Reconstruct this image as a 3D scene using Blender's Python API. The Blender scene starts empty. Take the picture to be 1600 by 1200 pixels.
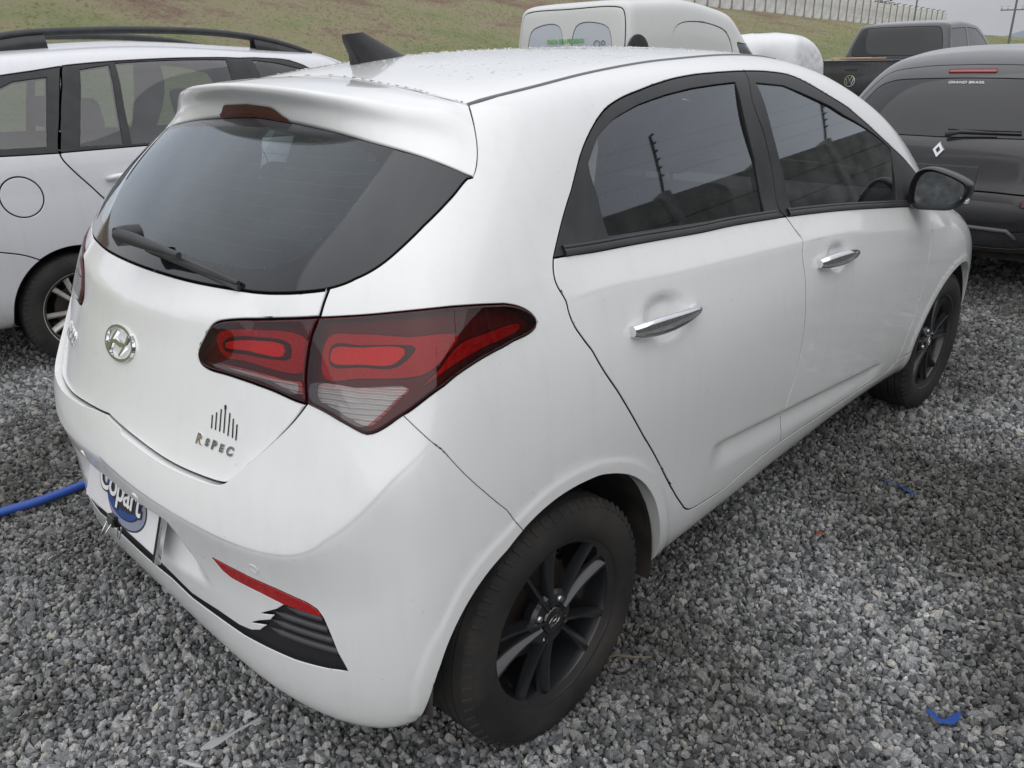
import bpy, bmesh, math, random
import numpy as np
from mathutils import Vector, Matrix
from mathutils.bvhtree import BVHTree
from mathutils.geometry import delaunay_2d_cdt

random.seed(7)
rng = np.random.default_rng(7)
scene = bpy.context.scene
COL = scene.collection

# ------------------------------------------------------------------ camera
# world = metres; x to the hatchback's right, y towards its nose, z up; origin
# on the gravel under the middle of its rear axle
cam_data = bpy.data.cameras.new('camera')
cam = bpy.data.objects.new('camera', cam_data)
COL.objects.link(cam)
yaw, pitch, roll = -0.778, -0.3963, -0.0295
cam.location = (1.76, -1.088, 1.478)
_f = Vector((math.sin(yaw) * math.cos(pitch), math.cos(yaw) * math.cos(pitch), math.sin(pitch)))
_r = Vector((math.cos(yaw), -math.sin(yaw), 0))
_u = _r.cross(_f)
_r2 = _r * math.cos(roll) + _u * math.sin(roll)
_u2 = -_r * math.sin(roll) + _u * math.cos(roll)
cam.rotation_euler = Matrix((_r2, _u2, -_f)).transposed().to_euler()
cam_data.sensor_width = 36.0
cam_data.lens = 36.0 * 1236.5 / 1600
cam_data.clip_start = 0.05
cam_data.clip_end = 3000
scene.camera = cam

# ------------------------------------------------------------------ sky, sun
world = bpy.data.worlds.new('World')
scene.world = world
world.use_nodes = True
wn, wl = world.node_tree.nodes, world.node_tree.links
for n in list(wn):
    wn.remove(n)
w_out = wn.new('ShaderNodeOutputWorld')
w_bg = wn.new('ShaderNodeBackground')
w_bg.inputs['Strength'].default_value = 0.1
SUN_EL, SUN_ROT = math.radians(58), math.radians(135)
sky = wn.new('ShaderNodeTexSky')
sky.sky_type = 'NISHITA'
sky.sun_disc = False
sky.sun_elevation = SUN_EL
sky.sun_rotation = SUN_ROT
sky.air_density = 1.0
sky.dust_density = 3.0
w_tc = wn.new('ShaderNodeTexCoord')
w_map = wn.new('ShaderNodeMapping')
w_map.inputs['Scale'].default_value = (1, 1, 2.2)
w_noise = wn.new('ShaderNodeTexNoise')
w_noise.inputs['Scale'].default_value = 2.3
w_noise.inputs['Detail'].default_value = 6
w_noise.inputs['Roughness'].default_value = 0.55
w_ramp = wn.new('ShaderNodeValToRGB')
w_ramp.color_ramp.elements[0].position = 0.30
w_ramp.color_ramp.elements[0].color = (7.3, 7.5, 8.1, 1)
w_ramp.color_ramp.elements[1].position = 0.72
w_ramp.color_ramp.elements[1].color = (9.7, 9.85, 10.2, 1)
w_mix = wn.new('ShaderNodeMix')
w_mix.data_type = 'RGBA'
w_mix.inputs['Factor'].default_value = 0.93      # closed cloud deck in front of the clear sky
wl.new(w_tc.outputs['Generated'], w_map.inputs['Vector'])
wl.new(w_map.outputs['Vector'], w_noise.inputs['Vector'])
wl.new(w_noise.outputs['Fac'], w_ramp.inputs['Fac'])
wl.new(sky.outputs['Color'], w_mix.inputs['A'])
# overcast luminance distribution: the zenith is brighter than the horizon all the way round
w_sep = wn.new('ShaderNodeSeparateXYZ')
w_grad = wn.new('ShaderNodeMapRange')
w_grad.inputs['From Min'].default_value = 0.0
w_grad.inputs['To Min'].default_value = 0.45
wl.new(w_tc.outputs['Generated'], w_sep.inputs['Vector'])
wl.new(w_sep.outputs['Z'], w_grad.inputs['Value'])
w_mul = wn.new('ShaderNodeMix'); w_mul.data_type = 'RGBA'; w_mul.blend_type = 'MULTIPLY'
w_mul.inputs['Factor'].default_value = 1.0
wl.new(w_ramp.outputs['Color'], w_mul.inputs['A'])
wl.new(w_grad.outputs['Result'], w_mul.inputs['B'])
wl.new(w_mul.outputs['Result'], w_mix.inputs['B'])
wl.new(w_mix.outputs['Result'], w_bg.inputs['Color'])
wl.new(w_bg.outputs['Background'], w_out.inputs['Surface'])

sun_data = bpy.data.lights.new('sun', 'SUN')
sun_data.energy = 0.9
sun_data.angle = math.radians(110)
sun_data.color = (1.0, 0.97, 0.93)
sun = bpy.data.objects.new('sun', sun_data)
COL.objects.link(sun)
# the sky's sun_rotation is measured from +y towards +x
_sd = Vector((math.sin(SUN_ROT) * math.cos(SUN_EL), math.cos(SUN_ROT) * math.cos(SUN_EL), math.sin(SUN_EL)))
sun.rotation_euler = _sd.to_track_quat('Z', 'Y').to_euler()

scene.view_settings.view_transform = 'Standard'
scene.view_settings.look = 'None'
scene.view_settings.exposure = 0.42
scene.view_settings.gamma = 1.0
scene.cycles.max_bounces = 8
scene.cycles.transparent_max_bounces = 12

# ------------------------------------------------------------------ spline shell
class Shell:
    """Right half of a car body as one bicubic B-spline sheet.

    net[row][col] are points the sheet passes close to; columns run from the
    rear centre line round the right side to the front centre line, rows from
    the sill up to the roof's centre line."""

    def __init__(self, net, lam=0.02):
        D = np.array(net, float)
        self.R, self.C = D.shape[:2]

        def colloc(n, lo_odd, hi_odd, lo_nat=False):
            A = np.zeros((n, n))
            for i in range(n):
                for k, w in ((-1, 1 / 6), (0, 4 / 6), (1, 1 / 6)):
                    j, s = i + k, 1.0
                    if j < 0:
                        if lo_nat:
                            A[i, 0] += 2 * w; A[i, 1] -= w; continue
                        j, s = 1, (-1.0 if lo_odd else 1.0)
                    if j >= n:
                        j, s = n - 2, (-1.0 if hi_odd else 1.0)
                    A[i, j] += w * s
            return A

        def solve(A, B):
            n = A.shape[0]
            S = np.zeros((n - 2, n))
            for i in range(n - 2):
                S[i, i:i + 3] = (1, -2, 1)
            return np.linalg.solve(A.T @ A + lam * S.T @ S, A.T @ B)

        Q = np.empty_like(D)
        for k in range(3):
            odd = (k == 0)
            Au = colloc(self.C, odd, odd)
            Av = colloc(self.R, False, odd, lo_nat=True)
            T = solve(Au, D[:, :, k].T).T
            Q[:, :, k] = solve(Av, T)
        Q[:, 0, 0] = 0; Q[:, -1, 0] = 0; Q[-1, :, 0] = 0
        m = np.array((-1.0, 1, 1))
        P = np.empty((self.R + 2, self.C + 2, 3))
        P[1:-1, 1:-1] = Q
        P[0, 1:-1] = 2 * Q[0] - Q[1]
        P[-1, 1:-1] = Q[-2] * m
        P[:, 0] = P[:, 2] * m
        P[:, -1] = P[:, -3] * m
        self.P = P
        # metric chart: index -> metres
        mid = Q[2:-4]
        self.A = np.r_[0, np.cumsum(np.linalg.norm(np.diff(mid, axis=1), axis=2).mean(0))]
        self.B = np.r_[0, np.cumsum(np.linalg.norm(np.diff(Q, axis=0), axis=2)[:, 1:-1].mean(1))]
        self.amax, self.bmax = self.A[-1], self.B[-1]
        self.disp = []
        self._bvh = None

    def raw(self, a, b):
        sg = np.where(a < 0, -1.0, 1.0)
        u = np.interp(np.abs(a), self.A, np.arange(self.C))
        v = np.interp(b, self.B, np.arange(self.R))
        iu = np.clip(u.astype(int), 0, self.C - 2); tu = u - iu
        iv = np.clip(v.astype(int), 0, self.R - 2); tv = v - iv

        def bas(t):
            return ((1 - t) ** 3 / 6, (3 * t ** 3 - 6 * t ** 2 + 4) / 6,
                    (-3 * t ** 3 + 3 * t ** 2 + 3 * t + 1) / 6, t ** 3 / 6)
        bu, bv = bas(tu), bas(tv)
        out = np.zeros(a.shape + (3,))
        for r in range(4):
            for c in range(4):
                out += (bv[r] * bu[c])[..., None] * self.P[iv + r, iu + c]
        out[..., 0] *= sg
        return out

    def _nrm(self, f, a, b, e=0.0025):
        bl, bh = np.maximum(b - e, 0), np.minimum(b + e, self.bmax)
        al, ah = a - e, np.minimum(a + e, self.amax)
        n = np.cross(f(ah, b) - f(al, b), f(a, bh) - f(a, bl))
        L = np.linalg.norm(n, axis=-1, keepdims=True)
        return n / np.maximum(L, 1e-12)

    def pos(self, a, b):
        P = self.raw(a, b)
        if not self.disp:
            return P
        N = self._nrm(self.raw, a, b)
        d = np.zeros(a.shape)
        ab = np.stack([np.abs(a), b], -1)
        for f in self.disp:
            d = d + f(ab, P)
        return P + N * d[..., None]

    def eval(self, a, b):
        return self.pos(a, b), self._nrm(self.pos, a, b)

    def bvh(self):
        if self._bvh is None:
            na, nb = int(self.amax / 0.02), int(self.bmax / 0.015)
            ga, gb = np.linspace(0, self.amax, na), np.linspace(0, self.bmax, nb)
            A, B = np.meshgrid(ga, gb)
            P = self.pos(A.ravel(), B.ravel())
            F = []
            for j in range(nb - 1):
                for i in range(na - 1):
                    k = j * na + i
                    F.append((k, k + 1, k + na + 1)); F.append((k, k + na + 1, k + na))
            self._g = (ga, gb, na, P, F)
            self._bvh = BVHTree.FromPolygons([Vector(p) for p in P], F)
        return self._bvh

    def _ab(self, loc, idx):
        ga, gb, na, P, F = self._g
        f = F[idx]
        p0, p1, p2 = (P[k] for k in f)
        v0, v1, v2 = p1 - p0, p2 - p0, np.array(loc) - p0
        d00, d01, d11, d20, d21 = v0 @ v0, v0 @ v1, v1 @ v1, v2 @ v0, v2 @ v1
        den = d00 * d11 - d01 * d01
        w1 = (d11 * d20 - d01 * d21) / den if den > 1e-18 else 0.0
        w2 = (d00 * d21 - d01 * d20) / den if den > 1e-18 else 0.0
        q = [np.array((ga[k % na], gb[k // na])) for k in f]
        return q[0] * (1 - w1 - w2) + q[1] * w1 + q[2] * w2

    def near(self, p):
        loc, n, i, d = self.bvh().find_nearest(Vector(p))
        return self._ab(loc, i)

    def shoot(self, o, d):
        loc, n, i, dist = self.bvh().ray_cast(Vector(o), Vector(d))
        return None if loc is None else (self._ab(loc, i), np.array(loc))

    def index(self, c, r):
        return np.array((np.interp(c, np.arange(self.C), self.A), np.interp(r, np.arange(self.R), self.B)))


def smooth_line(pts, step, closed=False):
    """Catmull-Rom through pts, resampled every step."""
    P = np.array(pts, float)
    if len(P) < 3:
        n = max(2, int(np.linalg.norm(P[-1] - P[0]) / step) + 1)
        return P[0] + (P[-1] - P[0]) * np.linspace(0, 1, n)[:, None]
    if closed:
        E = np.vstack([P[-1], P, P[0], P[1]])
    else:
        E = np.vstack([2 * P[0] - P[1], P, 2 * P[-1] - P[-2]])
    out = []
    for i in range(1, len(E) - 2):
        p0, p1, p2, p3 = E[i - 1:i + 3]
        t0 = 0.0
        t1 = t0 + max(np.linalg.norm(p1 - p0), 1e-9) ** 0.5
        t2 = t1 + max(np.linalg.norm(p2 - p1), 1e-9) ** 0.5
        t3 = t2 + max(np.linalg.norm(p3 - p2), 1e-9) ** 0.5
        n = max(2, int(np.linalg.norm(p2 - p1) / step * 3) + 1)
        for t in np.linspace(t1, t2, n, endpoint=False):
            a1 = (t1 - t) / (t1 - t0) * p0 + (t - t0) / (t1 - t0) * p1
            a2 = (t2 - t) / (t2 - t1) * p1 + (t - t1) / (t2 - t1) * p2
            a3 = (t3 - t) / (t3 - t2) * p2 + (t - t2) / (t3 - t2) * p3
            b1 = (t2 - t) / (t2 - t0) * a1 + (t - t0) / (t2 - t0) * a2
            b2 = (t3 - t) / (t3 - t1) * a2 + (t - t1) / (t3 - t1) * a3
            out.append((t2 - t) / (t2 - t1) * b1 + (t - t1) / (t2 - t1) * b2)
    out.append(P[0] if closed else P[-1])
    O = np.array(out)
    s = np.r_[0, np.cumsum(np.linalg.norm(np.diff(O, axis=0), axis=1))]
    n = max(2, int(round(s[-1] / step)) + 1)
    q = np.linspace(0, s[-1], n)
    return np.stack([np.interp(q, s, O[:, k]) for k in range(O.shape[1])], 1)


def line_dist(ab, L):
    """signed distance of chart points to a polyline (left of it is positive) and arc position 0..1"""
    best = np.full(len(ab), 1e9); sd = np.zeros(len(ab)); ss = np.zeros(len(ab))
    seg = np.linalg.norm(np.diff(L, axis=0), axis=1)
    cum = np.r_[0, np.cumsum(seg)]
    for i in range(len(L) - 1):
        p, d = L[i], L[i + 1] - L[i]
        t = np.clip(((ab - p) @ d) / max(d @ d, 1e-12), 0, 1)
        e = ab - p - t[:, None] * d
        dist = np.hypot(e[:, 0], e[:, 1])
        m = dist < best
        best[m] = dist[m]
        sg = np.sign(d[0] * (ab[:, 1] - p[1]) - d[1] * (ab[:, 0] - p[0]))
        sd[m] = (dist * sg)[m]
        ss[m] = ((cum[i] + t * seg[i]) / cum[-1])[m]
    return sd, ss


def sstep(x, a, b):
    t = np.clip((x - a) / (b - a), 0, 1)
    return t * t * (3 - 2 * t)
# ------------------------------------------------------------------ hatchback body net
HATCH_NET = [
 [(0,-0.495,0.286),(0.25,-0.494,0.275),(0.46,-0.473,0.23),(0.6,-0.422,0.21),(0.68,-0.368,0.205),(0.725,-0.32,0.238),(0.735,-0.2,0.24),(0.735,0.1,0.2),(0.735,0.5,0.2),(0.735,1.05,0.21),(0.735,1.6,0.22),(0.735,2.05,0.2),(0.735,2.43,0.18),(0.72,2.7,0.17),(0.61,2.94,0.165),(0.35,3.06,0.16),(0,3.1,0.16)],
 [(0,-0.56,0.301),(0.25,-0.557,0.29),(0.48,-0.533,0.245),(0.64,-0.477,0.225),(0.735,-0.413,0.225),(0.785,-0.35,0.258),(0.8,-0.2,0.27),(0.8,0.1,0.25),(0.8,0.5,0.25),(0.8,1.05,0.265),(0.8,1.6,0.275),(0.8,2.05,0.25),(0.8,2.43,0.23),(0.79,2.75,0.21),(0.67,3.02,0.2),(0.38,3.15,0.2),(0,3.19,0.2)],
 [(0,-0.588,0.41),(0.25,-0.579,0.41),(0.49,-0.538,0.405),(0.66,-0.472,0.4),(0.755,-0.408,0.395),(0.808,-0.34,0.39),(0.828,-0.2,0.38),(0.83,0.1,0.37),(0.826,0.5,0.36),(0.826,1.05,0.36),(0.826,1.6,0.355),(0.824,2.05,0.345),(0.825,2.43,0.34),(0.81,2.78,0.33),(0.69,3.07,0.33),(0.39,3.21,0.33),(0,3.25,0.33)],
 [(0,-0.595,0.53),(0.25,-0.585,0.53),(0.495,-0.535,0.528),(0.668,-0.465,0.525),(0.765,-0.402,0.52),(0.817,-0.335,0.52),(0.838,-0.19,0.52),(0.84,0.1,0.52),(0.838,0.5,0.51),(0.838,1.05,0.51),(0.838,1.6,0.505),(0.836,2.05,0.5),(0.838,2.43,0.5),(0.815,2.79,0.5),(0.7,3.09,0.5),(0.4,3.23,0.5),(0,3.27,0.5)],
 [(0,-0.593,0.67),(0.25,-0.582,0.67),(0.495,-0.53,0.67),(0.665,-0.458,0.67),(0.765,-0.392,0.67),(0.818,-0.32,0.67),(0.84,-0.18,0.67),(0.845,0.1,0.67),(0.845,0.5,0.665),(0.845,1.05,0.66),(0.845,1.6,0.65),(0.843,2.05,0.645),(0.842,2.43,0.645),(0.808,2.77,0.645),(0.69,3.04,0.64),(0.4,3.17,0.64),(0,3.21,0.64)],
 [(0,-0.55,0.795),(0.25,-0.54,0.795),(0.49,-0.487,0.797),(0.655,-0.422,0.8),(0.752,-0.36,0.805),(0.806,-0.295,0.81),(0.828,-0.16,0.815),(0.838,0.1,0.815),(0.842,0.5,0.81),(0.843,1.05,0.8),(0.843,1.6,0.79),(0.838,2.05,0.77),(0.825,2.43,0.76),(0.78,2.72,0.745),(0.66,2.94,0.73),(0.39,3.06,0.73),(0,3.1,0.73)],
 [(0,-0.512,0.92),(0.25,-0.5,0.922),(0.48,-0.447,0.93),(0.64,-0.375,0.94),(0.73,-0.323,0.95),(0.785,-0.265,0.955),(0.805,-0.14,0.955),(0.815,0.1,0.95),(0.82,0.5,0.94),(0.822,1.05,0.92),(0.822,1.6,0.895),(0.812,2.05,0.855),(0.775,2.42,0.845),(0.72,2.64,0.83),(0.6,2.78,0.825),(0.36,2.86,0.83),(0,2.9,0.835)],
 [(0,-0.442,1.075),(0.25,-0.428,1.075),(0.46,-0.38,1.08),(0.605,-0.315,1.09),(0.69,-0.255,1.1),(0.735,-0.185,1.105),(0.748,-0.06,1.105),(0.745,0.12,1.103),(0.745,0.5,1.085),(0.76,1.05,1.045),(0.778,1.6,0.99),(0.79,2.05,0.945),(0.735,2.33,0.93),(0.63,2.45,0.925),(0.49,2.52,0.93),(0.28,2.57,0.935),(0,2.6,0.94)],
 [(0,-0.32,1.19),(0.23,-0.307,1.19),(0.43,-0.273,1.195),(0.565,-0.225,1.2),(0.645,-0.165,1.205),(0.685,-0.09,1.205),(0.7,0.03,1.205),(0.703,0.17,1.205),(0.708,0.5,1.19),(0.72,1.05,1.165),(0.732,1.6,1.14),(0.722,2.02,1.115),(0.665,2.2,1.105),(0.56,2.3,1.105),(0.43,2.35,1.11),(0.25,2.39,1.115),(0,2.41,1.12)],
 [(0,-0.2,1.295),(0.21,-0.188,1.295),(0.4,-0.162,1.297),(0.525,-0.12,1.3),(0.6,-0.065,1.3),(0.64,0.01,1.3),(0.655,0.12,1.303),(0.662,0.25,1.308),(0.668,0.52,1.3),(0.68,1.05,1.285),(0.69,1.53,1.265),(0.675,1.84,1.245),(0.62,1.98,1.24),(0.52,2.06,1.24),(0.4,2.1,1.245),(0.23,2.13,1.25),(0,2.15,1.255)],
 [(0,-0.09,1.375),(0.19,-0.085,1.375),(0.37,-0.065,1.373),(0.49,-0.03,1.37),(0.555,0.015,1.37),(0.59,0.07,1.372),(0.605,0.17,1.378),(0.612,0.32,1.388),(0.618,0.6,1.393),(0.628,1.05,1.395),(0.63,1.42,1.375),(0.61,1.64,1.352),(0.56,1.74,1.347),(0.47,1.8,1.35),(0.36,1.83,1.355),(0.2,1.86,1.36),(0,1.87,1.365)],
 [(0,0,1.42),(0.18,0,1.42),(0.34,0.01,1.415),(0.44,0.035,1.41),(0.495,0.07,1.41),(0.525,0.12,1.412),(0.54,0.2,1.418),(0.545,0.35,1.432),(0.55,0.65,1.445),(0.552,1,1.45),(0.55,1.25,1.442),(0.535,1.42,1.428),(0.49,1.5,1.425),(0.41,1.55,1.43),(0.31,1.57,1.432),(0.17,1.59,1.435),(0,1.6,1.437)],
 [(0,0.12,1.455),(0.1,0.12,1.453),(0.2,0.13,1.45),(0.27,0.15,1.447),(0.31,0.18,1.446),(0.34,0.23,1.448),(0.35,0.3,1.452),(0.355,0.42,1.461),(0.36,0.65,1.472),(0.36,0.9,1.476),(0.355,1.1,1.476),(0.34,1.2,1.472),(0.31,1.27,1.47),(0.26,1.31,1.47),(0.2,1.33,1.471),(0.11,1.345,1.472),(0,1.35,1.472)],
 [(0,0.25,1.472),(0,0.26,1.473),(0,0.28,1.475),(0,0.3,1.477),(0,0.33,1.479),(0,0.37,1.481),(0,0.43,1.484),(0,0.52,1.487),(0,0.68,1.49),(0,0.85,1.491),(0,0.98,1.49),(0,1.05,1.489),(0,1.09,1.488),(0,1.12,1.487),(0,1.14,1.486),(0,1.15,1.486),(0,1.16,1.486)],
]
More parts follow.
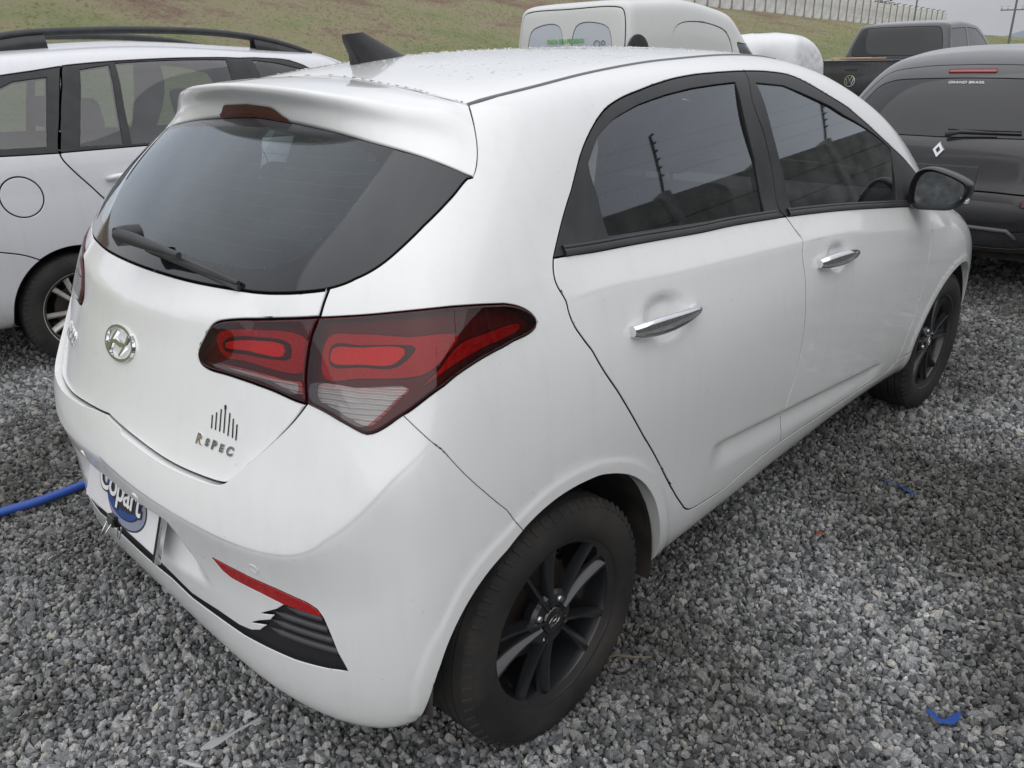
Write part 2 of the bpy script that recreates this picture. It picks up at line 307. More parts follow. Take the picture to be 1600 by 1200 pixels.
# outlines on the hatchback's right half, metres
HC = dict(
 dlo_top=[(0.7484,0.0667,1.1031),(0.7307,0.1038,1.1413),(0.693,0.1939,1.2296),(0.671,0.2478,1.2841),(0.6544,0.2999,1.3228),(0.638,0.3643,1.357),(0.6286,0.4282,1.3757),(0.6213,0.5132,1.3903),(0.6133,0.6263,1.4054),(0.6085,0.7541,1.4149),(0.6095,0.8811,1.417),(0.6117,1.0054,1.416),(0.6161,1.1367,1.41),(0.6272,1.2751,1.3922),(0.6551,1.4299,1.3407),(0.6743,1.5593,1.2943),(0.6941,1.6759,1.24),(0.7115,1.7872,1.1849),(0.7257,1.8908,1.1339),(0.7395,2.0131,1.0738),(0.7497,2.1137,1.0175)],
 dlo_bot=[(0.7484,0.0667,1.1031),(0.7507,0.1942,1.0923),(0.752,0.3087,1.085),(0.7576,0.5953,1.0649),(0.7592,0.7294,1.0585),(0.7668,1.025,1.0367),(0.7783,1.3536,1.0053),(0.7887,1.6232,0.9742),(0.7959,1.9776,0.9293)],
 dlo_front=[(0.7497,2.1137,1.0175),(0.772,2.0897,0.9713),(0.7872,2.046,0.9416),(0.7959,1.9776,0.9293)],
 pane_r=[(0.7395,0.2558,1.1143),(0.7072,0.26,1.1925),(0.6818,0.2582,1.2581),(0.6618,0.315,1.3074),(0.6487,0.39,1.3383),(0.6392,0.4899,1.3606),(0.6336,0.5986,1.3749),(0.6306,0.7223,1.3847),(0.6308,0.8488,1.3887),(0.6315,0.9318,1.3897),(0.6691,0.9242,1.3104),(0.7084,0.9307,1.1958),(0.7558,0.9211,1.0628),(0.75,0.711,1.079),(0.7452,0.5321,1.0931),(0.7416,0.3648,1.1057)],
 pane_f=[(0.6362,1.0397,1.3835),(0.644,1.186,1.3699),(0.6587,1.3005,1.3401),(0.676,1.448,1.2983),(0.696,1.6089,1.2418),(0.7106,1.74,1.193),(0.7273,1.8627,1.1345),(0.7483,1.8519,1.079),(0.7742,1.8387,1.0068),(0.7878,1.8194,0.9692),(0.7826,1.631,0.99),(0.7726,1.3626,1.0189),(0.7616,1.0701,1.048),(0.7261,1.0712,1.1455),(0.6896,1.055,1.2585)],
 bshut=[(0.6076,1.0121,1.4199),(0.6556,0.9877,1.345),(0.6889,1.0051,1.2584),(0.7227,1.012,1.1539),(0.7567,1.0023,1.0602),(0.7675,1.0239,1.0352),(0.787,1.0479,0.9934),(0.8001,1.063,0.9653),(0.8153,1.0461,0.9304),(0.8313,1.0463,0.8804),(0.8438,1.0456,0.8031),(0.8459,1.0528,0.6857),(0.8415,1.0393,0.5699),(0.8361,1.0058,0.4696),(0.8261,1.0244,0.3565),(0.8238,1.026,0.3419)],
 rdoor=[(0.7484,0.0667,1.1031),(0.7568,0.056,1.0848),(0.7681,0.0504,1.0595),(0.7836,0.0611,1.0234),(0.7935,0.0601,0.9992),(0.8064,0.0695,0.9652),(0.83,0.1175,0.8814),(0.8415,0.1685,0.8048),(0.8456,0.2372,0.7036),(0.8433,0.3107,0.6029),(0.8371,0.4012,0.4734),(0.8317,0.4588,0.4008),(0.8267,0.5045,0.3566),(0.8246,0.5543,0.3426)],
 doorbot=[(0.8246,0.5543,0.3426),(0.8226,0.7055,0.3327),(0.8246,0.8336,0.3458),(0.8259,1.0252,0.355),(0.8228,1.3869,0.3371),(0.8199,1.6729,0.3233),(0.8185,1.9236,0.3136),(0.8215,1.9884,0.3267),(0.8226,2.072,0.3292),(0.8236,2.1974,0.3262)],
 fshut=[(0.7959,1.9776,0.9293),(0.7937,2.0569,0.9198),(0.7954,2.1403,0.8911),(0.8209,2.1297,0.8201),(0.8406,2.104,0.7314),(0.8441,2.0892,0.6435),(0.8379,2.0685,0.5036),(0.8313,2.032,0.4092),(0.8229,1.9944,0.3346),(0.8188,1.9687,0.3133)],
 lamp_in=[(0.5621,-0.3589,1.0489),(0.4789,-0.3958,1.0379),(0.3953,-0.4261,1.0248),(0.3461,-0.4422,1.0145),(0.3294,-0.4506,1.0045),(0.314,-0.4652,0.9797),(0.3045,-0.4753,0.9605),(0.3038,-0.4794,0.9509),(0.3134,-0.4826,0.9389),(0.338,-0.4808,0.9317),(0.3971,-0.469,0.9295),(0.4898,-0.446,0.9221),(0.559,-0.4261,0.9091),(0.5841,-0.4172,0.9058)],
 lamp_out=[(0.5621,-0.3589,1.0489),(0.6081,-0.335,1.0545),(0.6892,-0.2825,1.0655),(0.7344,-0.2328,1.0693),(0.7599,-0.1648,1.0637),(0.7691,-0.1095,1.0542),(0.776,-0.0663,1.0407),(0.7827,-0.0423,1.0249),(0.7893,-0.0319,1.0084),(0.7935,-0.0386,0.997),(0.7954,-0.057,0.9908),(0.7954,-0.1057,0.9864),(0.794,-0.1709,0.9772),(0.7895,-0.2304,0.9622),(0.7781,-0.2818,0.9392),(0.7554,-0.3233,0.9102),(0.7327,-0.35,0.8858),(0.7153,-0.3663,0.8714),(0.7016,-0.376,0.8668),(0.688,-0.382,0.8703),(0.6462,-0.3968,0.8864),(0.609,-0.4091,0.899),(0.5841,-0.4172,0.9058)],
 lamp_split=[(0.5621,-0.3589,1.0489),(0.56,-0.3756,1.0206),(0.5635,-0.3917,0.9856),(0.5712,-0.4066,0.945),(0.5841,-0.4172,0.9058)],
 lo_clear=[(0.5834,-0.404,0.9388),(0.6671,-0.3636,0.9418),(0.7455,-0.3136,0.9472),(0.7333,-0.3321,0.9275),(0.7148,-0.3557,0.8996),(0.6969,-0.3737,0.8795),(0.684,-0.3808,0.8792),(0.6444,-0.3945,0.8944),(0.6059,-0.4071,0.9074),(0.5912,-0.4116,0.9122)],
 lo_red=[(0.5823,-0.3661,1.0206),(0.6404,-0.3332,1.0305),(0.721,-0.2832,1.0302),(0.7603,-0.229,1.0302),(0.7714,-0.2063,1.0218),(0.7731,-0.2434,0.9932),(0.7625,-0.2832,0.9703),(0.7423,-0.3072,0.9641),(0.6632,-0.3588,0.9569),(0.5947,-0.3934,0.9521)],
 lo_hook=[(0.5942,-0.3679,1.0068),(0.647,-0.3403,1.0113),(0.7175,-0.2961,1.0153),(0.7337,-0.2839,1.0133),(0.717,-0.3162,0.9818),(0.6577,-0.3524,0.9766),(0.6018,-0.3802,0.9745)],
 lo_core=[(0.5994,-0.368,1.002),(0.648,-0.3414,1.0083),(0.7149,-0.3,1.0122),(0.7242,-0.2968,1.0064),(0.7123,-0.3178,0.9847),(0.6568,-0.3514,0.9796),(0.604,-0.3771,0.979)],
 lo_blade=[(0.7876,-0.069,1.0112),(0.7822,-0.1574,1.0135),(0.7762,-0.2118,1.0077),(0.7735,-0.26,0.9768),(0.7629,-0.2973,0.9472),(0.7799,-0.2512,0.9709),(0.7892,-0.1735,0.9903),(0.7918,-0.1016,0.9969),(0.7907,-0.0726,1.0028)],
 li_clear=[(0.3385,-0.4765,0.9425),(0.4305,-0.455,0.9436),(0.521,-0.4288,0.9387),(0.5586,-0.4151,0.9369),(0.5644,-0.418,0.9243),(0.5556,-0.4241,0.9176),(0.4877,-0.4434,0.9306),(0.3943,-0.4669,0.9366)],
 li_red=[(0.3321,-0.4563,0.9919),(0.4064,-0.4299,1.0126),(0.5412,-0.3875,1.0123),(0.5555,-0.4072,0.9585),(0.4267,-0.4506,0.9568),(0.3533,-0.4663,0.9603)],
 li_hook=[(0.3553,-0.455,0.985),(0.4117,-0.435,0.9999),(0.5012,-0.4067,1.0036),(0.5152,-0.4058,0.9954),(0.5186,-0.4136,0.9761),(0.5046,-0.4203,0.9721),(0.4226,-0.4461,0.9698),(0.3555,-0.4617,0.97)],
 li_core=[(0.3655,-0.4542,0.9819),(0.4138,-0.437,0.9946),(0.4987,-0.4099,0.9989),(0.5062,-0.41,0.9933),(0.508,-0.4159,0.9792),(0.4204,-0.4438,0.9763),(0.3646,-0.4576,0.9748)],
 tg_up=[(0.5592,-0.3228,1.1036),(0.5583,-0.3287,1.0965),(0.5594,-0.3449,1.073),(0.5621,-0.3589,1.0489)],
 tg_low=[(0.5841,-0.4172,0.9058),(0.5668,-0.4363,0.8742),(0.5361,-0.4626,0.8326),(0.4958,-0.4919,0.7851),(0.4708,-0.5086,0.757),(0.4579,-0.5165,0.7431),(0.4445,-0.5227,0.7346),(0.4246,-0.5287,0.731),(0.3881,-0.5374,0.7301),(0.2853,-0.5555,0.7326),(0.1448,-0.5668,0.7452),(0.0071,-0.5673,0.7582),(-0.109,-0.5592,0.7754),(-0.2032,-0.5439,0.8016)],
 glass=[(0.6486,-0.0497,1.2646),(0.646,-0.0563,1.2646),(0.6511,-0.1075,1.2353),(0.6515,-0.1688,1.1996),(0.6437,-0.2213,1.1658),(0.626,-0.2646,1.1353),(0.5972,-0.2986,1.1132),(0.561,-0.327,1.0972),(0.5174,-0.3504,1.0881),(0.4612,-0.3738,1.0808),(0.4045,-0.3916,1.0765),(0.3404,-0.4059,1.0752),(0.2279,-0.4248,1.0727),(0.0868,-0.4366,1.0724),(-0.1069,-0.4356,1.0723)],
 frit=[(-0.2107,-0.1221,1.3467),(0.0111,-0.1419,1.339),(0.1892,-0.1443,1.3309),(0.3655,-0.1355,1.3218),(0.4403,-0.1353,1.3099),(0.4786,-0.1409,1.2971),(0.5044,-0.1582,1.2771),(0.515,-0.1888,1.2498),(0.5082,-0.2448,1.2039),(0.4928,-0.2806,1.1753),(0.4779,-0.3089,1.1514),(0.4587,-0.3302,1.1345),(0.4213,-0.3542,1.1183),(0.3775,-0.3707,1.1104),(0.3246,-0.3824,1.1081),(0.1723,-0.3998,1.1104),(0.0271,-0.4013,1.1174),(-0.1004,-0.3966,1.1197)],
 spo_low=[(-0.1631,-0.1089,1.3592),(0.0006,-0.1168,1.3572),(0.1567,-0.1214,1.3503),(0.3134,-0.1222,1.3382),(0.4461,-0.1181,1.3218),(0.5497,-0.1004,1.3044),(0.6107,-0.0774,1.2852),(0.6486,-0.0497,1.2646)],
 spo_end=[(0.6486,-0.0497,1.2646),(0.641,-0.0333,1.2797),(0.6234,-0.0114,1.3081),(0.5965,0.0097,1.3432),(0.5502,0.039,1.386)],
 spo_seam=[(0.5502,0.039,1.386),(0.5278,0.0326,1.3918),(0.4091,0.0265,1.4124),(0.2597,0.0344,1.4278),(0.1166,0.0534,1.4378),(0.0072,0.0637,1.4414),(-0.1878,0.0762,1.4407)],
 ditch=[(0.5502,0.039,1.386),(0.5639,0.1136,1.3995),(0.5681,0.2244,1.4127),(0.5548,0.4226,1.4327),(0.5392,0.6554,1.4478),(0.5356,0.8221,1.453)],
 bump_fend=[(0.7434,-0.3337,0.9078),(0.7482,-0.3323,0.9027),(0.7862,-0.3117,0.8614),(0.8298,-0.2336,0.7454),(0.8416,-0.1419,0.6192),(0.8419,-0.129,0.6026)],
 arch=[(0.7878,-0.3636,0.2946),(0.8024,-0.3552,0.3662),(0.8143,-0.3357,0.4308),(0.8244,-0.3061,0.4864),(0.8326,-0.2648,0.547),(0.8387,-0.2017,0.5907),(0.8418,-0.134,0.6184),(0.8432,-0.0767,0.6428),(0.8441,-0.0188,0.6506),(0.8445,0.0424,0.6492),(0.8445,0.1076,0.6361),(0.8439,0.1781,0.6102),(0.8427,0.2356,0.5798),(0.841,0.2782,0.5415),(0.8385,0.3165,0.4924),(0.8354,0.3451,0.4405),(0.8317,0.3614,0.3954),(0.8244,0.3747,0.3377),(0.8024,0.4028,0.2607),(0.7928,0.3917,0.2442)],
 farch=[(0.8259,2.7206,0.5742),(0.8331,2.6405,0.6063),(0.8381,2.5652,0.618),(0.8426,2.4514,0.6036),(0.8433,2.3542,0.576),(0.8408,2.2671,0.5259),(0.8342,2.1875,0.432),(0.8277,2.1399,0.3624),(0.7861,2.1878,0.2297)],
 sill=[(0.793,0.3919,0.2444),(0.7947,0.6399,0.2512),(0.7971,1.0417,0.2652),(0.8067,1.6214,0.2862),(0.7831,2.1851,0.2266)],
 crease=[(0.7996,-0.2758,0.8821),(0.7887,-0.3107,0.855),(0.7617,-0.3565,0.8085),(0.719,-0.4093,0.7367),(0.6648,-0.4555,0.6726),(0.6327,-0.4756,0.6462),(0.6088,-0.4879,0.6354),(0.5606,-0.5081,0.6299),(0.4784,-0.5354,0.6297),(0.4267,-0.5486,0.6339),(0.3199,-0.5693,0.6447),(0.1508,-0.5879,0.6556),(0.0035,-0.5909,0.6683)],
 shoulder=[(0.786,-0.0281,1.017),(0.785,0.0324,1.02),(0.7843,0.1962,1.0195),(0.7918,0.4515,0.9979),(0.7962,0.7077,0.9826),(0.8029,1.0586,0.9592),(0.8077,1.319,0.9402),(0.8217,1.7594,0.877),(0.8221,2.1162,0.8189),(0.8096,2.4573,0.7831)],
 scallop=[(0.8391,0.5777,0.5231),(0.8365,0.9995,0.4761),(0.8343,1.3499,0.439),(0.8292,1.8275,0.3868)],
 duck=[(-0.0071,-0.4806,1.0015),(0.114,-0.4756,1.0052),(0.2946,-0.4499,1.0175)],
 reflector=[(0.3899,-0.5612,0.5673),(0.4687,-0.5424,0.5582),(0.549,-0.5175,0.5447),(0.6131,-0.4927,0.5277),(0.6313,-0.485,0.5165),(0.6411,-0.4812,0.4985),(0.6175,-0.492,0.4971),(0.5599,-0.5148,0.5066),(0.5053,-0.5327,0.519),(0.4355,-0.5516,0.5287),(0.4136,-0.5566,0.5393)],
 grille=[(0.6411,-0.4812,0.4985),(0.6564,-0.4757,0.4459),(0.6772,-0.4662,0.3817),(0.6394,-0.4852,0.3777),(0.5653,-0.5154,0.3758),(0.5024,-0.5351,0.38),(0.4312,-0.552,0.3842),(0.3526,-0.5661,0.3957),(0.2623,-0.5778,0.404),(0.1854,-0.5861,0.4239),(0.0366,-0.594,0.4447),(-0.0368,-0.5949,0.4552),(-0.0779,-0.5955,0.4755),(-0.1218,-0.5949,0.4986),(-0.0382,-0.5974,0.4966),(0.1247,-0.5928,0.4618),(0.2039,-0.5863,0.4433),(0.2704,-0.5783,0.4215),(0.3602,-0.566,0.418),(0.4272,-0.5534,0.4075),(0.4616,-0.5458,0.4093),(0.4879,-0.5393,0.4197),(0.5088,-0.5332,0.4404),(0.4643,-0.5453,0.4295),(0.5207,-0.5293,0.4572),(0.5331,-0.525,0.4738),(0.4962,-0.5366,0.4643),(0.5416,-0.5218,0.4903),(0.5599,-0.5148,0.5066)],
 lip=[(0.679,-0.4652,0.3758),(0.6725,-0.4687,0.3486),(0.6341,-0.4875,0.3356),(0.5552,-0.5177,0.3197),(0.3866,-0.5426,0.2765),(0.3329,-0.5521,0.2926)],
 bottom=[(-0.0195,-0.5701,0.3288),(0.2113,-0.5646,0.3167),(0.2647,-0.5548,0.2961),(0.3329,-0.5521,0.2926),(0.3801,-0.5456,0.2818),(0.4418,-0.531,0.2599),(0.5325,-0.5118,0.2494),(0.6284,-0.476,0.238),(0.6838,-0.4514,0.248),(0.7578,-0.4,0.2698),(0.7865,-0.3645,0.2911)],
 plate_r=[(0.2222,-0.5876,0.5769),(0.3042,-0.5771,0.505),(0.3373,-0.5703,0.4348)],
 sens=[(0.5127,-0.5283,0.5847),(0.1494,-0.5913,0.6279)],
 handle_r=[(0.821,0.2271,0.9234),(0.8216,0.2872,0.9223),(0.8225,0.3856,0.9198),(0.8234,0.4864,0.9168)],
 handle_f=[(0.8282,1.1286,0.8902),(0.8289,1.2056,0.8855),(0.8295,1.296,0.8806),(0.8294,1.3873,0.8772)],
 emblem=[(-0.006,-0.5169,0.914)],
 bars=[(0.3767,-0.5094,0.8253),(0.3877,-0.5072,0.8246),(0.3993,-0.5048,0.824),(0.4108,-0.5023,0.8234),(0.4225,-0.5005,0.8204),(0.4345,-0.4978,0.8192),(0.4441,-0.4963,0.8164)],
 barst=[(0.3728,-0.5022,0.8502),(0.3831,-0.4977,0.8572),(0.3939,-0.4926,0.8654),(0.4041,-0.4883,0.8709),(0.4177,-0.4878,0.8627),(0.4286,-0.4879,0.8541),(0.4401,-0.4877,0.8456)],
 rspec=[(0.3426,-0.5254,0.7968),(0.4474,-0.5039,0.7906)],
 wiper=[(-0.2196,-0.3987,1.1063),(-0.1067,-0.4027,1.1126),(0.0604,-0.4024,1.1152),(0.226,-0.3999,1.104),(0.3391,-0.3895,1.0967)],
 antb=[(0.021,0.1223,1.4538),(0.1103,0.1139,1.4505),(0.1447,0.2109,1.4629)],
 roof_sil=[(0.51,1.3429,1.442),(0.5957,1.3889,1.4098),(0.6247,1.5323,1.3675),(0.6568,1.7667,1.2854),(0.6852,1.9303,1.2038),(0.7164,2.2101,1.0332)],
 left_sil=[(-0.5261,-0.507,0.7045),(-0.4311,-0.5385,0.6882),(-0.2432,-0.579,0.656),(-0.2296,-0.5855,0.6083),(-0.4509,-0.5485,0.4249),(-0.2639,-0.5816,0.4679)],
 fend_sil=[(0.7994,2.8609,0.5627),(0.7954,2.847,0.623),(0.8094,2.6828,0.7133),(0.7747,2.6384,0.7846)],
 s_tailgate=[(0.2146,-0.5188,0.8769)],
 s_clear=[(0.2958,-0.2795,1.2108)],
 s_frit=[(0.587,-0.1844,1.2268)],
 s_side=[(0.8064,-0.1857,0.9304)],
 s_side2=[(0.6123,0.408,1.3967)],
 s_frame_r=[(0.7157,0.1839,1.1733)],
 s_frame_f=[(0.6602,1.0162,1.3353)],
 s_frame_f2=[(0.7792,1.9212,0.9852)],
 s_frame_r2=[(0.7198,0.951,1.1608)],
 s_pane_r=[(0.6919,0.5553,1.2346)],
 s_pane_f=[(0.7318,1.33,1.1361)],
 s_door_r=[(0.8461,0.5031,0.7541)],
 s_door_f=[(0.8457,1.442,0.6888)],
 s_fender=[(0.8347,2.2813,0.7448)],
 s_bumper=[(0.7522,-0.4099,0.6106)],
 s_bumper2=[(0.2261,-0.5761,0.6831)],
 s_bumper3=[(0.4869,-0.5391,0.4745)],
 s_reflector=[(0.5421,-0.5205,0.5264)],
 s_grille=[(0.6091,-0.4975,0.4386)],
 s_grille3=[(0.6059,-0.497,0.4964)],
 s_grille2=[(0.2664,-0.5781,0.4126)],
 s_hole=[(0.8347,0.0348,0.4069)],
 s_hole_f=[(0.8334,2.4401,0.389)],
 s_lo_clear=[(0.65,-0.3814,0.9201)],
 s_lo_core=[(0.6633,-0.3405,0.9949)],
 s_lo_hook=[(0.7293,-0.2891,1.0113)],
 s_lo_red=[(0.7599,-0.2607,1.0022)],
 s_lo_blade=[(0.7854,-0.161,1.0042)],
 s_lo_body=[(0.7621,-0.1992,1.0453)],
 s_lo_body2=[(0.7241,-0.3582,0.8786)],
 s_li_clear=[(0.5081,-0.4349,0.9346)],
 s_li_core=[(0.4484,-0.4313,0.987)],
 s_li_hook=[(0.5133,-0.4097,0.9886)],
 s_li_red=[(0.5368,-0.4058,0.9783)],
 s_li_body=[(0.462,-0.4058,1.0295)],
 s_spoiler_bed=[(0.2871,-0.0311,1.4023)],
 s_roof=[(0.4417,0.2793,1.4416)],
)
# outlines on the silver wagon, its own frame
WC = dict(
 qw_out=[(0.681,-0.153,1.419),(0.672,-0.064,1.443),(0.666,0.083,1.459),(0.660,0.223,1.477),(0.729,0.150,1.281),(0.791,0.078,1.079),(0.790,-0.046,1.083),(0.789,-0.183,1.089),(0.788,-0.289,1.093)],
 qw_in=[(0.703,-0.161,1.358),(0.693,-0.084,1.388),(0.684,-0.020,1.414),(0.680,0.135,1.428),(0.732,0.083,1.271),(0.782,0.032,1.114),(0.780,-0.173,1.121),(0.779,-0.253,1.123)],
 rd_out=[(0.826,0.213,0.857),(0.808,0.109,1.003),(0.792,0.079,1.076),(0.729,0.149,1.281),(0.668,0.212,1.458),(0.647,0.243,1.499),(0.634,0.286,1.519),(0.627,0.365,1.529),(0.622,0.703,1.537),(0.592,1.213,1.532)],
 bshut=[(0.592,1.213,1.532),(0.680,1.198,1.412),(0.733,1.186,1.251),(0.793,1.161,1.058)],
 fr_out=[(0.792,0.080,1.076),(0.660,0.222,1.475),(0.659,0.239,1.479),(0.656,0.346,1.487),(0.651,0.683,1.499),(0.641,1.125,1.497),(0.641,1.197,1.493)],
 fr_bot=[(0.792,0.079,1.076),(0.794,0.523,1.068),(0.793,1.161,1.058)],
 p1=[(0.669,0.303,1.458),(0.662,0.452,1.476),(0.729,0.423,1.280),(0.788,0.394,1.091),(0.785,0.182,1.100)],
 p2=[(0.659,0.489,1.483),(0.649,1.114,1.485),(0.694,1.112,1.377),(0.792,1.073,1.066),(0.788,0.440,1.089),(0.725,0.464,1.293)],
 p3=[(0.646,1.286,1.479),(0.651,1.428,1.461),(0.668,1.633,1.411),(0.732,1.753,1.218),(0.788,1.691,1.051),(0.791,1.239,1.062)],
 arch=[(0.834,0.016,0.620),(0.833,-0.113,0.579),(0.832,-0.216,0.504),(0.826,-0.277,0.405),(0.798,-0.301,0.291),(0.746,-0.298,0.257)],
 bump=[(0.834,-0.354,0.669),(0.834,-0.303,0.654),(0.834,-0.209,0.623),(0.833,-0.124,0.577)],
 fuel=[(0.821,-0.141,0.905),(0.823,-0.052,0.893),(0.812,-0.119,0.980)],
 handle=[(0.818,0.239,0.931),(0.816,0.412,0.952)],
 rail=[(0.219,0.068,1.579),(0.228,0.101,1.580),(0.184,0.304,1.594),(0.221,0.538,1.602),(0.342,0.843,1.593),(0.382,1.210,1.568),(0.288,1.624,1.549),(0.535,1.776,1.506)],
)
# ------------------------------------------------------------------ materials
MATS = {}
def mat(name, base=(.8, .8, .8), rough=.5, metal=0., coat=0., coat_rough=.03, spec=.5, trans=0., ior=1.45, alpha=1.):
    m = bpy.data.materials.new(name)
    m.use_nodes = True
    b = m.node_tree.nodes['Principled BSDF']
    b.inputs['Base Color'].default_value = (*base, 1)
    b.inputs['Roughness'].default_value = rough
    b.inputs['Metallic'].default_value = metal
    b.inputs['Coat Weight'].default_value = coat
    b.inputs['Coat Roughness'].default_value = coat_rough
    b.inputs['Specular IOR Level'].default_value = spec
    b.inputs['Transmission Weight'].default_value = trans
    b.inputs['IOR'].default_value = ior
    b.inputs['Alpha'].default_value = alpha
    MATS[name] = m
    return m

def nodes(m):
    return m.node_tree.nodes, m.node_tree.links, m.node_tree.nodes['Principled BSDF']

def add_noise_colour(m, c0, c1, scale=5., detail=6., lo=.35, hi=.65, coord='Object', rough=None, bump=0., bump_scale=None, dist=.002):
    n, l, b = nodes(m)
    tc = n.new('ShaderNodeTexCoord')
    nz = n.new('ShaderNodeTexNoise')
    nz.inputs['Scale'].default_value = scale
    nz.inputs['Detail'].default_value = detail
    l.new(tc.outputs[coord], nz.inputs['Vector'])
    r = n.new('ShaderNodeValToRGB')
    r.color_ramp.elements[0].position = lo; r.color_ramp.elements[0].color = (*c0, 1)
    r.color_ramp.elements[1].position = hi; r.color_ramp.elements[1].color = (*c1, 1)
    l.new(nz.outputs['Fac'], r.inputs['Fac'])
    l.new(r.outputs['Color'], b.inputs['Base Color'])
    if rough:
        mr = n.new('ShaderNodeMapRange')
        mr.inputs['To Min'].default_value, mr.inputs['To Max'].default_value = rough
        l.new(nz.outputs['Fac'], mr.inputs['Value'])
        l.new(mr.outputs['Result'], b.inputs['Roughness'])
    if bump:
        n2 = nz
        if bump_scale:
            n2 = n.new('ShaderNodeTexNoise')
            n2.inputs['Scale'].default_value = bump_scale
            n2.inputs['Detail'].default_value = 4
            l.new(tc.outputs[coord], n2.inputs['Vector'])
        bp = n.new('ShaderNodeBump')
        bp.inputs['Strength'].default_value = bump
        bp.inputs['Distance'].default_value = dist
        l.new(n2.outputs['Fac'], bp.inputs['Height'])
        l.new(bp.outputs['Normal'], b.inputs['Normal'])
    return m

def paint(name, c0, c1, metal=0., rough=.35, coat=1.0, dirt=(.30, .28, .25), dirt_top=.42, dirt_amt=.35):
    """car paint under clear coat with faint mottling, and road dust low down on the panels"""
    m = mat(name, c0, rough, metal, coat, .04)
    n, l, b = nodes(m)
    tc = n.new('ShaderNodeTexCoord')
    geo = n.new('ShaderNodeNewGeometry')
    nz = n.new('ShaderNodeTexNoise'); nz.inputs['Scale'].default_value = 2.2; nz.inputs['Detail'].default_value = 5
    l.new(geo.outputs['Position'], nz.inputs['Vector'])
    mx = n.new('ShaderNodeMix'); mx.data_type = 'RGBA'
    mx.inputs['A'].default_value = (*c0, 1); mx.inputs['B'].default_value = (*c1, 1)
    l.new(nz.outputs['Fac'], mx.inputs['Factor'])
    sep = n.new('ShaderNodeSeparateXYZ'); l.new(geo.outputs['Position'], sep.inputs['Vector'])
    mr = n.new('ShaderNodeMapRange')
    mr.inputs['From Min'].default_value = dirt_top; mr.inputs['From Max'].default_value = .2
    mr.inputs['To Max'].default_value = dirt_amt
    l.new(sep.outputs['Z'], mr.inputs['Value'])
    n2 = n.new('ShaderNodeTexNoise'); n2.inputs['Scale'].default_value = 9; n2.inputs['Detail'].default_value = 8; n2.inputs['Roughness'].default_value = .7
    l.new(geo.outputs['Position'], n2.inputs['Vector'])
    mu = n.new('ShaderNodeMath'); mu.operation = 'MULTIPLY'
    l.new(mr.outputs['Result'], mu.inputs[0]); l.new(n2.outputs['Fac'], mu.inputs[1])
    m2 = n.new('ShaderNodeMix'); m2.data_type = 'RGBA'
    m2.inputs['B'].default_value = (*dirt, 1)
    # faint run-down streaks and water marks
    mp = n.new('ShaderNodeMapping'); mp.inputs['Scale'].default_value = (26, 26, 1.6)
    l.new(geo.outputs['Position'], mp.inputs['Vector'])
    n4 = n.new('ShaderNodeTexNoise'); n4.inputs['Scale'].default_value = 1.0; n4.inputs['Detail'].default_value = 5; n4.inputs['Roughness'].default_value = .65
    l.new(mp.outputs['Vector'], n4.inputs['Vector'])
    r4 = n.new('ShaderNodeMapRange'); r4.inputs['From Min'].default_value = .5; r4.inputs['From Max'].default_value = .8; r4.inputs['To Max'].default_value = .08
    l.new(n4.outputs['Fac'], r4.inputs['Value'])
    ad = n.new('ShaderNodeMath'); ad.use_clamp = True
    l.new(mu.outputs['Value'], ad.inputs[0]); l.new(r4.outputs['Result'], ad.inputs[1])
    l.new(ad.outputs['Value'], m2.inputs['Factor'])
    l.new(mx.outputs['Result'], m2.inputs['A'])
    l.new(m2.outputs['Result'], b.inputs['Base Color'])
    # drying rain film: patches where the coat is a little duller
    n3 = n.new('ShaderNodeTexNoise'); n3.inputs['Scale'].default_value = 6; n3.inputs['Detail'].default_value = 6
    l.new(geo.outputs['Position'], n3.inputs['Vector'])
    r3 = n.new('ShaderNodeMapRange'); r3.inputs['From Min'].default_value = .4; r3.inputs['From Max'].default_value = .75
    r3.inputs['To Min'].default_value = .03; r3.inputs['To Max'].default_value = .16
    l.new(n3.outputs['Fac'], r3.inputs['Value'])
    l.new(r3.outputs['Result'], b.inputs['Coat Roughness'])
    return m

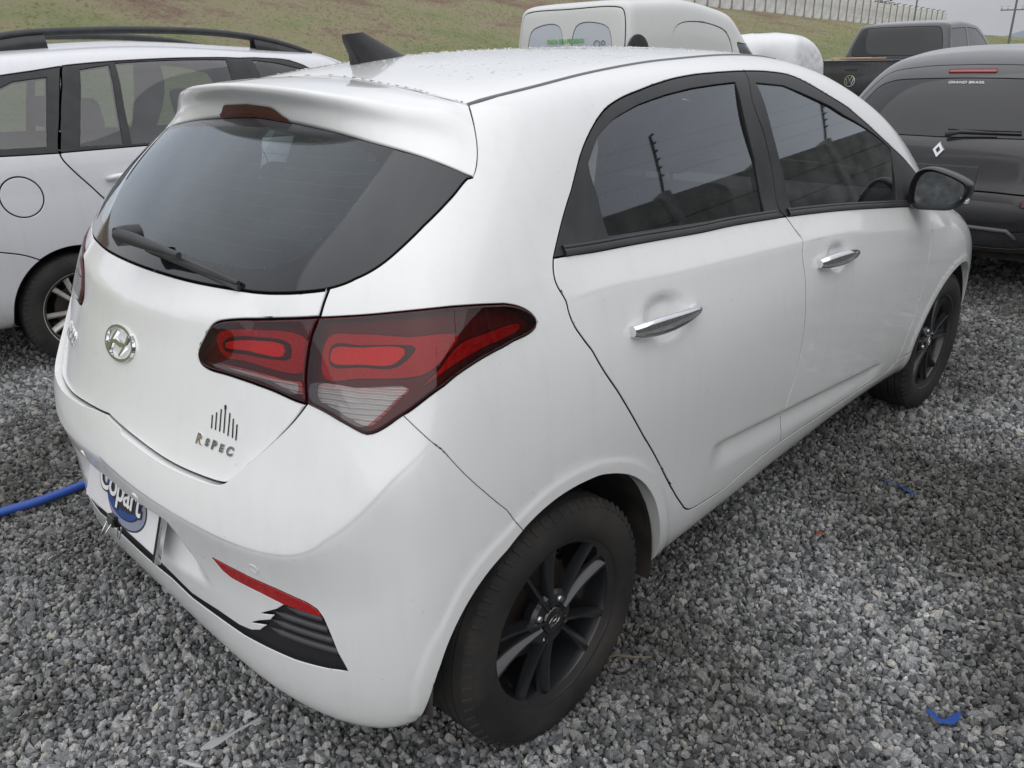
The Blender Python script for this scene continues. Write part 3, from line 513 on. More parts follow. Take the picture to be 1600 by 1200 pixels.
def tinted_glass(name, tint, gloss_rough=.02, ior=1.5, film=0.0, film_col=(.5, .5, .5), gloss=(1, 1, 1)):
    """thin sheet of glass: tinted see-through plus mirror reflection, and a little dust film"""
    m = bpy.data.materials.new(name); m.use_nodes = True
    n, l = m.node_tree.nodes, m.node_tree.links
    for x in list(n): n.remove(x)
    o = n.new('ShaderNodeOutputMaterial')
    t = n.new('ShaderNodeBsdfTransparent'); t.inputs['Color'].default_value = (*tint, 1)
    g = n.new('ShaderNodeBsdfGlossy'); g.inputs['Roughness'].default_value = gloss_rough; g.inputs['Color'].default_value = (*gloss, 1)
    fr = n.new('ShaderNodeFresnel'); fr.inputs['IOR'].default_value = ior
    mu = n.new('ShaderNodeMath'); mu.operation = 'MULTIPLY'; mu.inputs[1].default_value = 2.6; mu.use_clamp = True
    l.new(fr.outputs['Fac'], mu.inputs[0])
    mx = n.new('ShaderNodeMixShader')
    l.new(mu.outputs['Value'], mx.inputs['Fac'])
    l.new(t.outputs['BSDF'], mx.inputs[1]); l.new(g.outputs['BSDF'], mx.inputs[2])
    last = mx
    if film:
        d = n.new('ShaderNodeBsdfDiffuse'); d.inputs['Color'].default_value = (*film_col, 1)
        geo = n.new('ShaderNodeNewGeometry')
        nz = n.new('ShaderNodeTexNoise'); nz.inputs['Scale'].default_value = 7; nz.inputs['Detail'].default_value = 7
        l.new(geo.outputs['Position'], nz.inputs['Vector'])
        mr = n.new('ShaderNodeMapRange'); mr.inputs['From Min'].default_value = .3; mr.inputs['From Max'].default_value = .8
        mr.inputs['To Min'].default_value = film * .3; mr.inputs['To Max'].default_value = film * 1.6
        l.new(nz.outputs['Fac'], mr.inputs['Value'])
        m3 = n.new('ShaderNodeMixShader')
        l.new(mr.outputs['Result'], m3.inputs['Fac'])
        l.new(mx.outputs['Shader'], m3.inputs[1]); l.new(d.outputs['BSDF'], m3.inputs[2])
        last = m3
    l.new(last.outputs['Shader'], o.inputs['Surface'])
    MATS[name] = m
    return m

# ------------------------------------------------------------------ object helpers
def link(o, parent=None):
    COL.objects.link(o)
    if parent is not None:
        o.parent = parent
    return o

def tag(o, label=None, cat=None, group=None, kind=None):
    for k, v in (('label', label), ('category', cat), ('group', group), ('kind', kind)):
        if v: o[k] = v
    return o

def empty(name, loc=(0, 0, 0), rz=0., label=None, cat=None, group=None):
    o = bpy.data.objects.new(name, None)
    o.location = loc; o.rotation_euler = (0, 0, rz)
    COL.objects.link(o)
    return tag(o, label, cat, group)

def mesh_obj(name, verts, faces, mats, parent=None, fmat=None, normals=None, smooth=True, loc=None):
    me = bpy.data.meshes.new(name)
    me.from_pydata([tuple(map(float, v)) for v in verts], [], [tuple(map(int, f)) for f in faces])
    for m in (mats if isinstance(mats, (list, tuple)) else [mats]):
        me.materials.append(m)
    if fmat is not None:
        me.polygons.foreach_set('material_index', np.array(fmat, dtype=np.int32))
    if smooth:
        me.polygons.foreach_set('use_smooth', np.ones(len(me.polygons), dtype=bool))
    me.update()
    if normals is not None:
        me.normals_split_custom_set_from_vertices([tuple(map(float, v)) for v in normals])
    o = bpy.data.objects.new(name, me)
    if loc is not None: o.location = loc
    return link(o, parent)

def bm_obj(name, bm, mats, parent=None, smooth=False, loc=None, auto=None):
    me = bpy.data.meshes.new(name)
    bmesh.ops.recalc_face_normals(bm, faces=bm.faces)
    bm.to_mesh(me); bm.free()
    for m in (mats if isinstance(mats, (list, tuple)) else [mats]):
        me.materials.append(m)
    if smooth:
        me.polygons.foreach_set('use_smooth', np.ones(len(me.polygons), dtype=bool))
        if auto is not None:
            me.set_sharp_from_angle(angle=math.radians(auto))
    o = bpy.data.objects.new(name, me)
    if loc is not None: o.location = loc
    return link(o, parent)

def add_box(bm, lo, hi, bevel=0., seg=2, mat_i=0):
    g = bmesh.ops.create_cube(bm, size=1.0)
    vs = g['verts']
    lo, hi = Vector(lo), Vector(hi)
    for v in vs:
        v.co = Vector(((lo.x + hi.x) / 2 + v.co.x * (hi.x - lo.x), (lo.y + hi.y) / 2 + v.co.y * (hi.y - lo.y), (lo.z + hi.z) / 2 + v.co.z * (hi.z - lo.z)))
    fs = list({f for v in vs for f in v.link_faces})
    for f in fs: f.material_index = mat_i
    if bevel:
        es = list({e for v in vs for e in v.link_edges})
        bmesh.ops.bevel(bm, geom=es, offset=bevel, segments=seg, affect='EDGES', profile=.5)
    return vs

def add_tube(bm, pts, rad, seg=10, cap=True, mat_i=0):
    P = [Vector(p) for p in pts]
    R = rad if isinstance(rad, (list, tuple, np.ndarray)) else [rad] * len(P)
    up = Vector((0, 0, 1)); rings = []
    prev = None
    for i, p in enumerate(P):
        d = (P[min(i + 1, len(P) - 1)] - P[max(i - 1, 0)]).normalized()
        if prev is None:
            s = d.cross(up)
            if s.length < 1e-3: s = d.cross(Vector((1, 0, 0)))
        else:
            s = prev - d * prev.dot(d)
        s.normalize(); prev = s
        t = d.cross(s)
        rings.append([bm.verts.new(p + (s * math.cos(2 * math.pi * k / seg) + t * math.sin(2 * math.pi * k / seg)) * R[i]) for k in range(seg)])
    for a, b in zip(rings, rings[1:]):
        for k in range(seg):
            f = bm.faces.new((a[k], a[(k + 1) % seg], b[(k + 1) % seg], b[k])); f.material_index = mat_i
    if cap:
        for r in (rings[0], rings[-1]):
            f = bm.faces.new(r); f.material_index = mat_i

def add_lathe(bm, prof, seg=48, axis='x', centre=(0, 0, 0), mat_i=0, closed=False):
    """revolve (axial, radius) profile about an axis through centre"""
    rings = []
    c = Vector(centre)
    for h, r in prof:
        ring = []
        for k in range(seg):
            t = 2 * math.pi * k / seg
            if axis == 'x': v = Vector((h, r * math.cos(t), r * math.sin(t)))
            elif axis == 'y': v = Vector((r * math.cos(t), h, r * math.sin(t)))
            else: v = Vector((r * math.cos(t), r * math.sin(t), h))
            ring.append(bm.verts.new(c + v))
        rings.append(ring)
    pairs = list(zip(rings, rings[1:]))
    if closed: pairs.append((rings[-1], rings[0]))
    for a, b in pairs:
        for k in range(seg):
            f = bm.faces.new((a[k], a[(k + 1) % seg], b[(k + 1) % seg], b[k])); f.material_index = mat_i
    return rings

def text_mesh(name, body, size, extrude, m, parent, matrix, bevel=0., shear=0., spacing=1., align='CENTER', bold=0.):
    cu = bpy.data.curves.new(name, 'FONT')
    cu.body = body; cu.size = size; cu.extrude = extrude; cu.align_x = align; cu.align_y = 'CENTER'
    cu.bevel_depth = bevel; cu.shear = shear; cu.space_character = spacing; cu.offset = bold
    tmp = bpy.data.objects.new(name, cu)
    COL.objects.link(tmp)
    dg = bpy.context.evaluated_depsgraph_get()
    me = bpy.data.meshes.new_from_object(tmp.evaluated_get(dg))
    bpy.data.objects.remove(tmp)
    bpy.data.curves.remove(cu)
    me.name = name
    me.materials.clear(); me.materials.append(m)
    o = bpy.data.objects.new(name, me)
    link(o, parent)
    o.matrix_local = matrix
    return o

def basis(o, x, y):
    x = Vector(x).normalized(); y = Vector(y); y = (y - x * y.dot(x)).normalized(); z = x.cross(y)
    M = Matrix((x, y, z)).transposed().to_4x4(); M.translation = Vector(o)
    return M

# ------------------------------------------------------------------ cutting a shell into panels
class Trim:
    def __init__(self, sh, lines, step, far_from=None, far_mul=2.0, bmin=0.0, guides=()):
        """lines: list of chart polylines. The sheet is triangulated with all of them as edges, then
        split into the regions they enclose."""
        self.sh = sh
        pts, edges = [], []
        n_cut = 0
        for li, L in enumerate(list(lines) + list(guides)):
            if li == len(lines): n_cut = len(edges)
            L = np.array(L)
            L[:, 0] = np.clip(L[:, 0], 0, sh.amax); L[:, 1] = np.clip(L[:, 1], bmin, sh.bmax)
            k = len(pts)
            pts += [tuple(p) for p in L]
            edges += [(k + i, k + i + 1) for i in range(len(L) - 1)]
        if not len(guides): n_cut = len(edges)
        cell = step
        occ = {}
        def put(p): occ.setdefault((int(p[0] // cell), int(p[1] // cell)), []).append(p)
        for p in pts: put(p)
        def close(p, r):
            ci, cj = int(p[0] // cell), int(p[1] // cell)
            for i in (ci - 1, ci, ci + 1):
                for j in (cj - 1, cj, cj + 1):
                    for q in occ.get((i, j), ()):
                        if (q[0] - p[0]) ** 2 + (q[1] - p[1]) ** 2 < r * r: return True
            return False
        xs = [0.0]
        while xs[-1] < sh.amax - step * .6:
            xs.append(xs[-1] + step * (far_mul if far_from and xs[-1] > far_from else 1))
        xs[-1] = sh.amax
        nb = int((sh.bmax - bmin) / step) + 1
        for j, b in enumerate(np.linspace(bmin, sh.bmax, nb)):
            for i, a in enumerate(xs):
                edge = i in (0, len(xs) - 1) or j in (0, nb - 1)
                if not close((a, b), step * (.12 if edge else .42)):
                    pts.append((a, b))
        V, E, F, ov, oe, of = delaunay_2d_cdt([Vector(p) for p in pts], edges, [], 0, 1e-6)
        self.ab = np.array([(v.x, v.y) for v in V])
        tri = []
        for f in F:
            p = self.ab[list(f)]
            ar = (p[1, 0] - p[0, 0]) * (p[2, 1] - p[0, 1]) - (p[1, 1] - p[0, 1]) * (p[2, 0] - p[0, 0])
            if abs(ar) < 1e-10: continue
            tri.append(tuple(f) if ar > 0 else (f[0], f[2], f[1]))
        self.tri = tri
        cons = {tuple(sorted(e)) for e, o in zip(E, oe) if any(k < n_cut for k in o)}
        self.adj = {}
        for i, t in enumerate(tri):
            for k in range(3):
                self.adj.setdefault(tuple(sorted((t[k], t[(k + 1) % 3]))), []).append(i)
        reg = -np.ones(len(tri), int); n = 0
        nbr = [[] for _ in tri]
        for e, ts in self.adj.items():
            if len(ts) == 2 and e not in cons:
                nbr[ts[0]].append(ts[1]); nbr[ts[1]].append(ts[0])
        for i in range(len(tri)):
            if reg[i] >= 0: continue
            st = [i]; reg[i] = n
            while st:
                k = st.pop()
                for q in nbr[k]:
                    if reg[q] < 0: reg[q] = n; st.append(q)
            n += 1
        self.reg = reg; self.n = n
        self.cen = self.ab[np.array(tri)].mean(1)
        self.P, self.N = sh.eval(self.ab[:, 0], self.ab[:, 1])
        self.name = {}

    def region_at(self, ab):
        d = ((self.cen - ab) ** 2).sum(1)
        for i in np.argsort(d)[:12]:
            p = self.ab[list(self.tri[i])]
            s = [(p[(k + 1) % 3, 0] - p[k, 0]) * (ab[1] - p[k, 1]) - (p[(k + 1) % 3, 1] - p[k, 1]) * (ab[0] - p[k, 0]) for k in range(3)]
            if min(s) >= -1e-9: return self.reg[i]
        return self.reg[int(np.argmin(d))]

    def claim(self, name, *abs_):
        for q in abs_:
            r = self.region_at(np.array(q))
            if r in self.name and self.name[r] != name:
                print('CLAIM CLASH', name, self.name[r], q)
            self.name[r] = name

    def names(self):
        return [self.name.get(r) for r in self.reg]

    def build(self, groups, gap=.0018, rad=.0018, depth=.012, lip=.006, off=0.0, soft=(), deep=None, flange=True, gaps=None):
        """one panel from all triangles whose region name is in groups.
        soft: neighbour names it joins without a gap; deep: {neighbour: depth}"""
        deep = deep or {}; gaps = gaps or {}
        nm = self.names()
        groups = set(groups)
        tid = [i for i, x in enumerate(nm) if x in groups]
        if not tid:
            print('EMPTY PANEL', groups); return None
        ids = {}
        V, N, F, M = [], [], [], []
        for i in tid:
            for k in self.tri[i]:
                if k not in ids:
                    ids[k] = len(V); V.append(self.P[k] + self.N[k] * off); N.append(self.N[k])
            F.append([ids[k] for k in self.tri[i]]); M.append(0)
        V = np.array(V); N = np.array(N)
        bed = []
        sh = self.sh
        for i in tid:
            t = self.tri[i]
            for k in range(3):
                p, q = t[k], t[(k + 1) % 3]
                ts = self.adj[tuple(sorted((p, q)))]
                o = [x for x in ts if x != i]
                if o:
                    on = nm[o[0]]
                    if on in groups or on in soft: continue
                else:
                    a, b = self.ab[[p, q]].mean(0)
                    if a < 1e-5 or a > sh.amax - 1e-5 or b > sh.bmax - 1e-5: continue
                    on = None
                bed.append((ids[p], ids[q], deep.get(on, depth), gaps.get(on, gap)))
        if flange and bed:
            out = {}; dep = {}; gp = {}
            for p, q, d, g_ in bed:
                gp[p] = min(gp.get(p, 1), g_); gp[q] = min(gp.get(q, 1), g_)
                t = V[q] - V[p]
                o = np.cross(t, (N[p] + N[q]) / 2); o /= max(np.linalg.norm(o), 1e-9)
                out.setdefault(p, []).append(o); out.setdefault(q, []).append(o)
                dep[p] = max(dep.get(p, 0), d); dep[q] = max(dep.get(q, 0), d)
            r1, r2, r3 = {}, {}, {}
            V, N = list(V), list(N)
            nbv = {}
            for p, q, d, g_ in bed:
                nbv.setdefault(p, []).append(q); nbv.setdefault(q, []).append(p)
            avg, corner = {}, {}
            for k, os in out.items():
                o = np.sum(os, 0); L = np.linalg.norm(o)
                if L < 1e-6: o = os[0]; L = 1
                avg[k] = o / L
                corner[k] = min(float(x @ avg[k]) for x in os) < .93
            for _ in range(4):
                new = {}
                for k, o in avg.items():
                    if corner[k]: new[k] = o; continue
                    s_ = o * 2
                    for j in nbv[k]:
                        if not corner[j]: s_ = s_ + avg[j]
                    new[k] = s_ / max(np.linalg.norm(s_), 1e-9)
                avg = new
            for k, os in out.items():
                o = avg[k]
                c = max(.6, float(np.mean([x @ o for x in os]))) if corner[k] else 1.0
                P0, n0 = V[k].copy(), N[k]
                if abs(P0[0]) < 1e-5: o = o * np.array((0, 1, 1))
                o = o - n0 * (o @ n0); o /= max(np.linalg.norm(o), 1e-9)
                gk = gp[k]
                V[k] = P0 - o * (gk + rad) / c
                r1[k] = len(V); V.append(P0 - o * gk / c - n0 * rad); N.append(o)
                r2[k] = len(V); V.append(P0 - o * gk / c - n0 * dep[k]); N.append(o)
                if lip:
                    r3[k] = len(V); V.append(P0 + o * lip - n0 * (dep[k] + .0015)); N.append(n0)
            for p, q, d, g_ in bed:
                F.append([q, p, r1[p], r1[q]]); M.append(0)
                F.append([r1[q], r1[p], r2[p], r2[q]]); M.append(0 if d >= .03 else 1)  # walls of shallow gaps go black: the gap's shade put into the colour
                if lip:
                    F.append([r2[q], r2[p], r3[p], r3[q]]); M.append(1)
            V, N = np.array(V), np.array(N)
        return V, N, F, M

def mirrored(pan):
    V, N, F, M = pan
    s = np.array((-1.0, 1, 1))
    return V * s, N * s, [f[::-1] for f in F], M

def both(pan):
    """right half plus its mirror image, welded on the centre line"""
    V, N, F, M = pan
    V2, N2, F2, M2 = mirrored(pan)
    n = len(V)
    mp = {}
    idx = np.arange(n) + n
    on = np.abs(V[:, 0]) < 2e-4
    V = V.copy(); V[on, 0] = 0
    N = N.copy(); N[on, 0] = 0
    idx[on] = np.arange(n)[on]
    keep = ~on
    new = np.cumsum(keep) - 1 + n
    idx = np.where(on, np.arange(n), new)
    return np.vstack([V, V2[keep]]), np.vstack([N, N2[keep]]), F + [[int(idx[k]) for k in f] for f in F2], M + M2

def panel_obj(name, pan, mats, parent):
    V, N, F, M = pan
    return mesh_obj(name, V, F, mats, parent, M, N)
# ------------------------------------------------------------------ shared materials
M_white = paint('white_paint', (.82, .825, .82), (.79, .80, .795), rough=.3)
M_black = mat('seal_gap_black', (.012, .012, .012), .7)  # seals and other black parts; also paints shade into panel-gap walls
M_trimblk = mat('satin_black_trim', (.035, .036, .038), .42)
add_noise_colour(M_trimblk, (.030, .031, .033), (.045, .046, .048), 14, rough=(.36, .55))
M_gloss = mat('black_gloss', (.010, .010, .011), .08, coat=1.)
M_frit = mat('glass_border_black', (.009, .011, .015), .06, coat=.6, coat_rough=.05)
M_glass = tinted_glass('window_glass', (.74, .77, .77), film=.02, gloss=(.90, .95, 1.0))
M_rglass = tinted_glass('rear_glass', (.62, .72, .75), film=.015, gloss=(.88, .95, 1.0))
M_rglass.node_tree.nodes['Math'].inputs[1].default_value = 1.75
M_wglass = tinted_glass('windscreen_glass', (.72, .78, .76))
M_chrome = mat('chrome', (.78, .79, .80), .06, 1.)
M_dchrome = mat('dark_chrome', (.42, .43, .44), .16, 1.)
M_inside = mat('cabin_plastic', (.028, .028, .030), .75)
M_head = mat('headlining', (.22, .22, .21), .95)
M_pale = mat('pale_pillar_trim', (.60, .61, .60), .8)
M_cloth = mat('seat_cloth', (.030, .030, .033), .95)
add_noise_colour(M_cloth, (.022, .022, .025), (.045, .045, .05), 120, bump=.4, dist=.001)
M_liner = mat('arch_liner', (.020, .019, .018), .9)
add_noise_colour(M_liner, (.014, .013, .012), (.045, .040, .034), 9, bump=.3, dist=.003)
M_red = mat('lamp_red', (.40, .007, .010), .25, coat=.4)
M_red2 = mat('lamp_core_red', (.72, .025, .020), .3)
M_maroon = mat('lamp_maroon', (.060, .006, .009), .35)
M_lampblk = mat('lamp_bezel', (.016, .006, .007), .35)
M_refl = mat('lamp_reflector', (.92, .92, .90), .3, .25)
M_amber = mat('lamp_amber', (.75, .22, .02), .3)
M_lens_r = tinted_glass('red_lens', (.92, .26, .26), ior=1.5)
M_lens_c = tinted_glass('clear_lens', (.92, .92, .92), ior=1.5)
M_lens_r.node_tree.nodes['Math'].inputs[1].default_value = 1.1
M_tyre = mat('tyre_rubber', (.022, .021, .020), .82)
M_rim = mat('dark_alloy', (.017, .018, .020), .28, coat=.6, coat_rough=.10)

# fluted reflector in the reversing lamp
n_, l_, b_ = nodes(M_refl)
_g = n_.new('ShaderNodeNewGeometry'); _w = n_.new('ShaderNodeTexWave')
_w.bands_direction = 'Z'; _w.inputs['Scale'].default_value = 36; _w.inputs['Distortion'].default_value = 2.0
l_.new(_g.outputs['Position'], _w.inputs['Vector'])
_bp = n_.new('ShaderNodeBump'); _bp.inputs['Strength'].default_value = 1.0; _bp.inputs['Distance'].default_value = .006
l_.new(_w.outputs['Fac'], _bp.inputs['Height']); l_.new(_bp.outputs['Normal'], b_.inputs['Normal'])
# red light guides have a fine cell pattern
for _m in (M_red, M_red2):
    n_, l_, b_ = nodes(_m)
    _g = n_.new('ShaderNodeNewGeometry'); _v = n_.new('ShaderNodeTexVoronoi'); _v.inputs['Scale'].default_value = 140
    l_.new(_g.outputs['Position'], _v.inputs['Vector'])
    _bp = n_.new('ShaderNodeBump'); _bp.inputs['Strength'].default_value = .5; _bp.inputs['Distance'].default_value = .003
    l_.new(_v.outputs['Distance'], _bp.inputs['Height']); l_.new(_bp.outputs['Normal'], b_.inputs['Normal'])
# tyres: dusty brown wear, worked into the rubber
add_noise_colour(M_tyre, (.016, .016, .016), (.048, .043, .038), 7, detail=8, lo=.4, hi=.75, rough=(.7, .95), bump=.25, bump_scale=60, dist=.002)

# ------------------------------------------------------------------ the white hatchback
hatch = empty('hatchback_car', (0, 0, 0), 0,
              'white five-door hatchback with black wheels and red tail lamps standing on the gravel', 'car')
HS = Shell(HATCH_NET)

def chart(sh, pts, closed=False, step=.010):
    """3-D outline -> smooth chart polylines on the right half (parts left of the centre line are cut off)"""
    P = [np.array(p, float) for p in pts]
    Q = []
    for p in P:
        s = 1.0
        if p[0] < 0: s = -1.0; p = p * np.array((-1, 1, 1))
        q = sh.near(p); Q.append((s * q[0], q[1]))
    L = smooth_line(Q, step, closed)
    runs, cur = [], []
    for i, q in enumerate(L):
        if q[0] >= 0:
            if not cur and i > 0:
                p = L[i - 1]; t = -p[0] / (q[0] - p[0]); cur.append((0.0, p[1] + t * (q[1] - p[1])))
            cur.append(tuple(q))
        elif cur:
            p = L[i - 1]; t = p[0] / (p[0] - q[0]); cur.append((0.0, p[1] + t * (q[1] - p[1])))
            runs.append(cur); cur = []
    if cur: runs.append(cur)
    for r in runs:
        if 0 < r[0][0] < .02: r.insert(0, (0.0, r[0][1]))
        if 0 < r[-1][0] < .02: r.append((0.0, r[-1][1]))
    return [np.array(r) for r in runs if len(r) > 1]

def poly_chart(sh, pts, step=.008):
    """closed outline with straight sides and true corners"""
    Q = [sh.near(p) for p in pts]
    out = []
    for p, q in zip(Q, Q[1:] + Q[:1]):
        n = max(1, int(np.linalg.norm(q - p) / step))
        out += [p + (q - p) * k / n for k in range(n)]
    out.append(Q[0])
    return np.array(out)

def idx_line(sh, *cr, step=.03):
    return smooth_line([sh.index(c, r) for c, r in cr], step)

# --- pressed-in features of the sheet metal
def relax(L, n):
    L = L.copy()
    for _ in range(n): L[1:-1] = (L[:-2] + 2 * L[1:-1] + L[2:]) / 4
    return L
_raw = {k: relax(chart(HS, HC[k], step=.025)[0], 6) for k in ('crease', 'shoulder', 'scallop', 'arch', 'farch', 'lip', 'duck')}

_raw['crease'] = np.vstack([_raw['crease'], [(-.1, _raw['crease'][-1][1])]])

def tent(line, h, up, down, fade=(.1, .9), soft=.012):
    def f(ab, P):
        sh_ = ab.shape[:-1]
        q = ab.reshape(-1, 2)
        sd, s = line_dist(q, line)
        d = np.where(sd > 0, 1 - np.sqrt(sd ** 2 + soft ** 2) / up, 1 - np.sqrt(sd ** 2 + soft ** 2) / down)
        d = np.clip(d, 0, 1) ** 2
        w = sstep(s, 0, fade[0]) * (1 - sstep(s, fade[1], 1))
        return (h * d * w).reshape(sh_)
    return f

def dent(c, ra, rb, h, p=2.0):
    q0 = HS.near(c)
    def f(ab, P):
        e = ((ab[..., 0] - q0[0]) / ra) ** 2 + ((ab[..., 1] - q0[1]) / rb) ** 2
        return h * np.exp(-e ** (p / 2))
    return f

def step_line(line, h, w, reach, fade=(.08, .92)):
    def f(ab, P):
        q = ab.reshape(-1, 2); sd, s = line_dist(q, line)
        d = sstep(-sd, 0, w) * (1 - sstep(-sd, w, reach))
        return (h * d * sstep(s, 0, fade[0]) * (1 - sstep(s, fade[1], 1))).reshape(ab.shape[:-1])
    return f

def arch_lip(line):
    def f(ab, P):
        q = ab.reshape(-1, 2); sd, s = line_dist(q, line)
        d = np.abs(sd)
        return (.0035 * (1 - sstep(d, .024, .042))).reshape(ab.shape[:-1])
    return f

def plate_well(ab, P):
    x, z, y = np.abs(P[..., 0]), P[..., 2], P[..., 1]
    side = .262 + np.clip(.60 - z, 0, .2) * .85
    s = (1 - sstep(x, side - .045, side + .01)) * (1 - sstep(z, .592, .612)) * np.clip((z - .475) / .115, 0, 1) * (y < 0)
    return -.052 * s

_hr, _hf = np.mean(HC['handle_r'], 0), np.mean(HC['handle_f'], 0)
HS.disp = [
    tent(_raw['crease'][::-1], .026, .30, .17, (.001, .84), .009),            # bumper shoulder
    tent(_raw['shoulder'], .0085, .19, .12, (.10, .92), .012),           # door shoulder line
    step_line(_raw['scallop'], -.010, .018, .10),                 # scallop low on the doors
    arch_lip(_raw['arch']), arch_lip(_raw['farch']),
    tent(_raw['lip'][::-1], .013, .07, .06, (.04, 1.01)),
    plate_well,
    dent(_hr + np.array((0, .015, .005)), .062, .048, -.019, 5), dent(_hf + np.array((0, .015, .005)), .062, .048, -.019, 5),
]
# the duck-tail ledge under the rear window runs across the whole tailgate
_dk = np.vstack([[(-.1, _raw['duck'][0][1])], _raw['duck'], [HS.near((.45, -.44, 1.035))]])
HS.disp.append(tent(_dk, .010, .09, .10, (0.0001, .9)))
HS._bvh = None

ch = lambda k, closed=False, extra=(): chart(HS, list(HC[k]) + list(extra), closed)
lines = []
for k in ('dlo_top', 'dlo_bot', 'dlo_front', 'bshut', 'rdoor', 'doorbot', 'fshut', 'lamp_in', 'lamp_out', 'lamp_split',
          'tg_up', 'tg_low', 'glass', 'frit', 'spo_low', 'spo_end', 'spo_seam', 'bump_fend'):
    lines += ch(k)
for k in ('pane_r', 'pane_f', 'lo_clear', 'lo_red', 'lo_hook', 'lo_core', 'lo_blade', 'li_clear', 'li_red', 'li_hook', 'li_core'):
    lines.append(poly_chart(HS, smooth_line(HC[k], .012, True)[:-1] if k[:2] != 'pa' else HC[k]))
lines.append(poly_chart(HS, HC['reflector']))
_ARCH_A = [(.735, -.372, .22)] + HC['arch'] + [(.735, .40, .19)]
_ARCH_F = [(.735, 2.83, .17), (.79, 2.83, .25), (.82, 2.82, .38), (.825, 2.785, .50)] + HC['farch'] + [(.735, 2.17, .18)]
for _A in (_ARCH_A, _ARCH_F):
    _L = relax(chart(HS, _A)[0], 60)
    lines.append(np.vstack([[(_L[0][0], 0.0)], _L, [(_L[-1][0], 0.0)]]))
# the lower grille: only its corners on this half; it runs on through the centre line
_gr = [p for p in HC['grille']]
_i0 = next(i for i, p in enumerate(_gr) if p[0] < .1)
_i1 = len(_gr) - 1 - next(i for i, p in enumerate(_gr[::-1][13:]) if p[0] < .1) - 13
_low = [HS.near(p) for p in _gr[:_i0]]; _hi = [HS.near(p) for p in _gr if p[0] >= .1][len(_low):]
_c_lo, _c_hi = np.array((0.0, _low[-1][1] + .004)), np.array((0.0, _hi[0][1] + .004))
def straight(Q, step=.008):
    out = []
    for p, q in zip(Q, Q[1:]):
        n = max(1, int(np.linalg.norm(np.subtract(q, p)) / step))
        out += [np.array(p) + (np.array(q) - p) * k / n for k in range(n)]
    return np.array(out + [np.array(Q[-1])])
lines.append(straight([_c_hi] + _hi + [_low[0]])); lines.append(straight(_low + [_c_lo]))
lines += chart(HS, HC['ditch'] + [(.525, 1.05, 1.455), (.515, 1.25, 1.445), (.50, 1.40, 1.43)])
_wt = HS.near((.50, 1.40, 1.43))
_ce, _re = np.interp(_wt[0], HS.A, np.arange(HS.C)), np.interp(_wt[1], HS.B, np.arange(HS.R))
lines.append(idx_line(HS, (_ce, _re), (14, _re + .02), (16, _re + .02)))
lines.append(idx_line(HS, (_ce, _re), (12.5, 9), (12.7, 7.25)))
lines.append(idx_line(HS, (12.7, 7.25), (14, 7.2), (16, 7.2)))
_fs = HS.near(np.array(HC['dlo_front'][1]) * .85 + np.array(HC['s_frame_f2'][0]) * .15); _fc, _fr = np.interp(_fs[0], HS.A, np.arange(HS.C)), np.interp(_fs[1], HS.B, np.arange(HS.R))
lines.append(idx_line(HS, (_fc, _fr), (12.3, 6.95), (14, 6.95), (16, 6.95)))
lines.append(idx_line(HS, (12.3, 6.95), (13, 6.2), (14, 5.9), (16, 5.8)))
lines.append(idx_line(HS, (13.2, 0), (13.1, 3), (13.25, 5.0)))
lines.append(idx_line(HS, (13.25, 5.0), (14, 5.1), (14.6, 5.3), (15.1, 5.98)))
lines.append(idx_line(HS, (12.85, 6.45), (12.95, 5.6), (13.25, 5.0)))
lines.append(idx_line(HS, (12.3, 6.95), (12.7, 7.25)))
# extra mesh lines along the pressings so that they come out clean
def offset_line(L, d):
    t = np.gradient(L, axis=0); n = np.stack([-t[:, 1], t[:, 0]], 1)
    n /= np.maximum(np.linalg.norm(n, axis=1, keepdims=True), 1e-9)
    O = L + n * d
    return smooth_line(O, .012)
guides = []
_archA, _archF = relax(chart(HS, _ARCH_A[2:-1], step=.025)[0], 10), relax(chart(HS, _ARCH_F[3:-2], step=.025)[0], 10)
for L_ in (_archA, _archF):
    for d_ in (.010, .018, .026, .031, .036, .042, .06): guides.append(offset_line(L_, d_))
for k_, ds in (('crease', (0, .005, .011, .018, .028, .042, -.005, -.011, -.018, -.028, -.042)), ('shoulder', (0, .008, .018, .03, .05, -.008, -.018, -.03, -.05)),
               ('scallop', (0, -.006, -.012, -.018, -.03)), ('lip', (0, .010, .022, .035, -.01, -.02))):
    for d_ in ds: guides.append(offset_line(_raw[k_], d_))
for z_ in (.585, .592, .599, .606, .613, .62):
    guides.append(chart(HS, [(x_, -.6, z_) for x_ in np.linspace(0, .33, 12)], step=.012)[0])
for c_ in (_hr, _hf):
    q_ = HS.near(c_ + np.array((0, .015, .005)))
    for s_ in (.55, .7, .85, .95, 1.05, 1.2):
        guides.append(np.array([(q_[0] + .062 * s_ * math.cos(t), q_[1] + .048 * s_ * math.sin(t)) for t in np.linspace(0, 2 * math.pi, 48)]))
T = Trim(HS, lines, .013, far_from=HS.index(11.6, 0)[0], far_mul=2.0, guides=guides)
nr = HS.near
for k, v in HC.items():
    if k[:2] == 's_': T.claim(k[2:].rstrip('23'), nr(v[0]))
T.claim('windscreen', HS.index(15, 9))
T.claim('hood', HS.index(15, 6.4))
T.claim('cowl', HS.index(15, 7.08))
T.claim('front_bumper', HS.index(15, 3))
T.claim('headlamp', HS.index(13.6, 5.5))
for r in set(T.reg):
    if r not in T.name:
        T.name[r] = 'grille' if HS.pos(*T.cen[T.reg == r].mean(0)[:, None])[0, 1] < 0 else 'hole_f'

LAMP_O = ('lo_body', 'lo_red', 'lo_hook', 'lo_core', 'lo_blade', 'lo_clear')
LAMP_I = ('li_body', 'li_red', 'li_hook', 'li_core', 'li_clear')

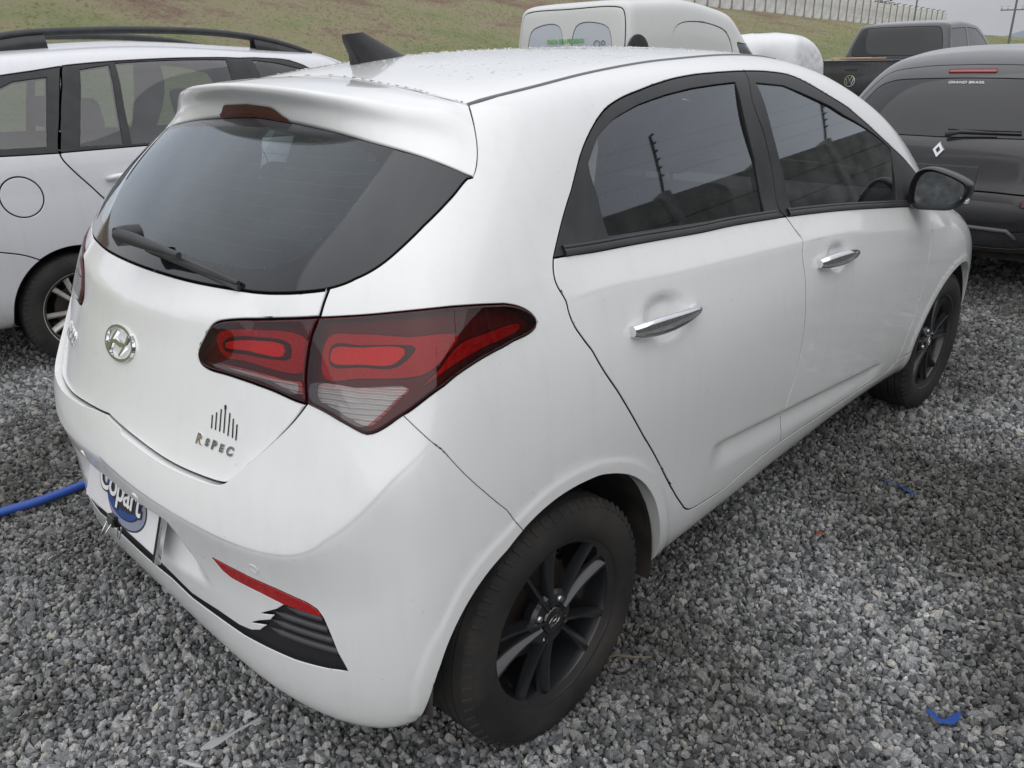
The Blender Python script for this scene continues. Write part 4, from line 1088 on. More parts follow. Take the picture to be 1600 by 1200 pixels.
# bumper stands proud of the tailgate along the loading edge
_tgl = np.vstack([c for c in ch('tg_low')])
def proud(ab):
    sd, s = line_dist(ab, _tgl)
    low = sstep(HS.index(0, 6.0)[1] - ab[:, 1], -.02, .06)
    grab = (1 - sstep(ab[:, 0], .070, .11)) * (1 - sstep(np.abs(sd), .03, .065))
    return .016 * (1 - sstep(np.abs(sd), .0, .11)) * low * (1 - sstep(ab[:, 0], .45, .60)) - .014 * grab * low

_build = T.build
def build(names, off=0.0, **kw):
    if callable(off):
        P0 = T.P; T.P = T.P + T.N * off(T.ab)[:, None]
        r = _build(names, off=0.0, **kw); T.P = P0
        return r
    return _build(names, off=off, **kw)

PT = [M_white, M_black]
# side glass is drawn to one gentle curve for both doors
_gp = np.vstack([build([k], off=-.008, flange=False)[0] for k in ('pane_r', 'pane_f')])
def _quad(V): return np.stack([np.ones(len(V)), V[:, 1], V[:, 2], V[:, 1] ** 2, V[:, 1] * V[:, 2], V[:, 2] ** 2], 1)
_gc = np.linalg.lstsq(_quad(_gp), _gp[:, 0], rcond=None)[0]
def flat_pane(pan):
    V, N, F, M = pan
    V = V.copy(); V[:, 0] = _quad(V) @ _gc
    n = np.stack([np.ones(len(V)), -(_gc[1] + 2 * _gc[3] * V[:, 1] + _gc[4] * V[:, 2]), -(_gc[2] + _gc[4] * V[:, 1] + 2 * _gc[5] * V[:, 2])], 1)
    return V, n / np.linalg.norm(n, axis=1, keepdims=True), F, M
def pair(name, pan, mats, parent_r, parent_l=None):
    """right-hand part and its mirror image"""
    a = panel_obj(name, pan, mats, parent_r)
    b = panel_obj(name, mirrored(pan), mats, parent_l or parent_r)
    return a, b

bumper = panel_obj('rear_bumper', both(build(['bumper'], off=proud, deep={'tailgate': .03, 'grille': .012, 'reflector': .008, 'hole': .035, None: .03, 'lo_body': .02, 'li_body': .02}, gap=.0004)), PT, hatch)
tailgate = panel_obj('tailgate', both(build(['tailgate'], gap=.0036, rad=.0025, depth=.022)), PT, hatch)
panel_obj('rear_window', both(build(['clear'], off=.001, soft=('frit',), flange=False)), [M_rglass, M_black], tailgate)
panel_obj('window_border', both(build(['frit'], off=.001, soft=('clear',), gap=.001)), [M_frit, M_black], tailgate)
panel_obj('roof', both(build(['roof'], gap=.002, rad=.003, depth=.014, lip=.002)), PT, hatch)
pair('side_panel', build(['side'], gaps={'bumper': .0003}, deep={'hole': .04, 'hole_f': .04, None: .03, 'roof': .014}), PT, hatch)
doors = {}
for nm_, reg_, pane_, frame_ in (('rear_door', 'door_r', 'pane_r', 'frame_r'), ('front_door', 'door_f', 'pane_f', 'frame_f')):
    dr, dl = pair(nm_, build([reg_]), PT, hatch)
    doors[nm_] = (dr, dl)
    pair('window_frame', build([frame_], off=-.001, gap=.0012, deep={pane_: .016}), [M_trimblk, M_black], dr, dl)
    pair('window_pane', flat_pane(build([pane_], off=-.007, flange=False)), [M_glass, M_black], dr, dl)
pair('front_fender', build(['fender'], deep={'hole_f': .04, None: .03}), PT, hatch)
panel_obj('hood', both(build(['hood'], gap=.003)), PT, hatch)
panel_obj('cowl', both(build(['cowl'], off=-.01)), [M_trimblk, M_black], hatch)
panel_obj('windscreen', both(build(['windscreen'], gap=.002)), [M_wglass, M_black], hatch)
panel_obj('front_bumper', both(build(['front_bumper'], deep={None: .03, 'hole_f': .035})), PT, hatch)
pair('headlamp', build(['headlamp'], off=.002), [M_refl, M_black], hatch)
pair('rear_reflector', build(['reflector'], off=.001, gap=.001), [M_red, M_black], bumper)
gpan = build(['grille'], off=-.008, flange=False)
M_mesh = mat('grille_mesh', (.022, .022, .024), .5)
n_, l_, b_ = nodes(M_mesh)
_g = n_.new('ShaderNodeNewGeometry'); _br = n_.new('ShaderNodeTexBrick'); _mp = n_.new('ShaderNodeMapping')
_mp.inputs['Rotation'].default_value = (math.pi / 2, 0, 0)
_br.inputs['Scale'].default_value = 36; _br.inputs['Mortar Size'].default_value = .012; _br.inputs['Color1'].default_value = (0, 0, 0, 1); _br.inputs['Color2'].default_value = (.1, .1, .1, 1); _br.inputs['Mortar'].default_value = (1, 1, 1, 1)
l_.new(_g.outputs['Position'], _mp.inputs['Vector']); l_.new(_mp.outputs['Vector'], _br.inputs['Vector'])
_bp = n_.new('ShaderNodeBump'); _bp.inputs['Strength'].default_value = 1; _bp.inputs['Distance'].default_value = .004
l_.new(_br.outputs['Color'], _bp.inputs['Height']); l_.new(_bp.outputs['Normal'], b_.inputs['Normal'])
grille = panel_obj('lower_grille', both(gpan), [M_mesh, M_black], bumper)

# lamps: clear or red lens outside, the lamp's own pieces 14 mm behind it
for nm_, regs, clear in (('quarter_tail_lamp', LAMP_O, 'lo_clear'), ('tailgate_tail_lamp', LAMP_I, 'li_clear')):
    par = hatch if nm_[0] == 'q' else tailgate
    pan = build(regs, off=.005, gap=.0015, rad=.004, depth=.02)
    V, N, F, M = pan
    names = T.names()
    tids = [i for i, x in enumerate(names) if x in regs]
    M = list(M)
    for j, i in enumerate(tids):
        M[j] = 2 if names[i] == clear else 0
    mats = [M_lens_r, M_maroon, M_lens_c]
    F = list(F)
    # the flange of the lens is dark
    for j in range(len(tids), len(M)): M[j] = 1
    lr, ll = pair(nm_, (V, N, F, M), mats, par)
    inner = {'lo_body': M_maroon, 'li_body': M_maroon, 'lo_red': M_red, 'li_red': M_red, 'lo_hook': M_lampblk, 'li_hook': M_lampblk,
             'lo_core': M_red2, 'li_core': M_red2, 'lo_blade': M_red, 'lo_clear': M_refl, 'li_clear': M_refl}
    depth = {'lo_hook': -.010, 'li_hook': -.010, 'lo_core': -.006, 'li_core': -.006, 'lo_red': -.012, 'li_red': -.012, 'lo_blade': -.006, 'lo_clear': -.020, 'li_clear': -.014}
    nice = {'body': 'lamp_housing', 'red': 'light_guide', 'hook': 'lamp_bezel', 'core': 'brake_light', 'blade': 'side_light', 'clear': 'reversing_light'}
    for r in regs:
        if par is not hatch and False: continue
        pn = build([r], off=depth.get(r, -.016), gap=0., depth=.012, lip=0)
        # sub-parts hang under the lamp (for the tailgate lamps: under the tailgate beside them, same level)
        pr = (lr, ll) if par is hatch else (tailgate, tailgate)
        pair(nice[r[3:]], pn, [inner[r], inner[r]], *pr)
M_rib = mat('grille_rib', (.060, .060, .064), .45)
M_wire = mat('heater_wire', (.10, .07, .05), .6)
M_mould = mat('grey_moulding', (.16, .165, .17), .55)
# ------------------------------------------------------------------ spoiler
def at_arc(L, n):
    L = np.array(L, float)
    return smooth_line(L, max(1e-4, np.linalg.norm(np.diff(L, axis=0), axis=1).sum() / (n - 1) * .999))[:n] if False else _resample(L, n)
def _resample(L, n):
    D = smooth_line(L, .004)
    s = np.r_[0, np.cumsum(np.linalg.norm(np.diff(D, axis=0), axis=1))]
    q = np.linspace(0, s[-1], n)
    return np.stack([np.interp(q, s, D[:, k]) for k in range(3)], 1)

def from_centre(L):
    """keep x >= 0, start exactly on the centre line"""
    L = [np.array(p, float) for p in L]
    if L[0][0] > L[-1][0]: L = L[::-1]
    out = []
    for p, q in zip(L, L[1:]):
        if p[0] < 0 <= q[0]:
            t = -p[0] / (q[0] - p[0]); out.append(p + (q - p) * t)
        if q[0] > 0.01: out.append(q)
    if not out or out[0][0] > 1e-6:
        f = (out[0] if out else L[0]).copy(); f[0] = 0; out.insert(0, f)
    out[0][0] = 0
    return np.array(out)

NS = 46
_seam = from_centre(HC['spo_seam']); _seam[:, 1] -= .004; _seam[:, 2] -= .0015
_low = from_centre(HC['spo_low'])
_end = np.array(HC['spo_end'], float)                     # tip up to the seam corner
_ridge = np.array([(0, -.178, 1.431), (.094, -.175, 1.429), (.23, -.157, 1.421), (.38, -.112, 1.404), (.481, -.064, 1.388), (.553, -.020, 1.378), (.590, .002, 1.362)])
S_, K_, L_ = _resample(_seam, NS), _resample(_ridge, NS), _resample(_low, NS)
w_ = sstep(np.linspace(0, 1, NS), .72, 1.0)[:, None]
M1 = S_ * .5 + K_ * .5; M1[:, 2] += .005
K_up = K_ + (S_ - K_) / np.linalg.norm(S_ - K_, axis=1, keepdims=True) * .012; K_up[:, 2] += .0015
K_dn = K_ * .86 + L_ * .14; K_dn[:, 1] -= .002
R1 = K_ * .5 + L_ * .5; R1[:, 1] += .008 * (1 - w_[:, 0])
R1 = R1 + (_end[2] - R1[-1]) * w_
ROWS = [S_, M1, K_up, K_, K_dn, R1, L_]
def spo_grid(nt=30):
    G = []
    for j in range(NS):
        col = np.array([r[j] for r in ROWS])
        G.append(_resample(col, nt))
    return np.array(G)                                     # station, t, xyz
SG = spo_grid()
_ec = _resample(_end[::-1], SG.shape[1])
_dl = _ec - SG[-1]
for j_, k_ in ((1, 1.0), (2, .72), (3, .46), (4, .25), (5, .1)): SG[-j_] = SG[-j_] + _dl * k_
def grid_mesh(G):
    a, b = G.shape[:2]
    V = G.reshape(-1, 3)
    F = [(i * b + j, i * b + j + 1, (i + 1) * b + j + 1, (i + 1) * b + j) for i in range(a - 1) for j in range(b - 1)]
    return V, F
SGf = np.concatenate([SG[::-1][:-1] * np.array((-1, 1, 1)), SG])
# closed underneath by a lip that runs in under the seam and the glass edge
lipA = SGf[:, :1] + np.array((0, -.002, -.016)); lipB = SGf[:, -1:] + np.array((0, .03, .004))
V, F = grid_mesh(np.concatenate([lipA, SGf, lipB], 1))
spoiler = mesh_obj('spoiler', V, [f[::-1] for f in F], [M_white], tailgate)
panel_obj('spoiler_bed', both(build(['spoiler_bed'], off=-.020, flange=False)), [M_white, M_black], tailgate)
# high brake light in its rear face
def spo_at(x, t):
    s = np.clip(np.interp(abs(x), SG[:, -4, 0], np.arange(NS)), 0, NS - 1.001)
    i, k = int(s), s - int(s)
    tt = t * (SG.shape[1] - 1); j, m = int(min(tt, SG.shape[1] - 2)), tt - int(min(tt, SG.shape[1] - 2))
    p = (SG[i, j] * (1 - k) + SG[i + 1, j] * k) * (1 - m) + (SG[i, j + 1] * (1 - k) + SG[i + 1, j + 1] * k) * m
    return np.array((math.copysign(p[0], x), p[1], p[2]))
rows = []
for x in np.linspace(-.15, .15, 31):
    e = 1 - sstep(abs(x), .10, .15)
    t0 = .895 + .07 * (1 - e)
    rows.append([spo_at(x, t) + np.array((0, -.003, -.001)) for t in np.linspace(t0, .992, 6)])
V, F = grid_mesh(np.array(rows))
M_hbl = mat('high_brake_lens', (.085, .006, .008), .2, coat=.4)
mesh_obj('high_brake_light', V, [f[::-1] for f in F], [M_hbl], tailgate)

# ------------------------------------------------------------------ wiper
def off_surf(p, d):
    loc, n, i, dist = HS.bvh().find_nearest(Vector(p))
    return np.array(loc) + np.array(n) * d, np.array(n)
bm = bmesh.new()
wpts = [(0.0, -.473, 1.146), (.06, -.462, 1.140), (.13, -.452, 1.132), (.20, -.438, 1.124)]
add_tube(bm, wpts, [.015, .014, .011, .007], 10)
add_lathe(bm, [(0, .0), (0, .020), (.02, .022), (.05, .020)], 20, 'y', (0.0, -.478, 1.142))
bm_obj('wiper_arm', bm, M_trimblk, tailgate, True, auto=40)
bm = bmesh.new()
bl = []
for x, d in ((-.005, .020), (.08, .017), (.16, .016), (.24, .014), (.31, .011), (.365, .008)):
    q, n = off_surf((x, -.42, 1.112 - .03 * abs(x)), d); bl.append(tuple(q))
add_tube(bm, bl, [.006, .009, .012, .010, .007, .005], 8)
bl2 = [tuple(off_surf((x, -.42, 1.104 - .035 * abs(x)), .006)[0]) for x in np.linspace(.0, .37, 8)]
add_tube(bm, bl2, .0055, 6)
bm_obj('wiper_blade', bm, M_trimblk, tailgate, True, auto=40)

# heater wires printed on the rear window
for z_ in np.linspace(1.14, 1.315, 9):
    bm = bmesh.new(); pts = []
    lim = np.interp(z_, (1.12, 1.16, 1.25, 1.31), (.36, .46, .50, .46))
    for x in np.linspace(-lim, lim, 30):
        h = HS.shoot(Vector((abs(x) + 1e-4, -3, z_)), Vector((0, 1, 0)))
        if h: pts.append((x, h[1][1] + .009, h[1][2]))
    add_tube(bm, pts, .0007, 4)
    bm_obj('heater_wire', bm, M_wire, tailgate)

# ------------------------------------------------------------------ badges on the tailgate
def tg_frame(x, z):
    o, d = Vector((x, -3, z)), Vector((0, 1, 0))
    if x < 0: o.x = -x
    loc, n, i, dist = HS.bvh().ray_cast(o, d)
    P_, N_ = np.array(loc), np.array(n)
    if x < 0: P_[0] *= -1; N_[0] *= -1
    zax = Vector(N_)
    xax = Vector((0, 0, 1)).cross(zax).normalized()
    M = Matrix((xax, zax.cross(xax), zax)).transposed().to_4x4(); M.translation = Vector(P_)
    return M

def ribbon(bm, pts, half, h, z0=0.):
    """flat bar along pts with rounded top (local x,y plane)"""
    L, Rr = [], []
    P = [Vector((*p, 0)) for p in pts]
    for i, p in enumerate(P):
        d = (P[min(i + 1, len(P) - 1)] - P[max(i - 1, 0)]).normalized()
        n = Vector((-d.y, d.x, 0))
        w = half[i] if isinstance(half, (list, tuple)) else half
        L.append([bm.verts.new(p + n * w + Vector((0, 0, z0))), bm.verts.new(p + n * w * .7 + Vector((0, 0, h))), bm.verts.new(p - n * w * .7 + Vector((0, 0, h))), bm.verts.new(p - n * w + Vector((0, 0, z0)))])
    for a, b in zip(L, L[1:]):
        for k in range(3): bm.faces.new((a[k], b[k], b[k + 1], a[k + 1]))
    bm.faces.new(L[0]); bm.faces.new(L[-1][::-1])

bm = bmesh.new()
A_, B_ = .070, .036
ov = [(A_ * math.cos(t), B_ * math.sin(t)) for t in np.linspace(0, 2 * math.pi, 49)]
ribbon(bm, ov, .0045, .006)
ribbon(bm, [(-.045, -.024), (-.040, -.008), (-.026, .012), (-.014, .026)], [.0075, .007, .006, .0045], .007)
ribbon(bm, [(.014, -.026), (.026, -.012), (.040, .008), (.045, .024)], [.0045, .006, .007, .0075], .007)
ribbon(bm, [(-.032, -.002), (-.012, .0015), (.012, -.0015), (.032, .002)], [.005, .0075, .0075, .005], .007)
emb = bm_obj('emblem', bm, M_chrome, tailgate, True, auto=35)
emb.matrix_local = tg_frame(0, .915)
text_mesh('model_letters', 'HB20', .055, .002, M_chrome, tailgate, tg_frame(-.39, .845), bevel=.0008, bold=.0008)
# bar-graph sticker and lettering low on the right
for k, (lo, hi) in enumerate(zip(HC['bars'], HC['barst'])):
    (p0, n0), (p1, n1) = off_surf(lo, .0012), off_surf(hi, .0012)
    bm = bmesh.new()
    pts = [Vector(p0).lerp(Vector(p1), t) for t in (0, .5, 1)]
    pts = [Vector(off_surf(p, .0012)[0]) for p in pts]
    s = Vector(n0).cross(Vector(p1) - Vector(p0)).normalized() * .0016
    vs = [(bm.verts.new(p + s), bm.verts.new(p - s)) for p in pts]
    for a, b in zip(vs, vs[1:]): bm.faces.new((a[0], a[1], b[1], b[0]))
    if k == 3:
        t = pts[-1]; d = (pts[-1] - pts[0]).normalized() * .004
        bm.faces.new([bm.verts.new(t + s * 2 - d), bm.verts.new(t + s * 2 + d), bm.verts.new(t - s * 1.5 + d), bm.verts.new(t - s * 1.5 - d)])
    bm_obj('sticker_bar', bm, M_black, tailgate)
rs0, rs1 = np.array(HC['rspec'][0]), np.array(HC['rspec'][1])
for ch_, f_, sz in (('R', .06, .029), ('S', .29, .020), ('P', .47, .024), ('E', .67, .020), ('C', .88, .024)):
    p = rs0 + (rs1 - rs0) * f_
    text_mesh('badge_letter', ch_, sz, .0016, M_dchrome if ch_ != 'R' else M_chrome, tailgate, tg_frame(p[0], p[2] + .004), bevel=.0006, bold=.0009, shear=.2)

# ------------------------------------------------------------------ bumper fittings
for x, z in [(s * q[0], q[2] - .004) for q in HC['sens'] for s in (1, -1)]:
    bm = bmesh.new()
    add_lathe(bm, [(-.001, .0001), (.0012, .0085), (.0012, .0095), (-.0012, .0100), (.0010, .0108), (.0006, .0128), (-.003, .0132)], 28, 'z')
    o = bm_obj('parking_sensor', bm, M_white, bumper, True, auto=50)
    o.matrix_local = tg_frame(x, z)
# ribs of the lower grille and its fine mesh
for zz in (.482, .459, .436, .413):
    for s in (1, -1):
        bm = bmesh.new()
        pts = []
        for x in np.linspace(.50, .70, 26):
            h = HS.shoot(Vector((x, -3, zz + .02 - .06 * (x - .5))), Vector((0, 1, 0)))
            if h is None or T.name.get(T.region_at(h[0])) != 'grille': continue
            pts.append((s * h[1][0], h[1][1] + .006, h[1][2]))
        if len(pts) < 3: continue
        add_tube(bm, pts, [.0005 + .0065 * min(1, i / 4) for i in range(len(pts))], 8)
        bm_obj('grille_rib', bm, M_rib, bumper, True)

# ------------------------------------------------------------------ door handles
def handle(door, pts, side):
    A0, A1 = off_surf(pts[0], 0.)[0], off_surf(pts[-1], 0.)[0]
    L = A0 + (A1 - A0) * np.linspace(0, 1, 17)[:, None]
    nn = off_surf((A0 + A1) / 2 + np.array((0, 0, .06)), 0.)[1] * .5 + off_surf(A0, 0.)[1] * .25 + off_surf(A1, 0.)[1] * .25; nn /= np.linalg.norm(nn)
    bm = bmesh.new()
    rings = []
    n = len(L)
    for i, p in enumerate(L):
        t = i / (n - 1)
        lift = .006 + .026 * math.sin(math.pi * min(1, max(0, t))) ** .55
        q = p + nn * lift
        d = L[min(i + 1, n - 1)] - L[max(i - 1, 0)]; d = d / np.linalg.norm(d)
        up = np.cross(nn, d); up /= np.linalg.norm(up)
        w = (.005 + .0165 * math.sin(math.pi * (.06 + .88 * (t ** .8))) ** .6) * (1.08 - .30 * t)
        th = .011
        rings.append([bm.verts.new(Vector((q + up * w * math.cos(a) + nn * th * math.sin(a)) * np.array((side, 1, 1)))) for a in np.linspace(0, 2 * math.pi, 14, endpoint=False)])
    for a, b in zip(rings, rings[1:]):
        for k in range(14): bm.faces.new((a[k], a[(k + 1) % 14], b[(k + 1) % 14], b[k]))
    bm.faces.new(rings[0]); bm.faces.new(rings[-1])
    # inner feet
    for i in (1, n - 2):
        q = L[i] - nn * .006; q2 = L[i] + nn * .02
        add_tube(bm, [tuple(q * np.array((side, 1, 1))), tuple(q2 * np.array((side, 1, 1)))], .007, 8)
    bm_obj('door_handle', bm, M_chrome, door, True, auto=50)
for nm_, key in (('rear_door', 'handle_r'), ('front_door', 'handle_f')):
    for k, s in ((0, 1), (1, -1)):
        handle(doors[nm_][k], HC[key], s)

# black belt moulding along the bottom of the side windows
bl_ = np.array(HC['dlo_bot'])
for s in (1, -1):
    for nm_, lo_, hi_ in (('rear_door', .08, 1.005), ('front_door', 1.02, 1.98)):
        L = _resample(bl_, 60); L = L[(L[:, 1] > lo_) & (L[:, 1] < hi_)]
        bm = bmesh.new(); rings = []
        for p in L:
            q, nn = off_surf(p + np.array((0, 0, .004)), .001); up = np.array((0, 0, 1.0)) - nn * nn[2]; up /= np.linalg.norm(up)
            prof = [(-.004, -.002), (-.003, .004), (.005, .0055), (.010, .003), (.013, .0045), (.018, .003), (.019, -.004)]
            rings.append([bm.verts.new(Vector((q + up * a + nn * b) * np.array((s, 1, 1)))) for a, b in prof])
        for a, b in zip(rings, rings[1:]):
            for k in range(len(prof) - 1): bm.faces.new((a[k], a[k + 1], b[k + 1], b[k]))
        bm_obj('belt_moulding', bm, M_trimblk, doors[nm_][0 if s > 0 else 1], True, auto=40)

# grey moulding in the roof ditch
for s in (1, -1):
    bm = bmesh.new()
    L = [off_surf(p, -.002)[0] * np.array((s, 1, 1)) for p in _resample(np.array(HC['ditch'] + [(.525, 1.05, 1.455), (.515, 1.25, 1.445), (.50, 1.40, 1.43)]), 50)]
    add_tube(bm, [tuple(p) for p in L], .0052, 8)
    bm_obj('roof_moulding', bm, M_mould, hatch, True)
# ------------------------------------------------------------------ mirrors
def side_mirror(s):
    root = bpy.data.objects.new('side_mirror', None)     # replaced below by the housing mesh
    bpy.data.objects.remove(root)
    # outline of the rear-facing rim in x,z at y = 1.93, housing bulges forward
    out = [(.795, .940), (.79, .99), (.797, 1.035), (.815, 1.066), (.845, 1.074), (.89, 1.062), (.935, 1.042), (.966, 1.020), (.972, .99), (.955, .952), (.925, .930), (.87, .926), (.82, .928)]
    O = smooth_line([(x, z) for x, z in out], .008, True)[:-1]
    c = O.mean(0)
    bm = bmesh.new(); rings = []
    for y, k in ((1.962, .79), (1.945, .82), (1.932, .945), (1.94, .985), (1.96, 1.0), (1.99, .985), (2.02, .92), (2.045, .80), (2.06, .60), (2.067, .3)):
        rings.append([bm.verts.new((s * (c[0] + (x - c[0]) * k), y + .32 * (x - .88) * k - .12 * (z - 1.0) * k, c[1] + (z - c[1]) * k)) for x, z in O])
    for a, b in zip(rings, rings[1:]):
        for i in range(len(O)): bm.faces.new((a[i], a[(i + 1) % len(O)], b[(i + 1) % len(O)], b[i]))
    bm.faces.new(rings[-1])
    add_tube(bm, [(s * .775, 2.03, .945), (s * .80, 2.02, .95), (s * .83, 2.01, .965)], [.035, .03, .028], 12)
    hous = bm_obj('side_mirror', bm, mat('mirror_shell', (.010, .010, .011), .28), hatch, True, auto=50)
    bm = bmesh.new()
    vs = [bm.verts.new((s * (c[0] + (x - c[0]) * .81), 1.956 + (.32 * (x - .88) - .12 * (z - 1.0)) * .81, c[1] + (z - c[1]) * .81)) for x, z in O]
    bm.faces.new(vs)
    bm_obj('mirror_glass', bm, mat('mirror_glass', (.34, .36, .37), .05, 1.), hous)
    bm = bmesh.new()
    add_box(bm, (s * .956 - .012, 1.972, .955), (s * .956 + .012, 2.0, .975), .004)
    bm_obj('turn_repeater', bm, M_refl, hous)
for s in (1, -1): side_mirror(s)

# ------------------------------------------------------------------ shark-fin aerial
bm = bmesh.new()
prof = [(.150, 0, .030), (.165, .0, .034), (.20, 0, .033), (.25, 0, .026), (.30, 0, .016), (.335, 0, .004)]
rings = []
for f in np.linspace(0, 1, 9):
    # slice at height fraction f: rear edge leans back, front edge slopes down to the nose
    z = f * .074
    y0 = .165 - .02 * sstep(f, .25, 1.0) - .004 * math.sin(f * 3)
    y1 = .340 - .134 * f
    ring = []
    for t in np.linspace(0, 2 * math.pi, 28, endpoint=False):
        u = (1 - math.cos(t)) / 2
        y = y0 + (y1 - y0) * u
        w = (.030 * (1 - f) ** 1.2 + .008) * (math.sin(math.pi * min(1, .18 + .82 * (1 - u))) ** .7 if u > .05 else .8)
        base = 1.4755 + .018 * (y - .25) / .1 * .5
        ring.append(bm.verts.new((w * (1 if math.sin(t) >= 0 else -1) * abs(math.sin(t)) ** .6, y, base - .010 + z)))
    rings.append(ring)
for a, b in zip(rings, rings[1:]):
    for i in range(28): bm.faces.new((a[i], a[(i + 1) % 28], b[(i + 1) % 28], b[i]))
bm.faces.new(rings[-1])
M_fin = mat('fin_plastic', (.030, .030, .032), .4)
bm_obj('roof_aerial', bm, M_fin, hatch, True, auto=45)

# ------------------------------------------------------------------ wheels
def make_wheel_meshes():
    """alloy wheel and tyre, axis along +x (outer face at +x), centre at origin"""
    W = {}
    bm = bmesh.new()
    R_, rb = .298, .207
    prof = [(.070, .190), (.084, .206), (.090, .214), (.094, .228), (.0955, .245), (.0940, .262), (.089, .276), (.0865, .280), (.084, .2845), (.079, .290), (.070, .2945)]
    tread = []
    for x0, x1 in ((.070, .050), (.044, .020), (.014, -.014), (-.020, -.044), (-.050, -.070)):
        tread += [(x0, .2955 if abs(x0) > .06 else .298), (x1, .2955 if abs(x1) > .06 else .298), (x1 - .001, .291), (x1 - .005, .291)]
    prof += tread[:-2] + [(-.079, .290), (-.086, .280), (-.094, .262), (-.0955, .245), (-.090, .214), (-.084, .206), (-.070, .190)]
    add_lathe(bm, prof, 96, 'x')
    W['tyre'] = bm
    # shoulder sipes: small raised lugs round the tyre
    bm2 = bm
    for k in range(64):
        t = 2 * math.pi * k / 64
        c, s_ = math.cos(t), math.sin(t)
        def P(x, r, dt): return (x, r * math.cos(t + dt), r * math.sin(t + dt))
        for sgn in (1, -1):
            v = [bm2.verts.new(P(sgn * a, r, dt)) for a, r, dt in ((.0880, .2790, -.010), (.0880, .2790, .028), (.0740, .2950, .036), (.0740, .2950, -.002))]
            w = [bm2.verts.new(P(sgn * a, r, dt)) for a, r, dt in ((.0900, .2800, -.006), (.0900, .2800, .024), (.0765, .2975, .030), (.0765, .2975, .004))]
            bm2.faces.new(w)
            for i in range(4): bm2.faces.new((v[i], v[(i + 1) % 4], w[(i + 1) % 4], w[i]))
    bm = bmesh.new()
    # rim: lip, barrel
    add_lathe(bm, [(.070, .190), (.080, .208), (.0845, .2125), (.0865, .2105), (.0840, .205), (.076, .1995), (.060, .194), (.0, .183), (-.07, .186)], 72, 'x')
    W['rim'] = bm
    # ten blade spokes in five pairs, each a ridge with a bevelled flank
    bm = bmesh.new()
    for k in range(5):
        for sg in (-1, 1):
            t0 = 2 * math.pi * k / 5 + math.pi / 2 + sg * .20
            t1 = 2 * math.pi * k / 5 + math.pi / 2 + sg * .24
            sec = []
            for f in np.linspace(0, 1, 7):
                r = .040 + (.199 - .040) * f
                t = t0 + (t1 - t0) * f
                x = .068 - .012 * math.sin(f * math.pi) * .5 + .004 * f
                e = (-math.sin(t), math.cos(t)); rr = (math.cos(t), math.sin(t))
                hgt = .030 - .008 * f
                def pt(xx, w): return bm.verts.new((xx, r * rr[0] + w * sg * e[0], r * rr[1] + w * sg * e[1]))
                k_ = .88 + .42 * f
                sec.append([pt(x - hgt, -.015 * k_), pt(x - .013, -.0125 * k_), pt(x, -.0015 * k_), pt(x - .0005, .0045 * k_), pt(x - .012, .0075 * k_), pt(x - hgt, .009 * k_)])
            for a, b in zip(sec, sec[1:]):
                for i in range(5): bm.faces.new((a[i], a[i + 1], b[i + 1], b[i]))
            bm.faces.new(sec[-1]); bm.faces.new(sec[0])
    add_lathe(bm, [(.030, .070), (.050, .070), (.058, .062), (.060, .050), (.059, .034), (.056, .033)], 40, 'x')
    W['spokes'] = bm
    bm = bmesh.new()
    add_lathe(bm, [(.052, .034), (.060, .033), (.064, .030), (.066, .020), (.0665, .0005)], 36, 'x')
    W['hub_cap'] = bm
    bm = bmesh.new()
    ribm = bmesh.new(); ribbon(ribm, [(.019 * math.cos(t), .0115 * math.sin(t)) for t in np.linspace(0, 2 * math.pi, 33)], .0014, .0012)
    ribbon(ribm, [(-.010, -.007), (-.004, .007)], .0018, .0012); ribbon(ribm, [(.004, -.007), (.010, .007)], .0018, .0012); ribbon(ribm, [(-.007, 0), (.007, 0)], .0018, .0012)
    W['cap_emblem'] = ribm
    bm = bmesh.new()
    add_lathe(bm, [(.046, .0095), (.060, .0092), (.0645, .0065), (.066, .0005)], 12, 'x')
    W['wheel_bolt'] = bm
    bm.verts.ensure_lookup_table()
    bm3 = bmesh.new()
    add_lathe(bm3, [(-.02, .002), (-.02, .125), (-.012, .128), (-.005, .125), (-.005, .002)], 40, 'x')
    W['brake_disc'] = bm3
    meshes = {}
    for k, b in W.items():
        if not b.verts: continue
        me = bpy.data.meshes.new(k)
        bmesh.ops.recalc_face_normals(b, faces=b.faces)
        b.to_mesh(me); b.free()
        me.polygons.foreach_set('use_smooth', np.ones(len(me.polygons), dtype=bool))
        me.set_sharp_from_angle(angle=math.radians(32))
        meshes[k] = me
    return meshes
WM = make_wheel_meshes()
M_bolt = mat('steel_bolt', (.55, .55, .54), .3, 1.)
M_disc = mat('brake_iron', (.09, .075, .065), .6, .6)
for k, m_ in (('tyre', M_tyre), ('rim', M_rim), ('spokes', M_rim), ('hub_cap', M_gloss), ('cap_emblem', M_dchrome), ('wheel_bolt', M_bolt), ('brake_disc', M_disc)):
    WM[k].materials.append(m_)
def place_wheel(car, loc, side, spin=0., steer=0., scale=1.0, rim=None):
    w = bpy.data.objects.new('wheel', None)
    w.location = loc
    w.rotation_euler = (0, 0, (0 if side > 0 else math.pi) + steer)
    w.scale = (scale,) * 3
    link(w, car)
    for k in ('tyre', 'rim', 'spokes', 'hub_cap', 'brake_disc'):
        o = bpy.data.objects.new(k, WM[k]); o.rotation_euler = (spin, 0, 0); link(o, w)
    o = bpy.data.objects.new('cap_emblem', WM['cap_emblem']); link(o, w)
    o.matrix_local = Matrix.Rotation(spin, 4, 'X') @ basis((.0662, 0, 0), (0, 1, 0), (0, 0, 1))
    for k in range(4):
        t = spin + math.pi / 4 + k * math.pi / 2
        o = bpy.data.objects.new('wheel_bolt', WM['wheel_bolt'])
        o.location = (0, .050 * math.cos(t), .050 * math.sin(t)); link(o, w)
    return w
HZ = .288
